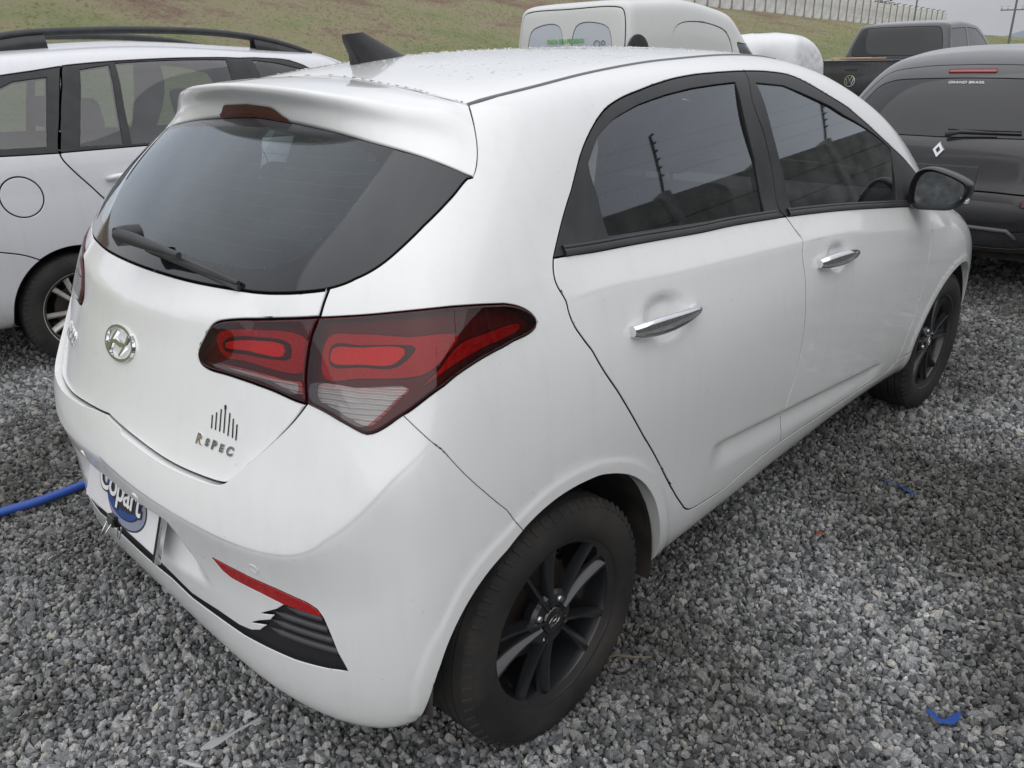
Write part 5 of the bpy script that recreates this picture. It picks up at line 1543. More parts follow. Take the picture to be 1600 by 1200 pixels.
place_wheel(hatch, (.735, 0, HZ), 1, .25)
place_wheel(hatch, (-.735, 0, HZ), -1, .9)
place_wheel(hatch, (.737, 2.443, HZ), 1, 1.1, -.03)
place_wheel(hatch, (-.737, 2.443, HZ), -1, .4, -.03)
# arch liners
for y0 in (.005, 2.46):
    for s in (1, -1):
        bm = bmesh.new()
        rows_ = []
        for x in (.805, .78, .60, .50):
            rows_.append([bm.verts.new((s * x, y0 + .372 * math.cos(t), HZ - .01 + .372 * math.sin(t))) for t in np.linspace(-.22, math.pi + .02, 30)])
        for a, b in zip(rows_, rows_[1:]):
            for i in range(29): bm.faces.new((a[i], a[i + 1], b[i + 1], b[i]))
        bm.faces.new([v for v in rows_[-1]])
        bm_obj('arch_liner', bm, M_liner, hatch, True, auto=40)
# mud flap corner and floor pan
bm = bmesh.new(); add_box(bm, (-.70, .42, .235), (.70, 2.02, .30), .01); add_box(bm, (-.49, -.46, .30), (.49, .43, .40), .01); add_box(bm, (-.49, 2.02, .22), (.49, 3.0, .45), .01)
bm_obj('underbody', bm, M_liner, hatch)
# ------------------------------------------------------------------ cabin
def trim(names, off, m, name):
    for n_ in names:
        p = build([n_], off=off, flange=False)
        if p and n_ in ('roof', 'tailgate'): panel_obj(name, both(p), [m, m], hatch)
        elif p: pair(name, p, [m, m], hatch)
trim(['roof'], -.035, M_head, 'headlining')
trim(['door_r', 'door_f'], -.055, M_inside, 'door_trim')
trim(['tailgate'], -.05, M_inside, 'tailgate_trim')
trim(['side'], -.045, M_inside, 'pillar_trim')
def cushion(bm, lo, hi, tilt=0., bev=.04, pivot=None):
    vs0 = set(bm.verts)
    add_box(bm, lo, hi, bev, 3)
    if tilt:
        pv = Vector(pivot or ((lo[0] + hi[0]) / 2, hi[1], lo[2]))
        bmesh.ops.rotate(bm, verts=[v for v in bm.verts if v not in vs0], cent=pv, matrix=Matrix.Rotation(tilt, 3, 'X'))
for s in (1, -1):
    bm = bmesh.new()
    cushion(bm, (s * .36 - .25, 1.15, .38), (s * .36 + .25, 1.66, .56))
    cushion(bm, (s * .36 - .24, 1.06, .50), (s * .36 + .24, 1.20, 1.12), .24, .05, (s * .36, 1.13, .52))
    seat = bm_obj('front_seat', bm, M_cloth, hatch, True, auto=50)
    bm = bmesh.new()
    cushion(bm, (s * .36 - .13, .93, 1.135), (s * .36 + .13, 1.03, 1.325), .12, .045, (s * .36, .98, 1.14))
    add_tube(bm, [(s * .36 - .05, .995, 1.05), (s * .36 - .05, .985, 1.16)], .006, 6)
    add_tube(bm, [(s * .36 + .05, .995, 1.05), (s * .36 + .05, .985, 1.16)], .006, 6)
    bm_obj('headrest', bm, M_cloth, seat, True, auto=50)
bm = bmesh.new()
cushion(bm, (-.60, .42, .40), (.60, .85, .56))
cushion(bm, (-.60, .25, .52), (.60, .39, 1.06), .30, .05, (0, .34, .54))
bench = bm_obj('rear_bench', bm, M_cloth, hatch, True, auto=50)
for x in (-.36, .36):
    bm = bmesh.new(); cushion(bm, (x - .12, .13, 1.06), (x + .12, .21, 1.20), .1, .035, (x, .17, 1.06))
    bm_obj('headrest', bm, M_cloth, bench, True, auto=50)
bm = bmesh.new(); add_box(bm, (-.52, -.42, .58), (.52, .30, .61), .004); bm_obj('cargo_floor', bm, mat('cargo_carpet', (.12, .115, .10), .95), hatch)
bm = bmesh.new(); add_box(bm, (-.66, 1.95, .55), (.66, 2.35, .93), .06, 3); bm_obj('dashboard', bm, M_inside, hatch, True, auto=40)
bm = bmesh.new()
pts = [(-.36 + .18 * math.cos(t), 1.83 + .06 * math.sin(t), .93 + .17 * math.sin(t)) for t in np.linspace(0, 2 * math.pi, 33)]
add_tube(bm, pts, .016, 8, cap=False); add_tube(bm, [(-.36, 1.83, .93), (-.36, 2.0, .82)], .03, 8)
bm_obj('steering_wheel', bm, M_inside, hatch, True)
bm = bmesh.new(); add_box(bm, (-.13, 1.80, 1.315), (.13, 1.83, 1.375), .012); add_tube(bm, [(0, 1.82, 1.37), (0, 1.85, 1.42)], .01, 6); bm_obj('rear_view_mirror', bm, M_inside, hatch, True, auto=40)
# pale rear pillar trims inside
for s in (1, -1):
    bm = bmesh.new()
    pts = [(s * .635, .225, .78), (s * .63, .235, .86), (s * .625, .26, .96), (s * .615, .295, 1.06), (s * .60, .335, 1.17), (s * .585, .375, 1.27), (s * .565, .40, 1.35)]
    vs = []
    for i_, (x, y, z) in enumerate(pts):
        w_l = .055 - .004 * i_
        vs.append([bm.verts.new((x, y - w_l, z)), bm.verts.new((x - s * .014, y - w_l * .5, z)), bm.verts.new((x - s * .016, y + w_l * .5, z)), bm.verts.new((x, y + w_l, z))])
    for a, b in zip(vs, vs[1:]):
        for i in range(3): bm.faces.new((a[i], a[i + 1], b[i + 1], b[i]))
    bm_obj('rear_pillar_trim', bm, M_pale, hatch, True)

# ------------------------------------------------------------------ rain drops on the paint and glass
def drops(name, regions, n, rmin, rmax, parent, clump=0.0, side_flip=False, keep=None):
    nm = T.names()
    tid = np.array([i for i, x in enumerate(nm) if x in regions])
    tr = np.array(T.tri)[tid]
    P_, N_ = T.P, T.N
    ar = np.linalg.norm(np.cross(P_[tr[:, 1]] - P_[tr[:, 0]], P_[tr[:, 2]] - P_[tr[:, 0]]), axis=1)
    if keep is not None: ar = ar * keep(P_[tr].mean(1))
    pick = rng.choice(len(tr), n, p=ar / ar.sum())
    a = rng.random(n); b = rng.random(n); fl = a + b > 1; a[fl] = 1 - a[fl]; b[fl] = 1 - b[fl]
    t = tr[pick]
    C = P_[t[:, 0]] * (1 - a - b)[:, None] + P_[t[:, 1]] * a[:, None] + P_[t[:, 2]] * b[:, None]
    Nn = N_[t[:, 0]]
    base = []
    k = 7
    dirs = [(math.cos(2 * math.pi * i / k), math.sin(2 * math.pi * i / k)) for i in range(k)]
    V, F = [], []
    for c, nn in zip(C, Nn):
        r = rmin + (rmax - rmin) * rng.random() ** 2.2
        if rng.random() < .5: c = c * np.array((-1, 1, 1)); nn = nn * np.array((-1, 1, 1))
        e1 = np.cross(nn, (0, 0, 1.0)); e1 = e1 / max(np.linalg.norm(e1), 1e-6); e2 = np.cross(nn, e1)
        st = 1 + .5 * rng.random(); rot = rng.random() * 6.28
        o = len(V)
        for h, w in ((0, 1.0), (.28, .85), (.48, .45)):
            for dx, dy in dirs:
                x, y = dx * w, dy * w * st
                x, y = x * math.cos(rot) - y * math.sin(rot), x * math.sin(rot) + y * math.cos(rot)
                V.append(c + (e1 * x + e2 * y) * r + nn * (h * r + .0002))
        V.append(c + nn * (.55 * r))
        for lv in (0, 1):
            for i in range(k):
                p0 = o + lv * k
                F.append((p0 + i, p0 + (i + 1) % k, p0 + k + (i + 1) % k, p0 + k + i))
        for i in range(k): F.append((o + 2 * k + i, o + 2 * k + (i + 1) % k, o + 3 * k))
    ob = mesh_obj(name, V, F, [M_drop], parent)
    tag(ob, kind='stuff')
M_drop = tinted_glass('water', (1., 1., 1.), ior=1.33)
M_drop.node_tree.nodes['Math'].inputs[1].default_value = 3.2
drops('rain_drops', {'roof'}, 1100, .0014, .0044, hatch, keep=lambda c: np.where(c[:, 1] < .75, 3.0, 1.0) * (c[:, 1] > .13) * (c[:, 0] < .50))
drops('rain_drops', {'side', 'door_r', 'door_f', 'bumper', 'fender', 'tailgate'}, 900, .0008, .0022, hatch)
# ------------------------------------------------------------------ ground
CAM = np.array(cam.location)
FH = np.array((math.sin(yaw), math.cos(yaw))); RH = np.array((math.cos(yaw), -math.sin(yaw)))
def ts(x, y):
    d = np.stack([np.asarray(x) - CAM[0], np.asarray(y) - CAM[1]], -1)
    return d @ FH, d @ RH

M_ground = mat('gravel_bed', (.06, .06, .06), .9)
n_, l_, b_ = nodes(M_ground)
_geo = n_.new('ShaderNodeNewGeometry')
_v = n_.new('ShaderNodeTexVoronoi'); _v.inputs['Scale'].default_value = 36
_v2 = n_.new('ShaderNodeTexVoronoi'); _v2.feature = 'DISTANCE_TO_EDGE'; _v2.inputs['Scale'].default_value = 36
_nz = n_.new('ShaderNodeTexNoise'); _nz.inputs['Scale'].default_value = .9; _nz.inputs['Detail'].default_value = 6
for x in (_v, _v2, _nz): l_.new(_geo.outputs['Position'], x.inputs['Vector'])
_hs = n_.new('ShaderNodeSeparateColor'); l_.new(_v.outputs['Color'], _hs.inputs['Color'])
_cr = n_.new('ShaderNodeValToRGB')
_cr.color_ramp.elements[0].color = (.06, .06, .06, 1); _cr.color_ramp.elements[1].color = (.42, .42, .415, 1)
l_.new(_hs.outputs['Red'], _cr.inputs['Fac'])
_ed = n_.new('ShaderNodeMapRange'); _ed.inputs['From Max'].default_value = .12; _ed.inputs['To Min'].default_value = .25
l_.new(_v2.outputs['Distance'], _ed.inputs['Value'])
_mu = n_.new('ShaderNodeMix'); _mu.data_type = 'RGBA'; _mu.blend_type = 'MULTIPLY'; _mu.inputs['Factor'].default_value = 1
l_.new(_cr.outputs['Color'], _mu.inputs['A']); l_.new(_ed.outputs['Result'], _mu.inputs['B'])
_dk = n_.new('ShaderNodeValToRGB'); _dk.color_ramp.elements[0].position = .35; _dk.color_ramp.elements[1].position = .6
_dk.color_ramp.elements[0].color = (.62, .62, .60, 1); _dk.color_ramp.elements[1].color = (1, 1, 1, 1)
l_.new(_nz.outputs['Fac'], _dk.inputs['Fac'])
_mu2 = n_.new('ShaderNodeMix'); _mu2.data_type = 'RGBA'; _mu2.blend_type = 'MULTIPLY'; _mu2.inputs['Factor'].default_value = 1
l_.new(_mu.outputs['Result'], _mu2.inputs['A']); l_.new(_dk.outputs['Color'], _mu2.inputs['B'])
l_.new(_mu2.outputs['Result'], b_.inputs['Base Color'])
_bp = n_.new('ShaderNodeBump'); _bp.inputs['Strength'].default_value = 1; _bp.inputs['Distance'].default_value = .012
l_.new(_v2.outputs['Distance'], _bp.inputs['Height']); l_.new(_bp.outputs['Normal'], b_.inputs['Normal'])
bm = bmesh.new()
vs = [bm.verts.new(v) for v in ((-600, -200, -.024), (400, -200, -.024), (400, 900, -.024), (-600, 900, -.024))]
bm.faces.new(vs)
tag(bm_obj('ground', bm, M_ground), kind='structure')

# loose stones: one scatter of instanced crushed rock on the part of the yard that can be seen closely
M_stone = mat('granite_chip', (.2, .2, .2), .75, spec=.4)
n_, l_, b_ = nodes(M_stone)
_oi = n_.new('ShaderNodeObjectInfo'); _geo = n_.new('ShaderNodeNewGeometry'); _tc = n_.new('ShaderNodeTexCoord')
_cr = n_.new('ShaderNodeValToRGB')
els = _cr.color_ramp.elements
els[0].position = 0; els[0].color = (.10, .104, .106, 1); els[1].position = 1; els[1].color = (.62, .62, .61, 1)
for p_, c_ in ((.30, (.195, .20, .204)), (.62, (.30, .306, .31)), (.90, (.45, .45, .445)), (.975, (.42, .40, .35))):
    e = els.new(p_); e.color = (*c_, 1)
l_.new(_oi.outputs['Random'], _cr.inputs['Fac'])
_sp = n_.new('ShaderNodeTexNoise'); _sp.inputs['Scale'].default_value = 260; _sp.inputs['Detail'].default_value = 3
l_.new(_geo.outputs['Position'], _sp.inputs['Vector'])
_sr = n_.new('ShaderNodeMapRange'); _sr.inputs['From Min'].default_value = .3; _sr.inputs['From Max'].default_value = .7; _sr.inputs['To Min'].default_value = .6; _sr.inputs['To Max'].default_value = 1.45
l_.new(_sp.outputs['Fac'], _sr.inputs['Value'])
_mu = n_.new('ShaderNodeMix'); _mu.data_type = 'RGBA'; _mu.blend_type = 'MULTIPLY'; _mu.inputs['Factor'].default_value = 1
l_.new(_cr.outputs['Color'], _mu.inputs['A']); l_.new(_sr.outputs['Result'], _mu.inputs['B'])
# damp, muddy patches of the yard
_nz = n_.new('ShaderNodeTexNoise'); _nz.inputs['Scale'].default_value = .9; _nz.inputs['Detail'].default_value = 6
l_.new(_geo.outputs['Position'], _nz.inputs['Vector'])
_dk = n_.new('ShaderNodeValToRGB'); _dk.color_ramp.elements[0].position = .38; _dk.color_ramp.elements[1].position = .60
_dk.color_ramp.elements[0].color = (.34, .33, .31, 1); _dk.color_ramp.elements[1].color = (1, 1, 1, 1)
l_.new(_nz.outputs['Fac'], _dk.inputs['Fac'])
_mu2 = n_.new('ShaderNodeMix'); _mu2.data_type = 'RGBA'; _mu2.blend_type = 'MULTIPLY'; _mu2.inputs['Factor'].default_value = 1
l_.new(_mu.outputs['Result'], _mu2.inputs['A']); l_.new(_dk.outputs['Color'], _mu2.inputs['B'])
l_.new(_mu2.outputs['Result'], b_.inputs['Base Color'])

def scatter_group(name, protos, material, rot_full=True):
    """instances on the vertices of the host mesh; protos(ng) adds instance geometries and returns their sockets"""
    ng = bpy.data.node_groups.new(name, 'GeometryNodeTree')
    ng.interface.new_socket('Geometry', in_out='INPUT', socket_type='NodeSocketGeometry')
    ng.interface.new_socket('Geometry', in_out='OUTPUT', socket_type='NodeSocketGeometry')
    N, L = ng.nodes, ng.links
    gi, go = N.new('NodeGroupInput'), N.new('NodeGroupOutput')
    j = N.new('GeometryNodeJoinGeometry')
    for s in protos(N, L):
        g2i = N.new('GeometryNodeGeometryToInstance')
        L.new(s, g2i.inputs['Geometry']); L.new(g2i.outputs['Instances'], j.inputs['Geometry'])
    iop = N.new('GeometryNodeInstanceOnPoints')
    L.new(gi.outputs[0], iop.inputs['Points']); L.new(j.outputs['Geometry'], iop.inputs['Instance'])
    iop.inputs['Pick Instance'].default_value = True
    rv = N.new('FunctionNodeRandomValue'); rv.data_type = 'FLOAT_VECTOR'
    rv.inputs['Max'].default_value = (6.283, 6.283, 6.283) if rot_full else (.25, .25, 6.283)
    L.new(rv.outputs[0], iop.inputs['Rotation'])
    na = N.new('GeometryNodeInputNamedAttribute'); na.data_type = 'FLOAT'; na.inputs['Name'].default_value = 'sz'
    L.new(na.outputs['Attribute'], iop.inputs['Scale'])
    sm = N.new('GeometryNodeSetMaterial'); sm.inputs['Material'].default_value = material
    L.new(iop.outputs['Instances'], sm.inputs['Geometry']); L.new(sm.outputs['Geometry'], go.inputs[0])
    return ng

def stone_protos(N, L):
    """angular chips: convex hulls of jittered points"""
    out = []
    for k in range(12):
        ico = N.new('GeometryNodeMeshIcoSphere'); ico.inputs['Radius'].default_value = .5; ico.inputs['Subdivisions'].default_value = 1 + k % 2
        rv = N.new('FunctionNodeRandomValue'); rv.data_type = 'FLOAT_VECTOR'; rv.inputs['Seed'].default_value = 11 + k
        j = .30 if k % 2 == 0 else .17
        rv.inputs['Min'].default_value = (-j, -j, -j); rv.inputs['Max'].default_value = (j, j, j)
        sp = N.new('GeometryNodeSetPosition')
        L.new(ico.outputs['Mesh'], sp.inputs['Geometry']); L.new(rv.outputs[0], sp.inputs['Offset'])
        ch = N.new('GeometryNodeConvexHull'); L.new(sp.outputs['Geometry'], ch.inputs['Geometry'])
        tr = N.new('GeometryNodeTransform'); tr.inputs['Scale'].default_value = (1.2, 1.0 - .05 * (k % 4), .70 + .06 * (k % 3))
        L.new(ch.outputs['Convex Hull'], tr.inputs['Geometry'])
        ss = N.new('GeometryNodeSetShadeSmooth'); ss.inputs['Shade Smooth'].default_value = False
        L.new(tr.outputs['Geometry'], ss.inputs['Geometry'])
        out.append(ss.outputs['Geometry'])
    return out

def scatter(name, P, size, ng, kind='stuff', label=None, cat=None):
    me = bpy.data.meshes.new(name)
    me.vertices.add(len(P))
    me.vertices.foreach_set('co', np.asarray(P, dtype=np.float32).ravel())
    at_ = me.attributes.new('sz', 'FLOAT', 'POINT')
    at_.data.foreach_set('value', np.asarray(size, dtype=np.float32))
    me.update()
    o = bpy.data.objects.new(name, me); COL.objects.link(o)
    o.modifiers.new('scatter', 'NODES').node_group = ng
    tag(o, label, cat, kind=kind)
    return o

def stone_points():
    Ps, Ss = [], []
    # (near range, far range, half angle either side, spacing, mean size)
    for r0, r1, sp, sz in ((.3, 3.4, .0132, .0163), (3.4, 6.0, .0165, .0200), (6.0, 9.5, .026, .030), (9.5, 15.0, .05, .052)):
        g = np.arange(-r1, r1, sp)
        X, Y = np.meshgrid(g, g); X = X.ravel() + CAM[0]; Y = Y.ravel() + CAM[1]
        X = X + rng.uniform(-.42, .42, X.shape) * sp; Y = Y + rng.uniform(-.42, .42, Y.shape) * sp
        t, s = ts(X, Y); r = np.hypot(t, s); a = np.arctan2(s, t)
        k = (r > r0) & (r < r1) & (np.abs(a) < math.radians(50)) & (t > .2)
        # nothing shows deep under the cars
        k &= ~((np.abs(X) < .35) & (Y > .2) & (Y < 2.6)) & ~((np.abs(X + 3.49) < .5) & (Y > .2) & (Y < 3))
        X, Y = X[k], Y[k]
        z = -.010 + .006 * np.sin(X * 3.1 + 1) * np.sin(Y * 2.7) + rng.normal(0, .0045, X.shape)
        if r1 < 7:      # a second, lower layer so that no bare bed shows between the stones
            k2 = rng.random(X.shape) < .75
            Ps.append(np.stack([X + rng.uniform(-.5, .5, X.shape) * sp, Y + rng.uniform(-.5, .5, X.shape) * sp, z - .011], 1)[k2]); Ss.append(sz * 1.05 * np.ones(k2.sum()))
        Ps.append(np.stack([X, Y, z], 1)); Ss.append(sz * np.exp(rng.normal(0, .25, X.shape)))
    return np.vstack(Ps), np.concatenate(Ss)
sp_, ss_ = stone_points()
gravel = scatter('gravel', sp_, ss_, scatter_group('stones', stone_protos, M_stone), label='loose grey crushed granite stones covering the parking yard', cat='gravel')

# ------------------------------------------------------------------ grassy bank
def crest_z(s): return np.where(s > 15, 5.0 - (s - 15) * .054, 5.0 + (15 - s) * .045)
def bank_z(t, s):
    q = (t - (60 + s)) / math.sqrt(2)
    f = np.clip((q + 27) / 27, 0, 1)
    z = np.maximum(crest_z(s), .5) * (.55 * f + .45 * f * f * (3 - 2 * f))
    z = np.where(q > 0, z - .02 * q, z)
    return z + .22 * np.sin(t * .35 + s * .2) * np.sin(s * .31) * np.clip(f * 3, 0, 1) * np.clip(-q / 6, 0, 1) - .012 * (f <= 0)
M_grass = mat('bank_turf', (.08, .09, .03), .95)
n_, l_, b_ = nodes(M_grass)
_geo = n_.new('ShaderNodeNewGeometry')
_n1 = n_.new('ShaderNodeTexNoise'); _n1.inputs['Scale'].default_value = .22; _n1.inputs['Detail'].default_value = 8; _n1.inputs['Roughness'].default_value = .68
_n2 = n_.new('ShaderNodeTexNoise'); _n2.inputs['Scale'].default_value = 2.4; _n2.inputs['Detail'].default_value = 9; _n2.inputs['Roughness'].default_value = .8
for x in (_n1, _n2): l_.new(_geo.outputs['Position'], x.inputs['Vector'])
_sep = n_.new('ShaderNodeSeparateXYZ'); l_.new(_geo.outputs['Position'], _sep.inputs['Vector'])
_hz = n_.new('ShaderNodeMapRange'); _hz.inputs['From Min'].default_value = 1.0; _hz.inputs['From Max'].default_value = 5.2; _hz.inputs['To Min'].default_value = -.10; _hz.inputs['To Max'].default_value = .22
l_.new(_sep.outputs['Z'], _hz.inputs['Value'])
_ad = n_.new('ShaderNodeMath'); l_.new(_n1.outputs['Fac'], _ad.inputs[0]); l_.new(_hz.outputs['Result'], _ad.inputs[1])
_ad2 = n_.new('ShaderNodeMath'); _ad2.operation = 'MULTIPLY_ADD'; _ad2.inputs[1].default_value = .55; l_.new(_n2.outputs['Fac'], _ad2.inputs[0]); l_.new(_ad.outputs[0], _ad2.inputs[2])
_cr = n_.new('ShaderNodeValToRGB'); els = _cr.color_ramp.elements
els[0].position = .60; els[0].color = (.155, .18, .075, 1); els[1].position = .98; els[1].color = (.17, .105, .08, 1)
for p_, c_ in ((.74, (.20, .205, .10)), (.83, (.24, .21, .13)),):
    e = els.new(p_); e.color = (*c_, 1)
l_.new(_ad2.outputs[0], _cr.inputs['Fac']); l_.new(_cr.outputs['Color'], b_.inputs['Base Color'])
_bp = n_.new('ShaderNodeBump'); _bp.inputs['Strength'].default_value = .9; _bp.inputs['Distance'].default_value = .12
l_.new(_n2.outputs['Fac'], _bp.inputs['Height']); l_.new(_bp.outputs['Normal'], b_.inputs['Normal'])
ss1 = np.linspace(-75, 95, 150); qq = np.concatenate([np.linspace(-36, 0, 60), np.linspace(1, 60, 18)])
S2, Q2 = np.meshgrid(ss1, qq); T2 = 60 + S2 + Q2 * math.sqrt(2)
Z2 = bank_z(T2, S2)
XY = CAM[:2] + T2[..., None] * FH + S2[..., None] * RH
V, F = grid_mesh(np.concatenate([XY, Z2[..., None]], -1))
tag(mesh_obj('grass_bank', V, F, [M_grass]), kind='structure')
# tufts on the bank
def tuft_protos(N, L):
    out = []
    for k in range(4):
        cone = N.new('GeometryNodeMeshCone'); cone.inputs['Vertices'].default_value = 3
        cone.inputs['Radius Top'].default_value = 0; cone.inputs['Radius Bottom'].default_value = .055; cone.inputs['Depth'].default_value = .9
        ln = N.new('GeometryNodeMeshIcoSphere'); ln.inputs['Radius'].default_value = .32; ln.inputs['Subdivisions'].default_value = 1
        iop = N.new('GeometryNodeInstanceOnPoints')
        L.new(ln.outputs['Mesh'], iop.inputs['Points']); L.new(cone.outputs['Mesh'], iop.inputs['Instance'])
        rv = N.new('FunctionNodeRandomValue'); rv.data_type = 'FLOAT_VECTOR'; rv.inputs['Min'].default_value = (-.7, -.7, 0); rv.inputs['Max'].default_value = (.7, .7, 6); rv.inputs['Seed'].default_value = k
        L.new(rv.outputs[0], iop.inputs['Rotation'])
        re = N.new('GeometryNodeRealizeInstances'); L.new(iop.outputs['Instances'], re.inputs['Geometry'])
        tr = N.new('GeometryNodeTransform'); tr.inputs['Scale'].default_value = (1, 1, .45)
        L.new(re.outputs['Geometry'], tr.inputs['Geometry'])
        out.append(tr.outputs['Geometry'])
    return out
M_tuft = mat('grass_blades', (.1, .11, .035), .8)
n_, l_, b_ = nodes(M_tuft)
_oi = n_.new('ShaderNodeObjectInfo'); _cr = n_.new('ShaderNodeValToRGB'); els = _cr.color_ramp.elements
els[0].color = (.24, .27, .12, 1); els[1].color = (.42, .38, .25, 1)
e = els.new(.55); e.color = (.32, .33, .17, 1)
l_.new(_oi.outputs['Random'], _cr.inputs['Fac']); l_.new(_cr.outputs['Color'], b_.inputs['Base Color'])
nt = 120000
s_ = rng.uniform(-48, 60, nt); q_ = -rng.uniform(0, 1, nt) ** 1.0 * 33
t_ = 60 + s_ + q_ * math.sqrt(2)
k_ = (t_ > 9) & (np.abs(np.arctan2(s_, t_)) < math.radians(46)) & (rng.random(nt) < np.clip(1.15 - bank_z(t_, s_) / 7.5, .15, 1))
t_, s_ = t_[k_], s_[k_]
xy = CAM[:2] + t_[:, None] * FH + s_[:, None] * RH
scatter('grass', np.concatenate([xy, (bank_z(t_, s_) + .01)[:, None]], 1), rng.uniform(.05, .12, len(t_)), scatter_group('tufts', tuft_protos, M_tuft, False), label='short dry grass growing on the bank behind the cars', cat='grass')

# ------------------------------------------------------------------ perimeter wall on the crest
M_conc = mat('white_concrete', (.62, .62, .60), .85)
add_noise_colour(M_conc, (.50, .50, .48), (.68, .68, .66), 1.2, detail=8)
M_post = mat('grey_concrete', (.26, .26, .25), .9)
add_noise_colour(M_post, (.20, .20, .19), (.34, .33, .31), 6, detail=8)
wall = empty('perimeter_wall', (0, 0, 0), 0, 'white precast concrete wall with grey posts running along the crest of the grass bank', 'wall')
s = 4.0
me_p = me_q = None
def wall_pt(s):
    t = 60 + s
    p = CAM[:2] + t * FH + s * RH
    return np.array((p[0], p[1], float(bank_z(np.array(t), np.array(s)))))
pts = [wall_pt(x) for x in np.arange(2, 64, 1.5)]
for a, b in zip(pts, pts[1:]):
    d = b - a; L = np.hypot(d[0], d[1]); ang = math.atan2(d[1], d[0])
    if me_p is None:
        bm = bmesh.new()
        for k in range(5): add_box(bm, (.06, -.025, .03 + k * .5), (L - .06, .025, .03 + k * .5 + .485), .008, 1)
        o = bm_obj('wall_panel', bm, M_conc, wall); me_p = o.data
        bm = bmesh.new(); add_box(bm, (-.09, -.10, -.4), (.09, .10, 2.75), .012, 1)
        add_box(bm, (-.05, -.40, 2.70), (.05, .06, 2.80), .01, 1)
        q = bm_obj('wall_post', bm, M_post, wall); me_q = q.data
    else:
        o = link(bpy.data.objects.new('wall_panel', me_p), wall); q = link(bpy.data.objects.new('wall_post', me_q), wall)
    for x in (o, q): x.location = a; x.rotation_euler = (0, 0, ang)

# wall along the yard's right-hand side (seen mirrored in the hatchback's windows)
swall = empty('boundary_wall', (5.6, 0, 0), 0, 'grey concrete boundary wall with electric fence on leaning posts, mirrored in the car windows', 'wall')
M_cw = mat('weathered_concrete', (.22, .215, .20), .9)
add_noise_colour(M_cw, (.13, .128, .115), (.27, .26, .24), 2.2, detail=9, bump=.3, dist=.01)
me_a = me_b = None
for k in range(14):
    y = -2 + k * 2.5
    if me_a is None:
        me_a = []
        for j in range(7):
            bm = bmesh.new(); add_box(bm, (-.04, .10, j * .47), (.04, 2.40, j * .47 + .462), .01, 1)
            o = bm_obj('concrete_slab', bm, M_cw, swall); me_a.append(o.data); o.location = (0, y, 0)
        bm = bmesh.new(); add_box(bm, (-.10, -.10, -.2), (.10, .10, 3.36), .015, 1)
        o = bm_obj('concrete_post', bm, M_post, swall); o.location = (0, y, 0); me_b = o.data
        bm = bmesh.new(); add_tube(bm, [(0, 0, 3.25), (-.10, 0, 3.5), (-.34, 0, 4.25)], .022, 8)
        for i in range(6): add_tube(bm, [(-.13 - i * .042, 0, 3.6 + i * .13), (-.19 - i * .042, 0, 3.59 + i * .13)], .018, 6)
        o = bm_obj('fence_arm', bm, M_liner, swall); o.location = (0, y, 0); me_c = o.data
    else:
        for m_, nm_ in [(x, 'concrete_slab') for x in me_a] + [(me_b, 'concrete_post'), (me_c, 'fence_arm')]:
            o = link(bpy.data.objects.new(nm_, m_), swall); o.location = (0, y, 0)
for i in range(0, 6, 2):
    bm = bmesh.new(); add_tube(bm, [(-.19 - i * .042, -2, 3.59 + i * .13), (-.19 - i * .042, 15, 3.57 + i * .13), (-.19 - i * .042, 30.5, 3.59 + i * .13)], .0014, 4)
    bm_obj('fence_wire', bm, M_black, swall)

# ------------------------------------------------------------------ far side: low hills, poles, lines, tree
def world_at(t, s, z): 
    p = CAM[:2] + t * FH + s * RH
    return (float(p[0]), float(p[1]), z)
M_far = mat('far_hills', (.20, .23, .26), 1.)
V = []
for i, a in enumerate(np.linspace(-.2, 1.1, 60)):
    h = 6 + 5 * math.sin(i * .37) + 3 * math.sin(i * .9 + 1)
    for r, z in ((560, -2), (600, h * .7), (640, h), (760, 0)):
        V.append(world_at(r * math.cos(a), r * math.sin(a), z))
F = [(i * 4 + j, i * 4 + j + 1, (i + 1) * 4 + j + 1, (i + 1) * 4 + j) for i in range(59) for j in range(3)]
tag(mesh_obj('hills', V, F, [M_far]), kind='structure')
M_pole = mat('pole_grey', (.16, .16, .16), .8)
def utility_pole(t, s, h, label, arms=2):
    e = empty('utility_pole', world_at(t, s, 0), yaw * -1, label, 'pole')
    bm = bmesh.new(); add_tube(bm, [(0, 0, -.3), (0, 0, h * .5), (0, 0, h)], [.07, .06, .05], 10); bm_obj('shaft', bm, M_pole, e, True, auto=40)
    for k in range(arms):
        bm = bmesh.new(); add_box(bm, (-.8, -.03, h - .42 - k * .8), (.8, .03, h - .36 - k * .8), .01, 1)
        c = bm_obj('crossarm', bm, M_pole, e)
        for x in (-.75, -.4, .4, .75):
            bm = bmesh.new(); add_lathe(bm, [(0, .04), (.08, .06), (.1, .03), (.2, .05), (.22, .01)], 8, 'z', (x, 0, h - .36 - k * .8)); bm_obj('insulator', bm, M_conc, c)
    return e
utility_pole(60, 28.6, 4.5, 'thin utility pole standing beyond the dark pickup', 1)
utility_pole(48, 28.4, 4.1, 'utility pole with two crossarms beside the overhead lines', 2)
for k, (z0, z1) in enumerate(((4.6, 3.4), (5.0, 4.2), (7.2, 4.6))):
    bm = bmesh.new()
    A_, B_ = Vector(world_at(46, 34 + k, z0 + 2.0)), Vector(world_at(120, 45 - 6 * k, z1 + 6 - k))
    pts = [A_.lerp(B_, f) + Vector((0, 0, -4 * .8 * f * (1 - f))) for f in np.linspace(0, 1, 14)]
    add_tube(bm, pts, .018, 5)
    tag(bm_obj('power_line', bm, M_black), ['lowest thin power line sagging across the grey sky', 'middle power line running from the crossarm pole', 'highest power line above the distant hills'][k], 'cable', 'overhead power lines')

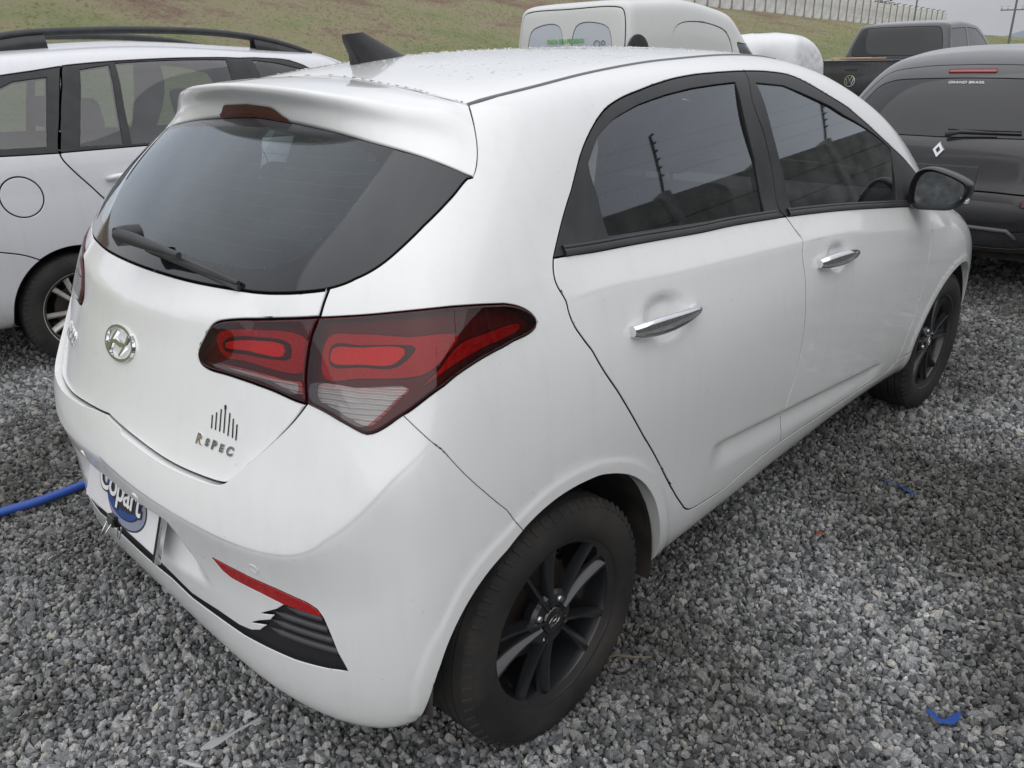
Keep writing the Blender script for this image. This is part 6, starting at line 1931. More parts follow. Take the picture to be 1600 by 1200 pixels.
def tree(name, loc, h, rx, label, n=2600, leaf=(.05, .065, .03)):
    e = empty(name, loc, 0, label, 'tree')
    bm = bmesh.new()
    add_tube(bm, [(0, 0, -.3), (.1, 0, h * .3), (.05, .1, h * .55)], [.22, .16, .09], 8)
    limbs = []
    for k in range(9):
        a = k * 2.4; r = rx * (.45 + .4 * random.random()); z = h * (.55 + .38 * random.random())
        tip = Vector((r * math.cos(a), r * math.sin(a), z)); limbs.append(tip)
        add_tube(bm, [(.05, .05, h * (.32 + .02 * k)), tip * .6 + Vector((0, 0, h * .16)), tip], [.08, .05, .02], 6)
    bm_obj('trunk', bm, mat('bark', (.09, .075, .06), .9), e, True)
    V, F = [], []
    for i in range(n):
        c = limbs[i % len(limbs)]
        p = np.array(c) + rng.normal(0, 1, 3) * np.array((rx * .26, rx * .26, h * .075))
        d = rng.normal(0, 1, 3); d /= np.linalg.norm(d); e2 = np.cross(d, rng.normal(0, 1, 3)); e2 /= np.linalg.norm(e2)
        w = .12 + .12 * rng.random(); o = len(V)
        V += [p - d * w, p + e2 * w * .5, p + d * w, p - e2 * w * .5]; F.append((o, o + 1, o + 2, o + 3))
    ml = mat('leaves_' + name, leaf, .7); add_noise_colour(ml, tuple(x * .55 for x in leaf), tuple(x * 1.5 for x in leaf), 1.5, coord='Object')
    mesh_obj('crown', V, F, [ml], e, smooth=False)
_tp = world_at(112, 47.2, 0); tree('round_tree', (_tp[0], _tp[1], 1.0), 5.2, 2.3, 'round dark tree rising behind the end of the white wall')
# ------------------------------------------------------------------ other parked vehicles
def gen_net(rows, cr=.30, cf=.34):
    """rows: (half width, rear y, front y, z rear, z middle, z front); last row is the roof's centre line"""
    net = []
    fx = (0, .33, .62, .83, .945, .99); fy = (0, .012, .07, .22, .48, .80)
    for k, (w, yr, yf, zr, zm, zf) in enumerate(rows):
        pts = [(w * x, yr + cr * y) for x, y in zip(fx, fy)]
        y0, y1 = yr + cr * 1.35, yf - cf * 1.35
        pts += [(w, y0 + (y1 - y0) * t) for t in (0, .2, .45, .7, 1)]
        pts += [(w * x, yf - cf * y) for x, y in zip(fx[::-1], fy[::-1])]
        r = []
        for x, y in pts:
            t = (y - yr) / (yf - yr)
            z = zr + (zm - zr) * sstep(t, 0, .45) if t < .45 else zm + (zf - zm) * sstep(t, .45, 1)
            r.append((x, y, float(z)))
        net.append(r)
    return net
WAGON = [(.74,-.72,3.1,.27,.20,.18),(.80,-.78,3.2,.30,.23,.2),(.825,-.80,3.27,.42,.38,.34),(.832,-.80,3.28,.57,.55,.5),(.833,-.78,3.22,.72,.72,.66),
         (.825,-.76,3.08,.86,.87,.80),(.81,-.74,2.9,.98,.98,.90),(.79,-.72,2.7,1.09,1.085,1.0),(.74,-.67,2.48,1.24,1.24,1.15),(.695,-.61,2.28,1.38,1.39,1.31),
         (.64,-.55,2.1,1.48,1.515,1.44),(.56,-.47,1.95,1.53,1.57,1.50),(.34,-.30,1.75,1.565,1.60,1.55),(0,-.15,1.5,1.57,1.605,1.56)]
SUV = [(.70,-.60,3.2,.30,.22,.2),(.78,-.66,3.3,.34,.26,.22),(.82,-.69,3.37,.46,.40,.36),(.835,-.69,3.38,.58,.56,.5),(.835,-.66,3.3,.70,.70,.66),
       (.825,-.645,3.15,.82,.84,.78),(.80,-.625,2.75,.91,.94,.87),(.76,-.575,2.45,.97,1.0,.95),(.705,-.46,2.2,1.12,1.14,1.08),(.655,-.33,1.95,1.235,1.27,1.22),
       (.60,-.22,1.75,1.31,1.355,1.32),(.53,-.10,1.55,1.365,1.405,1.38),(.33,.05,1.35,1.405,1.435,1.41),(0,.15,1.2,1.415,1.44,1.42)]

# === build
def rear_pts(sh, pts):
    out = []
    for x, z in pts:
        h = sh.shoot(Vector((max(x, .0004), -9, z)), Vector((0, 1, 0)))
        if h and x <= 0: h[1][0] = 0.0
        out.append(tuple(h[1]) if h else tuple(sh.raw(*[np.array([c]) for c in sh.near((x, -.5, z))])[0]))
    return out
def side_pts(sh, pts):
    out = []
    for y, z in pts:
        h = sh.shoot(Vector((9, y, z)), Vector((-1, 0, 0)))
        out.append(tuple(h[1]) if h else tuple(sh.raw(*[np.array([c]) for c in sh.near((.8, y, z))])[0]))
    return out
def ext0(L, lo=True):
    """run both ends of an arch outline down to the sill edge"""
    return np.vstack([[(L[0][0], 0.0)], L, [(L[-1][0], 0.0)]])
def arch_pts(sh, y0, z0, r):
    return ext0(chart(sh, side_pts(sh, [(y0 + r * math.cos(t), z0 + r * math.sin(t)) for t in np.linspace(math.pi + .15, -.15, 15)]), step=.02)[0])
def symm(tr, parent, name, names, mats, split=True, **kw):
    p = tr.build(names, **kw)
    if p is None: return None
    if split:
        return panel_obj(name, p, mats, parent), panel_obj(name, mirrored(p), mats, parent)
    return panel_obj(name, both(p), mats, parent)

# ---- wheels with silver rims
M_srim = mat('silver_alloy', (.6, .6, .58), .38, .45)
add_noise_colour(M_srim, (.50, .49, .45), (.66, .66, .63), 20, rough=(.32, .55))
WS = {}
for k, me in WM.items():
    WS[k] = me
for k in ('rim', 'spokes', 'hub_cap'):
    WS[k] = WM[k].copy(); WS[k].materials.clear(); WS[k].materials.append(M_srim)
def car_wheel(car, loc, side, set_, spin=0., scale=1.0):
    global WM
    keep = WM; WM = set_
    w = place_wheel(car, loc, side, spin, 0., scale)
    WM = keep
    return w

M_wprint = mat('print_white', (.80, .80, .80), .4)
# ---- silver wagon
M_silver = paint('silver_paint', (.66, .67, .70), (.70, .71, .73), metal=.2, rough=.34, coat=1., dirt=(.22, .16, .10), dirt_top=.42, dirt_amt=1.2)
M_wag_glass = tinted_glass('wagon_glass', (.55, .62, .58), film=.05)
wagon = empty('silver_wagon', (-3.49, .2, 0), 0, 'silver station wagon with dark roof rails parked left of the white hatchback', 'car')
WG = Shell(gen_net(WAGON))
wc = lambda k, closed=False: [poly_chart(WG, WC[k], .02)] if closed else chart(WG, WC[k], step=.02)
wl_ = wc('qw_in', True) + wc('p1', True) + wc('p2', True) + wc('p3', True)
q_ = WC['qw_out']; wl_ += [poly_chart(WG, q_, .02)]
wl_ += chart(WG, WC['rd_out'] + side_pts(WG, [(1.26, 1.53)]), step=.02)
wl_ += chart(WG, [WC['rd_out'][0]] + side_pts(WG, [(.30, .72), (.42, .50), (.52, .36), (1.15, .34), (1.9, .34), (2.06, .50), (2.10, .75), (2.02, .99)]), step=.02)
wl_ += chart(WG, side_pts(WG, [(1.26, 1.55)]) + WC['bshut'][1:] + side_pts(WG, [(1.20, .9), (1.21, .7), (1.18, .5), (1.15, .32)]), step=.02)
wl_ += chart(WG, side_pts(WG, [(.08, 1.08), (.52, 1.075), (1.16, 1.06), (1.7, 1.035), (2.02, .99)]), step=.02)
wl_ += chart(WG, WC['fr_out'] + side_pts(WG, [(1.35, 1.49), (1.6, 1.45), (1.85, 1.30), (2.0, 1.12), (2.02, .99)]), step=.02)
wl_ += chart(WG, WC['rd_out'][-2:-1] + side_pts(WG, [(1.26, 1.535), (1.5, 1.51), (1.75, 1.43), (1.95, 1.25), (2.06, 1.05), (2.02, .99)]), step=.02)
wl_ += [arch_pts(WG, .02, .29, .335), arch_pts(WG, 2.45, .29, .335)]
wl_ += chart(WG, WC['bump'] + side_pts(WG, [(-.08, .56)]), step=.02) + chart(WG, [WC['bump'][0]] + rear_pts(WG, [(.70, .70), (.4, .70), (0, .70)]) + [(-.1, -.8, .70)], step=.02)
wl_ += [idx_line(WG, (11.6, 10.9), (14, 10.95), (16, 10.95), step=.04), idx_line(WG, (11.6, 10.9), (11.75, 9), (11.8, 7.2), step=.04), idx_line(WG, (11.8, 7.2), (14, 7.2), (16, 7.2), step=.04)]
wl_ += [poly_chart(WG, rear_pts(WG, [(.0, 1.10), (.50, 1.11), (.60, 1.16), (.55, 1.38), (.48, 1.42), (0, 1.43)]), .02)]
_t = np.linspace(0, 2 * math.pi, 37)
wl_ += chart(WG, side_pts(WG, [(-.145 + .095 * math.cos(t), .895 + .095 * math.sin(t)) for t in _t]), step=.012)
TW = Trim(WG, wl_, .028)
nw = WG.near
for k, pts in dict(body=[(.81, -.3, .8), (.6, .9, 1.56)], rdoor=[side_pts(WG, [(.7, .7)])[0]], fdoor=[side_pts(WG, [(1.6, .7)])[0]], qglass=[np.mean(WC['qw_in'], 0)],
                   qframe=[side_pts(WG, [(.11, 1.3)])[0]], frame=[side_pts(WG, [(.20, 1.2)])[0]], frame2=[side_pts(WG, [(1.21, 1.15)])[0]],
                   p1=[np.mean(WC['p1'], 0)], p2=[np.mean(WC['p2'], 0)], p3=[np.mean(WC['p3'], 0)], hole=[side_pts(WG, [(.02, .35)])[0], side_pts(WG, [(2.45, .35)])[0]],
                   bumper=[side_pts(WG, [(-.42, .5)])[0]], lid=[side_pts(WG, [(-.145, .895)])[0]], rglass=rear_pts(WG, [(.1, 1.3)])).items():
    for p in pts: TW.claim(k.rstrip('2') if k == 'frame2' else k, nw(p))
TW.claim('screen', WG.index(15, 9))
for r in set(TW.reg):
    if r not in TW.name:
        TW.name[r] = 'body'
SP = [M_silver, M_black]
symm(TW, wagon, 'body', ['body'], SP, False, gap=.003, rad=.003, deep={'hole': .04})
rd = symm(TW, wagon, 'rear_door', ['rdoor'], SP, gap=.003, rad=.003)
fd = symm(TW, wagon, 'front_door', ['fdoor'], SP, gap=.003, rad=.003)
symm(TW, wagon, 'fuel_lid', ['lid'], SP, gap=.0025, rad=.002)
symm(TW, wagon, 'rear_bumper', ['bumper'], SP, False, gap=.002)
symm(TW, wagon, 'quarter_window_frame', ['qframe'], [M_trimblk, M_black], off=-.001)
symm(TW, wagon, 'door_window_frame', ['frame'], [M_trimblk, M_black], off=-.001)
for k in ('qglass', 'p1', 'p2', 'p3'):
    symm(TW, wagon, 'side_window', [k], [M_wag_glass, M_black], off=-.006, flange=False)
symm(TW, wagon, 'rear_window', ['rglass'], [M_wag_glass, M_black], False, off=-.002, flange=False)
symm(TW, wagon, 'windscreen', ['screen'], [M_wglass, M_black], False, off=-.002, flange=False)
symm(TW, wagon, 'inner_trim', ['body'], [M_inside, M_inside], False, off=-.04, flange=False)
symm(TW, wagon, 'door_lining', ['rdoor', 'fdoor'], [M_inside, M_inside], off=-.05, flange=False)
for s in (1, -1):
    # roof rail with feet
    bm = bmesh.new()
    L = [(.50, -.18, 1.570), (.505, -.08, 1.596), (.50, .10, 1.628), (.49, .42, 1.645), (.485, .78, 1.648), (.49, 1.12, 1.635), (.495, 1.42, 1.60), (.50, 1.66, 1.545), (.50, 1.78, 1.505)]
    L = smooth_line(L, .05)
    add_tube(bm, [(s * p[0], p[1], p[2]) for p in L], .020, 10)
    bm_obj('roof_rail', bm, M_trimblk, wagon, True)
    for y0, y1 in ((-.16, .22), (1.38, 1.72)):
        bm = bmesh.new()
        Y = np.linspace(y0, y1, 9); zt = np.interp(Y, L[:, 1], L[:, 2])
        for y, z in zip(Y, zt): pass
        rows = [[bm.verts.new((s * (x), y, z)) for x, z in ((.475, z_ - .012), (.525, z_ - .012), (.54, z_ - .08), (.46, z_ - .08))] for y, z_ in zip(Y, zt)]
        for a, b in zip(rows, rows[1:]):
            for k in range(4): bm.faces.new((a[k], a[(k + 1) % 4], b[(k + 1) % 4], b[k]))
        bm_obj('rail_foot', bm, M_trimblk, wagon, True)
    bm = bmesh.new()
    hp_ = [side_pts(WG, [(y, z)])[0] for y, z in ((.26, .935), (.30, .94), (.38, .945), (.44, .945))]
    add_tube(bm, [(s * (p[0] + d), p[1], p[2]) for p, d in zip(hp_, (.008, .03, .03, .008))], [.012, .017, .016, .010], 10)
    bm_obj('door_handle', bm, M_silver, wagon, True)
for y in (.02, 2.45):
    for s in (1, -1):
        car_wheel(wagon, (s * .735, y, .282), s, WS, .5 + y)
        bm = bmesh.new(); rows_ = []
        for x in (.80, .55): rows_.append([bm.verts.new((s * x, y + .345 * math.cos(t), .285 + .345 * math.sin(t))) for t in np.linspace(-.3, math.pi + .3, 22)])
        for i in range(21): bm.faces.new((rows_[0][i], rows_[0][i + 1], rows_[1][i + 1], rows_[1][i]))
        bm.faces.new(rows_[1]); bm_obj('arch_liner', bm, M_liner, wagon)
bm = bmesh.new(); add_box(bm, (-.66, .4, .22), (.66, 2.05, .3)); add_box(bm, (-.5, -.6, .3), (.5, .4, .4)); bm_obj('underbody', bm, M_liner, wagon)
for x in (-.36, .36):
    for y in (.55, 1.45):
        bm = bmesh.new(); cushion(bm, (x - .24, y, .5), (x + .24, y + .14, 1.12), .25, .05); cushion(bm, (x - .13, y - .20, 1.14), (x + .13, y - .10, 1.32), .1, .04)
        cushion(bm, (x - .24, y + .1, .42), (x + .24, y + .55, .55), 0, .04); bm_obj('seat', bm, M_cloth, wagon, True, auto=50)

# ---- black hatchback ahead
M_blackp = paint('black_paint', (.012, .012, .014), (.016, .016, .018), rough=.4, coat=1., dirt=(.06, .058, .055), dirt_top=.5, dirt_amt=.5)
M_dkglass = mat('privacy_glass', (.010, .011, .013), .05, coat=.3)
suv = empty('black_hatchback', (.18, 4.85, 0), 0, 'black hatchback seen from behind beyond the door mirror, with a diamond emblem on its tailgate', 'car')
SV = Shell(gen_net(SUV, cr=.34))
sl_ = chart(SV, rear_pts(SV, [(.0, 1.262), (.25, 1.258), (.44, 1.245), (.515, 1.215), (.57, 1.13), (.625, 1.02), (.63, .975), (.58, .955), (.3, .948), (0, .945)]), step=.02)
sl_ += chart(SV, rear_pts(SV, [(0, 1.335), (.3, 1.325), (.50, 1.29), (.60, 1.17), (.665, 1.03), (.70, .90), (.69, .72), (.62, .66), (.3, .655), (0, .655)]), step=.02)
sl_ += [poly_chart(SV, rear_pts(SV, [(.70, .98), (.77, .97), (.79, .80), (.70, .76), (.66, .82)]), .02)]
sl_ += chart(SV, rear_pts(SV, [(0, .44), (.3, .44), (.55, .45), (.66, .52), (.69, .46), (.62, .37), (.5, .34), (.3, .33), (0, .33)]), step=.02)
sl_ += [arch_pts(SV, 0, .29, .335), arch_pts(SV, 2.55, .29, .335)]
sl_ += [poly_chart(SV, side_pts(SV, [(.25, 1.04), (.35, 1.25), (.8, 1.32), (1.45, 1.30), (1.9, 1.10), (2.0, 1.0)]), .03)]
sl_ += [idx_line(SV, (11.4, 10.9), (14, 10.95), (16, 10.95), step=.04), idx_line(SV, (11.4, 10.9), (11.8, 9), (12, 7.2), step=.04), idx_line(SV, (12, 7.2), (14, 7.2), (16, 7.2), step=.04)]
TS = Trim(SV, sl_, .03)
ns = SV.near
for k, pts in dict(glass=rear_pts(SV, [(.1, 1.1)]), gate=rear_pts(SV, [(.1, .8)]), lamp=rear_pts(SV, [(.73, .88)]), skid=rear_pts(SV, [(.1, .38)]), body=side_pts(SV, [(.6, .7)]),
                   hole=side_pts(SV, [(0, .35), (2.55, .35)]), sglass=side_pts(SV, [(1.0, 1.2)])).items():
    for p in pts: TS.claim(k, ns(p))
TS.claim('screen', SV.index(15, 9))
for r in set(TS.reg):
    if r not in TS.name: TS.name[r] = 'body'
BP = [M_blackp, M_black]
symm(TS, suv, 'body', ['body'], BP, False, gap=.003, rad=.003, deep={'hole': .04})
sgate = symm(TS, suv, 'tailgate', ['gate'], BP, False, gap=.003, rad=.003)
symm(TS, suv, 'rear_window', ['glass'], [M_dkglass, M_black], False, off=-.002, gap=.002)
symm(TS, suv, 'windscreen', ['screen'], [M_dkglass, M_black], False, off=-.002)
symm(TS, suv, 'side_window', ['sglass'], [M_dkglass, M_black], off=-.002)
symm(TS, suv, 'tail_lamp', ['lamp'], [M_hbl, M_black], off=.004)
symm(TS, suv, 'bumper_insert', ['skid'], [M_trimblk, M_black], False, off=-.004)
def on_rear(sh, x, z, lift=.0):
    loc, n, i, dd = sh.bvh().ray_cast(Vector((abs(x), -9, z)), Vector((0, 1, 0)))
    loc, n = Vector(loc), Vector(n)
    if x < 0: loc.x *= -1; n.x *= -1
    zax = n.normalized(); xax = Vector((0, 0, 1)).cross(zax).normalized()
    M = Matrix((xax, zax.cross(xax), zax)).transposed().to_4x4(); M.translation = loc + zax * lift
    return M
bm = bmesh.new(); add_box(bm, (-.135, -.016, -.004), (.135, .016, .006), .010, 3); o = bm_obj('high_brake_light', bm, mat('brake_lens_pale', (.30, .045, .040), .15, coat=.6), suv, True, auto=40); o.matrix_local = on_rear(SV, 0, 1.298)
text_mesh('dealer_lettering', 'GRAND BRASIL', .030, .0005, M_wprint, suv, on_rear(SV, 0.0, 1.236, .001))
# diamond emblem
bm = bmesh.new()
for (w0, h0, z0), (w1, h1, z1) in (((.036, .050, 0), (.030, .043, .010)),):
    o0 = [bm.verts.new(v) for v in ((0, h0, z0), (w0, 0, z0), (0, -h0, z0), (-w0, 0, z0))]; o1 = [bm.verts.new(v) for v in ((0, h1, z1), (w1, 0, z1), (0, -h1, z1), (-w1, 0, z1))]
    i1 = [bm.verts.new(v) for v in ((0, h1 * .45, z1), (w1 * .45, 0, z1), (0, -h1 * .45, z1), (-w1 * .45, 0, z1))]; i0 = [bm.verts.new(v) for v in ((0, h1 * .40, .001), (w1 * .40, 0, .001), (0, -h1 * .40, .001), (-w1 * .40, 0, .001))]
    for A_, B_ in ((o0, o1), (o1, i1), (i1, i0)):
        for k in range(4): bm.faces.new((A_[k], A_[(k + 1) % 4], B_[(k + 1) % 4], B_[k]))
o = bm_obj('emblem', bm, mat('bright_chrome', (.9, .9, .91), .25, 1.), suv); o.matrix_local = on_rear(SV, 0, .872, .002)
bm = bmesh.new(); add_tube(bm, [tuple(on_rear(SV, x, z, l).translation) for x, z, l in ((.02, .94, .03), (.10, .958, .035), (.28, .962, .02))], [.014, .012, .006], 8)
add_tube(bm, [tuple(on_rear(SV, x, .978, .016).translation) for x in np.linspace(.02, .40, 8)], .007, 6)
bm_obj('rear_wiper', bm, M_trimblk, suv, True)
bm = bmesh.new(); add_box(bm, (-.24, -.06, -.012), (.24, .06, .004), .01, 2); o = bm_obj('plate_recess', bm, M_trimblk, suv); o.matrix_local = on_rear(SV, 0, .735)
bm = bmesh.new(); add_tube(bm, [tuple(on_rear(SV, x, z, .004).translation) for x, z in ((-.5, .40), (-.45, .445), (-.2, .452), (0, .453), (.2, .452), (.45, .445), (.5, .40))], .012, 8); bm_obj('bumper_strip', bm, mat('grey_strip', (.10, .10, .105), .4), suv, True)
for s in (1, -1):
    bm = bmesh.new(); add_box(bm, (-.09, -.02, -.004), (.09, .02, .006), .006, 2); o = bm_obj('reflector', bm, M_hbl, suv); o.matrix_local = on_rear(SV, s * .58, .60)
for y in (0, 2.55):
    for s in (1, -1): car_wheel(suv, (s * .735, y, .285), s, WS, .3 + y)
bm = bmesh.new(); add_box(bm, (-.66, -.5, .24), (.66, 2.9, .34)); bm_obj('underbody', bm, M_liner, suv)

# ---- dark pickup further on
M_graph = paint('graphite_paint', (.035, .036, .040), (.045, .046, .05), metal=.4, rough=.4, coat=.9)
pick = empty('pickup_truck', (-4.0, 14.15, 0), 0, 'dark grey double-cab pickup with a round emblem on its tailgate, parked beyond the cars', 'pickup')
BED = [(.80,-1.10,4.8,.55,.35,.3),(.92,-1.14,4.88,.60,.45,.4),(.95,-1.15,4.9,.80,.75,.7),(.955,-1.15,4.9,.98,.95,.9),(.95,-1.14,4.85,1.10,1.06,.98),(.94,-1.135,4.75,1.185,1.18,1.05),(.925,-1.12,4.6,1.205,1.20,1.08),(.80,-1.0,4.3,1.205,1.205,1.10),(.4,-.6,3.0,1.20,1.20,1.11),(0,-.3,2.8,1.20,1.2,1.12)]
PB = Shell(gen_net(BED, cr=.10, cf=.4))
pl_ = chart(PB, rear_pts(PB, [(0, 1.188), (.6, 1.188), (.76, 1.18), (.775, 1.0), (.775, .68), (.74, .655), (0, .655)]), step=.03)
pl_ += [poly_chart(PB, rear_pts(PB, [(.80, 1.12), (.915, 1.12), (.915, .80), (.80, .80)]), .03)]
pl_ += [arch_pts(PB, 0, .40, .43), arch_pts(PB, 3.6, .40, .43)]
TP = Trim(PB, pl_, .05)
for k, pts in dict(gate=rear_pts(PB, [(.2, .9)]), lamp=rear_pts(PB, [(.86, .95)]), hole=side_pts(PB, [(0, .5), (3.6, .5)]), body=side_pts(PB, [(1.5, .8)])).items():
    for p in pts: TP.claim(k, PB.near(p))
for r in set(TP.reg):
    if r not in TP.name: TP.name[r] = 'body'
GP = [M_graph, M_black]
symm(TP, pick, 'body', ['body'], GP, False, gap=.004, rad=.004, deep={'hole': .05})
symm(TP, pick, 'tailgate', ['gate'], GP, False, gap=.005, rad=.006)
symm(TP, pick, 'tail_lamp', ['lamp'], [M_hbl, M_black], off=.006)
CAB = [(.90,.62,3.9,1.02,1.02,1.0),(.92,.60,3.92,1.10,1.10,1.05),(.915,.60,3.9,1.20,1.20,1.12),(.90,.62,3.7,1.28,1.28,1.22),(.86,.68,3.4,1.45,1.45,1.38),(.815,.745,3.1,1.60,1.61,1.55),(.775,.80,2.85,1.70,1.72,1.66),(.72,.86,2.65,1.755,1.785,1.73),(.45,1.0,2.4,1.785,1.815,1.77),(0,1.1,2.2,1.79,1.82,1.78)]
PC = Shell(gen_net(CAB, cr=.16, cf=.3))
cl_ = chart(PC, rear_pts(PC, [(0, 1.715), (.5, 1.71), (.64, 1.695), (.69, 1.64), (.78, 1.32), (.75, 1.255), (0, 1.245)]), step=.03)
cl_ += [poly_chart(PC, side_pts(PC, [(.98, 1.66), (1.72, 1.675), (1.74, 1.25), (.88, 1.25)]), .03), poly_chart(PC, side_pts(PC, [(1.82, 1.675), (2.35, 1.655), (2.78, 1.50), (3.15, 1.25), (1.84, 1.25)]), .03)]
cl_ += [idx_line(PC, (11.5, 7.0), (14, 7.05), (16, 7.05), step=.05), idx_line(PC, (11.5, 7.0), (12, 5), (12, 3.2), step=.05), idx_line(PC, (12, 3.2), (16, 3.2), step=.05)]
TC = Trim(PC, cl_, .05)
for k, pts in dict(glass=rear_pts(PC, [(.1, 1.5)]), w1=side_pts(PC, [(1.2, 1.45)]), w2=side_pts(PC, [(2.2, 1.45)])).items():
    for p in pts: TC.claim(k, PC.near(p))
TC.claim('screen', PC.index(15, 5))
for r in set(TC.reg):
    if r not in TC.name: TC.name[r] = 'body'
symm(TC, pick, 'cab', ['body'], GP, False, gap=.003, rad=.003)
symm(TC, pick, 'rear_window', ['glass'], [M_dkglass, M_black], False, off=-.003, gap=.003)
symm(TC, pick, 'rear_side_window', ['w1'], [M_dkglass, M_black], off=-.004); symm(TC, pick, 'front_side_window', ['w2'], [M_dkglass, M_black], off=-.004)
symm(TC, pick, 'windscreen', ['screen'], [M_dkglass, M_black], False, off=-.004)
bm = bmesh.new(); ribbon(bm, [(.085 * math.cos(t), .085 * math.sin(t)) for t in np.linspace(0, 2 * math.pi, 41)], .007, .008)
ribbon(bm, [(-.035, .070), (0, .004), (.035, .070)], .008, .008)
ribbon(bm, [(-.068, .045), (-.034, -.055), (0, .012), (.034, -.055), (.068, .045)], .008, .008)
o = bm_obj('emblem', bm, M_chrome, pick); o.matrix_local = on_rear(PB, 0, .89, .002)
bm = bmesh.new(); add_box(bm, (-.10, -.02, -.01), (.10, .02, .012), .008, 2); o = bm_obj('tailgate_handle', bm, M_trimblk, pick); o.matrix_local = on_rear(PB, 0.0, 1.07)
bm = bmesh.new(); add_box(bm, (-.86, -1.24, .48), (.86, -1.10, .62), .03, 2); bm_obj('step_bumper', bm, M_trimblk, pick, True, auto=40)
for y in (0, 3.6):
    for s in (1, -1): car_wheel(pick, (s * .80, y, .37), s, WS, .8 + y, 1.28)
# load lying across the pickup's bed
M_wood = mat('plank_wood', (.50, .40, .24), .8); add_noise_colour(M_wood, (.40, .30, .17), (.58, .48, .30), 9, detail=6)
for (x0, y0, x1, y1, w, m_, lb) in ((-4.60, 13.55, -3.98, 13.75, .07, M_wood, 'pale wooden board lying across the bed of the dark pickup'), (-4.35, 13.40, -3.65, 13.50, .06, mat('card_brown', (.42, .24, .15), .8), 'brown flat strip lying beside the pale board on the pickup bed')):
    e = empty('board', ((x0 + x1) / 2, (y0 + y1) / 2, 1.215), math.atan2(y1 - y0, x1 - x0), lb, 'board')
    L = math.hypot(x1 - x0, y1 - y0)
    bm = bmesh.new(); add_box(bm, (-L / 2, -w, 0), (L / 2, w, .025), .004, 1); bm_obj('plank', bm, m_, e)

# ---- white van
M_vanp = paint('van_white', (.66, .67, .65), (.62, .63, .61), rough=.4, coat=.7)
van = empty('delivery_van', (-4.43, 7.0, 0), 0, 'white high-roofed panel van with green lettering on its rear doors', 'van')
VAN = [(.76,-.74,3.1,.35,.28,.25),(.82,-.78,3.2,.42,.36,.3),(.835,-.80,3.25,.60,.56,.5),(.84,-.80,3.22,.85,.85,.75),(.84,-.795,3.1,1.05,1.05,.9),(.838,-.79,2.85,1.25,1.25,1.02),(.83,-.785,2.45,1.45,1.46,1.20),(.818,-.775,2.12,1.62,1.65,1.42),(.80,-.76,1.85,1.78,1.80,1.62),(.765,-.735,1.70,1.89,1.91,1.76),(.69,-.68,1.55,1.955,1.98,1.86),(.4,-.45,1.3,1.98,2.02,1.95),(0,-.2,1.1,1.985,2.03,1.97)]
VS = Shell(gen_net(VAN, cr=.12, cf=.42))
vl_ = [straight([VS.near(p) for p in rear_pts(VS, [(0, .42), (.0, 1.0), (0, 1.5), (0, 1.90)])], .03)]
vl_ += chart(VS, rear_pts(VS, [(0, 1.90), (.55, 1.90), (.68, 1.88), (.725, 1.82), (.76, 1.4), (.77, .9), (.76, .45), (0, .42)]), step=.03)
vl_ += [poly_chart(VS, smooth_line(rear_pts(VS, [(.12, 1.72), (.50, 1.72), (.57, 1.66), (.60, 1.25), (.52, 1.20), (.12, 1.20)]), .05, True)[:-1], .03)]
vl_ += [poly_chart(VS, smooth_line(side_pts(VS, [(.05, 1.30), (.07, 1.62), (.20, 1.72), (.9, 1.72), (1.28, 1.60), (1.38, 1.30)]), .06, True)[:-1], .03)]
vl_ += [poly_chart(VS, rear_pts(VS, [(.785, 1.22), (.828, 1.20), (.83, .8), (.79, .8)]), .03)]
vl_ += [arch_pts(VS, .05, .30, .35), arch_pts(VS, 2.55, .30, .35)]
vl_ += [poly_chart(VS, side_pts(VS, [(1.52, 1.52), (1.80, 1.50), (2.15, 1.22), (2.2, 1.0), (1.55, 1.0)]), .03)]
TV = Trim(VS, vl_, .04)
for k, pts in dict(door=rear_pts(VS, [(.3, .8)]), dpan=rear_pts(VS, [(.3, 1.4)]), spanel=side_pts(VS, [(.6, 1.5)]), lamp=rear_pts(VS, [(.81, 1.0)]), hole=side_pts(VS, [(.05, .4), (2.55, .4)]), swin=side_pts(VS, [(1.8, 1.2)]), body=side_pts(VS, [(1.2, .8)])).items():
    for p in pts: TV.claim(k, VS.near(p))
for r in set(TV.reg):
    if r not in TV.name: TV.name[r] = 'body'
VP = [M_vanp, M_black]
symm(TV, van, 'body', ['body'], VP, False, gap=.004, rad=.006, deep={'hole': .04, 'spanel': .008})
vd = symm(TV, van, 'rear_door', ['door'], VP, gap=.004, rad=.006, deep={'dpan': .008})
symm(TV, van, 'side_panel', ['spanel'], VP, off=-.007, gap=.0, rad=.004, depth=.006)
M_blank = mat('window_blank', (.50, .53, .58), .3, coat=.5)
symm(TV, van, 'blanked_window', ['dpan'], [M_blank, M_black], off=-.006, gap=.0, rad=.003)
symm(TV, van, 'tail_lamp', ['lamp'], [M_hbl, M_black], off=.004)
symm(TV, van, 'cab_window', ['swin'], [M_dkglass, M_black], off=-.003)
M_green = mat('print_green', (.10, .42, .06), .5)
text_mesh('door_lettering', 'FAÇA SEU PEDIDO!', .062, .0006, M_green, van, on_rear(VS, -.02, 1.575, .010), bold=.0015)
bm = bmesh.new()
for a, b in (((-.36, 1.50), (-.14, 1.50)), ((-.14, 1.50), (-.14, 1.38)), ((-.36, 1.50), (-.36, 1.38))):
    add_tube(bm, [tuple(on_rear(VS, a[0], a[1], .003).translation), tuple(on_rear(VS, b[0], b[1], .003).translation)], .006, 5)
bm_obj('purple_frame', bm, mat('print_purple', (.22, .09, .22), .5), van)
bm = bmesh.new()
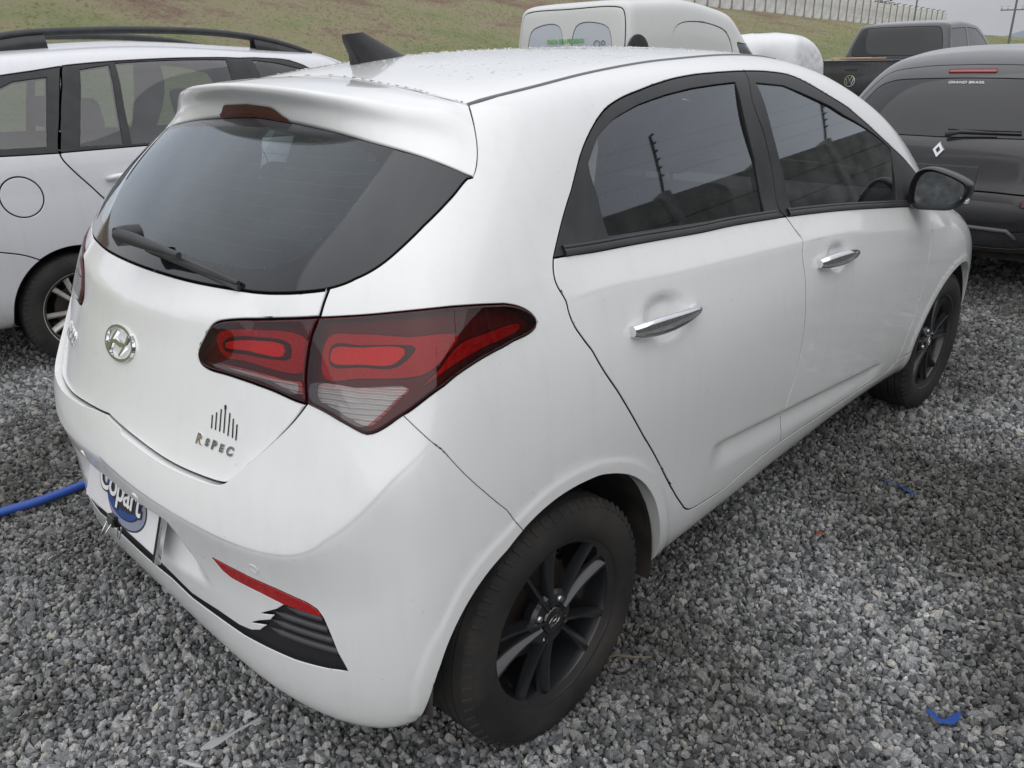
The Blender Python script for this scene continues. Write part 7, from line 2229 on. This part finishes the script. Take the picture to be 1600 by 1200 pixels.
for cx, cz, r in ((.42, 1.535, .040), (.50, 1.55, .022), (.50, 1.50, .016)):
    add_tube(bm, [tuple(on_rear(VS, cx + r * math.cos(t), cz + r * math.sin(t), .004).translation) for t in np.linspace(0, 2 * math.pi, 17)], .004, 5, cap=False)
bm_obj('line_drawing', bm, mat('print_grey', (.18, .19, .22), .5), van)
bm = bmesh.new(); add_lathe(bm, [(-.004, .001), (.012, .16), (.006, .20), (-.01, .205)], 28, 'x', (.834, -.60, 1.42)); bm_obj('filler_cover', bm, M_trimblk, van, True, auto=40)
for y in (.05, 2.55):
    for s in (1, -1): car_wheel(van, (s * .735, y, .285), s, WS, .2 + y)
bm = bmesh.new(); add_box(bm, (-.66, -.6, .3), (.66, 2.9, .38)); bm_obj('underbody', bm, M_liner, van)

# ---- white plastic sheet over a car beyond the van
sheet = empty('plastic_sheet', (-3.74, 9.1, 0), 0, 'white plastic sheet wrapped over a car front beyond the van, crumpled at its end', 'sheet')
SH = [(.52,-.05,1.0,.40,.38,.35),(.60,-.07,1.05,.6,.6,.55),(.62,-.08,1.08,.9,.9,.8),(.625,-.08,1.08,1.15,1.15,1.0),(.62,-.07,1.05,1.35,1.34,1.18),(.60,-.03,.98,1.50,1.47,1.30),(.52,.06,.9,1.58,1.55,1.40),(.32,.2,.75,1.62,1.60,1.5),(0,.3,.6,1.63,1.61,1.56)]
SS = Shell(gen_net(SH, cr=.16, cf=.3))
A_, B_ = np.meshgrid(np.linspace(-SS.amax, SS.amax, 200), np.linspace(0, SS.bmax, 70))
P_ = SS.raw(A_.ravel(), B_.ravel()); 
from mathutils import noise as mnoise
amp = np.array([.006 * (mnoise.fractal(Vector(p) * 3.2, 1, 2, 4)) + .03 * float(np.clip((p[0] - .55) / .15, 0, 1) * np.clip((1.45 - p[2]) / .2, 0, 1)) * mnoise.fractal(Vector(p) * 9, 1, 2, 4) for p in P_])
N_ = SS._nrm(SS.raw, np.abs(A_.ravel()), B_.ravel()); N_[:, 0] *= np.sign(A_.ravel() + 1e-9)
G_ = (P_ + N_ * amp[:, None]).reshape(70, 200, 3)
V, F = grid_mesh(G_)
M_sheet = mat('plastic_film', (.74, .75, .76), .3, coat=.3)
mesh_obj('wrap', V, F, [M_sheet], sheet)
# ---- silver car in the distance
far = empty('distant_car', (-3.4, 25.0, 0), 0, 'distant silver car standing far beyond the dark pickup', 'car')
for ch_o in [c for c in wagon.children if c.type == 'MESH' and c.name.split('.')[0] in ('body', 'rear_door', 'front_door', 'side_window', 'windscreen', 'rear_window', 'door_window_frame')]:
    c = ch_o.copy(); COL.objects.link(c); c.parent = far
for y in (.02, 2.45):
    for s in (1, -1): car_wheel(far, (s * .735, y, .282), s, WS, .5)
# ------------------------------------------------------------------ placard, clips, litter, hose
M_board = mat('placard_board', (.72, .72, .74), .45)
add_noise_colour(M_board, (.66, .66, .69), (.76, .76, .77), 8)
M_blue = mat('logo_blue', (.020, .065, .25), .4); M_navy = mat('logo_navy', (.030, .032, .045), .4)
M_pblue = mat('logo_pale_blue', (.25, .27, .36), .4)
pl = empty('licence_placard', (0, 0, 0), 0, 'white placard with blue oval logo clipped to the rear bumper of the white hatchback', 'placard')
_pf = basis((.002, -.588, .572), (1, 0, .0), (0, .36, 1))      # local x right, y up, z towards the camera side
pl.matrix_world = _pf
bm = bmesh.new(); add_box(bm, (-.200, -.075, -.004), (.200, .070, 0), .003, 2)
bm_obj('board', bm, M_board, pl)
def disc(name, cx, cy, a, b, z, m, par, n=48):
    bm = bmesh.new(); bm.faces.new([bm.verts.new((cx + a * math.cos(t), cy + b * math.sin(t), z)) for t in np.linspace(0, 2 * math.pi, n, endpoint=False)])
    return bm_obj(name, bm, m, par)
disc('logo_shadow', .030, -.012, .108, .062, .0008, M_navy, pl); disc('logo_ring', .030, -.012, .104, .058, .0014, M_pblue, pl)
disc('logo_oval', .014, -.004, .098, .052, .0020, M_navy, pl); disc('logo_oval', .012, -.004, .094, .049, .0026, M_blue, pl); disc('logo_oval', .018, .006, .088, .042, .0032, M_navy, pl)
for i_, z_, b_o, m_ in ((0, .0038, .0055, M_navy), (1, .0046, .0012, M_wprint)):
    text_mesh('logo_lettering', 'Copart', .086, .0002, m_, pl, Matrix.Translation((-.005, .006, z_)), bold=b_o, spacing=.93)
# binder clip on the placard's lower edge
clip = empty('binder_clip', (0, 0, 0), 0, 'small black binder clip with steel handles on the lower edge of the placard', 'clip')
clip.matrix_world = _pf @ Matrix.Translation((-.015, -.070, 0))
bm = bmesh.new(); add_box(bm, (-.018, -.016, -.012), (.018, .010, .014), .004, 2); bm_obj('clamp', bm, M_gloss, clip)
for zz, dz in ((.012, .018), (-.010, -.004)):
    bm = bmesh.new(); add_tube(bm, [(-.012, -.006, zz), (-.006, -.050, zz + dz), (.006, -.050, zz + dz), (.012, -.006, zz)], .0014, 6); bm_obj('handle', bm, M_chrome, clip, True)
# bright metal strip beside the placard
st = empty('steel_strip', (0, 0, 0), 0, 'narrow bright steel strip standing at the right end of the placard', 'metal strip')
st.matrix_world = _pf @ Matrix.Translation((.214, -.006, .002))
for x0, x1, m_ in ((-.009, .0, M_black), (.001, .010, M_chrome)):
    bm = bmesh.new(); add_box(bm, (x0, -.078, -.006), (x1, .070, .006), .002, 2); bm_obj('strip', bm, m_, st)
# blue hose lying beyond the bumper
M_hose = mat('blue_hose', (.030, .085, .36), .45)
bm = bmesh.new()
hp = smooth_line([(-1.36, -1.5, .020), (-1.30, -1.0, .020), (-1.255, -.64, .022), (-1.23, -.52, .024), (-1.238, -.36, .022), (-1.28, -.10, .020), (-1.30, .30, .018), (-1.22, .7, .018)], .05)
add_tube(bm, [tuple(p) for p in hp], .016, 14)
tag(bm_obj('garden_hose', bm, M_hose, None, True), 'blue plastic hose lying on the gravel behind the left corner of the white hatchback', 'hose')
# plastic knife and other litter
M_plast = mat('white_plastic', (.70, .71, .72), .35)
def strip(name, pts, w, m, label, cat, z=.012, th=.002, curl=0.):
    bm = bmesh.new(); rows = []
    P = [Vector((*p, 0)) for p in pts]
    for i, p in enumerate(P):
        d = (P[min(i + 1, len(P) - 1)] - P[max(i - 1, 0)]).normalized(); n = Vector((-d.y, d.x, 0))
        ww = w[i] if isinstance(w, (list, tuple)) else w
        zz = z + curl * math.sin(i * 1.7)
        rows.append([bm.verts.new(p + n * ww + Vector((0, 0, zz))), bm.verts.new(p + Vector((0, 0, zz + th * 1.5))), bm.verts.new(p - n * ww + Vector((0, 0, zz + curl * .6)))])
    for a, b in zip(rows, rows[1:]):
        for k in range(2): bm.faces.new((a[k], b[k], b[k + 1], a[k + 1]))
    bmesh.ops.solidify(bm, geom=bm.faces[:], thickness=th)
    return tag(bm_obj(name, bm, m, None, True, auto=40), label, cat)

strip('plastic_knife', [(.272, -.636), (.276, -.615), (.279, -.597), (.283, -.56), (.287, -.52), (.291, -.493)], [.004, .013, .011, .0045, .0045, .0055], M_plast, 'white disposable plastic knife lying on the gravel under the rear bumper', 'knife', .016)
strip('plastic_shard', [(.262, -.682), (.292, -.668), (.322, -.654)], [.004, .006, .003], M_plast, 'thin white plastic shard on the gravel beside the plastic knife', 'litter', .014)
M_strap = mat('blue_strap', (.035, .13, .50), .4)
strip('blue_strap', [(1.446, .602), (1.460, .588), (1.480, .584), (1.498, .603), (1.507, .636)], [.006, .011, .010, .011, .006], M_strap, 'curled scrap of blue plastic strap on open gravel, away from the cars', 'litter', .014, .0015, .006)
strip('blue_strap', [(.955, 1.625), (.985, 1.612), (1.02, 1.622), (1.05, 1.612), (1.085, 1.585)], [.004, .007, .005, .009, .006], M_strap, 'thin torn scrap of blue plastic on the gravel alongside the front door', 'litter', .014, .0015, .006)
M_twig = mat('twig', (.16, .13, .09), .9)
bm = bmesh.new(); add_tube(bm, [(.765, .215, .012), (.795, .25, .020), (.83, .275, .018), (.862, .312, .012)], [.003, .0035, .003, .002], 6)
tag(bm_obj('twig', bm, M_twig), 'dry pale twig on the gravel in front of the rear wheel', 'twig')
M_chip = mat('orange_plastic', (.45, .10, .05), .5)
strip('lens_chip', [(.926, 1.142), (.938, 1.15), (.948, 1.160)], [.005, .009, .004], M_chip, 'small orange plastic chip on the gravel beside the sill', 'litter', .014)
M_leaf = mat('dry_leaf', (.30, .29, .26), .8)
strip('dry_leaf', [(1.30, 1.19), (1.325, 1.20), (1.35, 1.215)], [.004, .012, .003], M_leaf, 'pale dry leaf lying flat on the open gravel', 'leaf', .014)
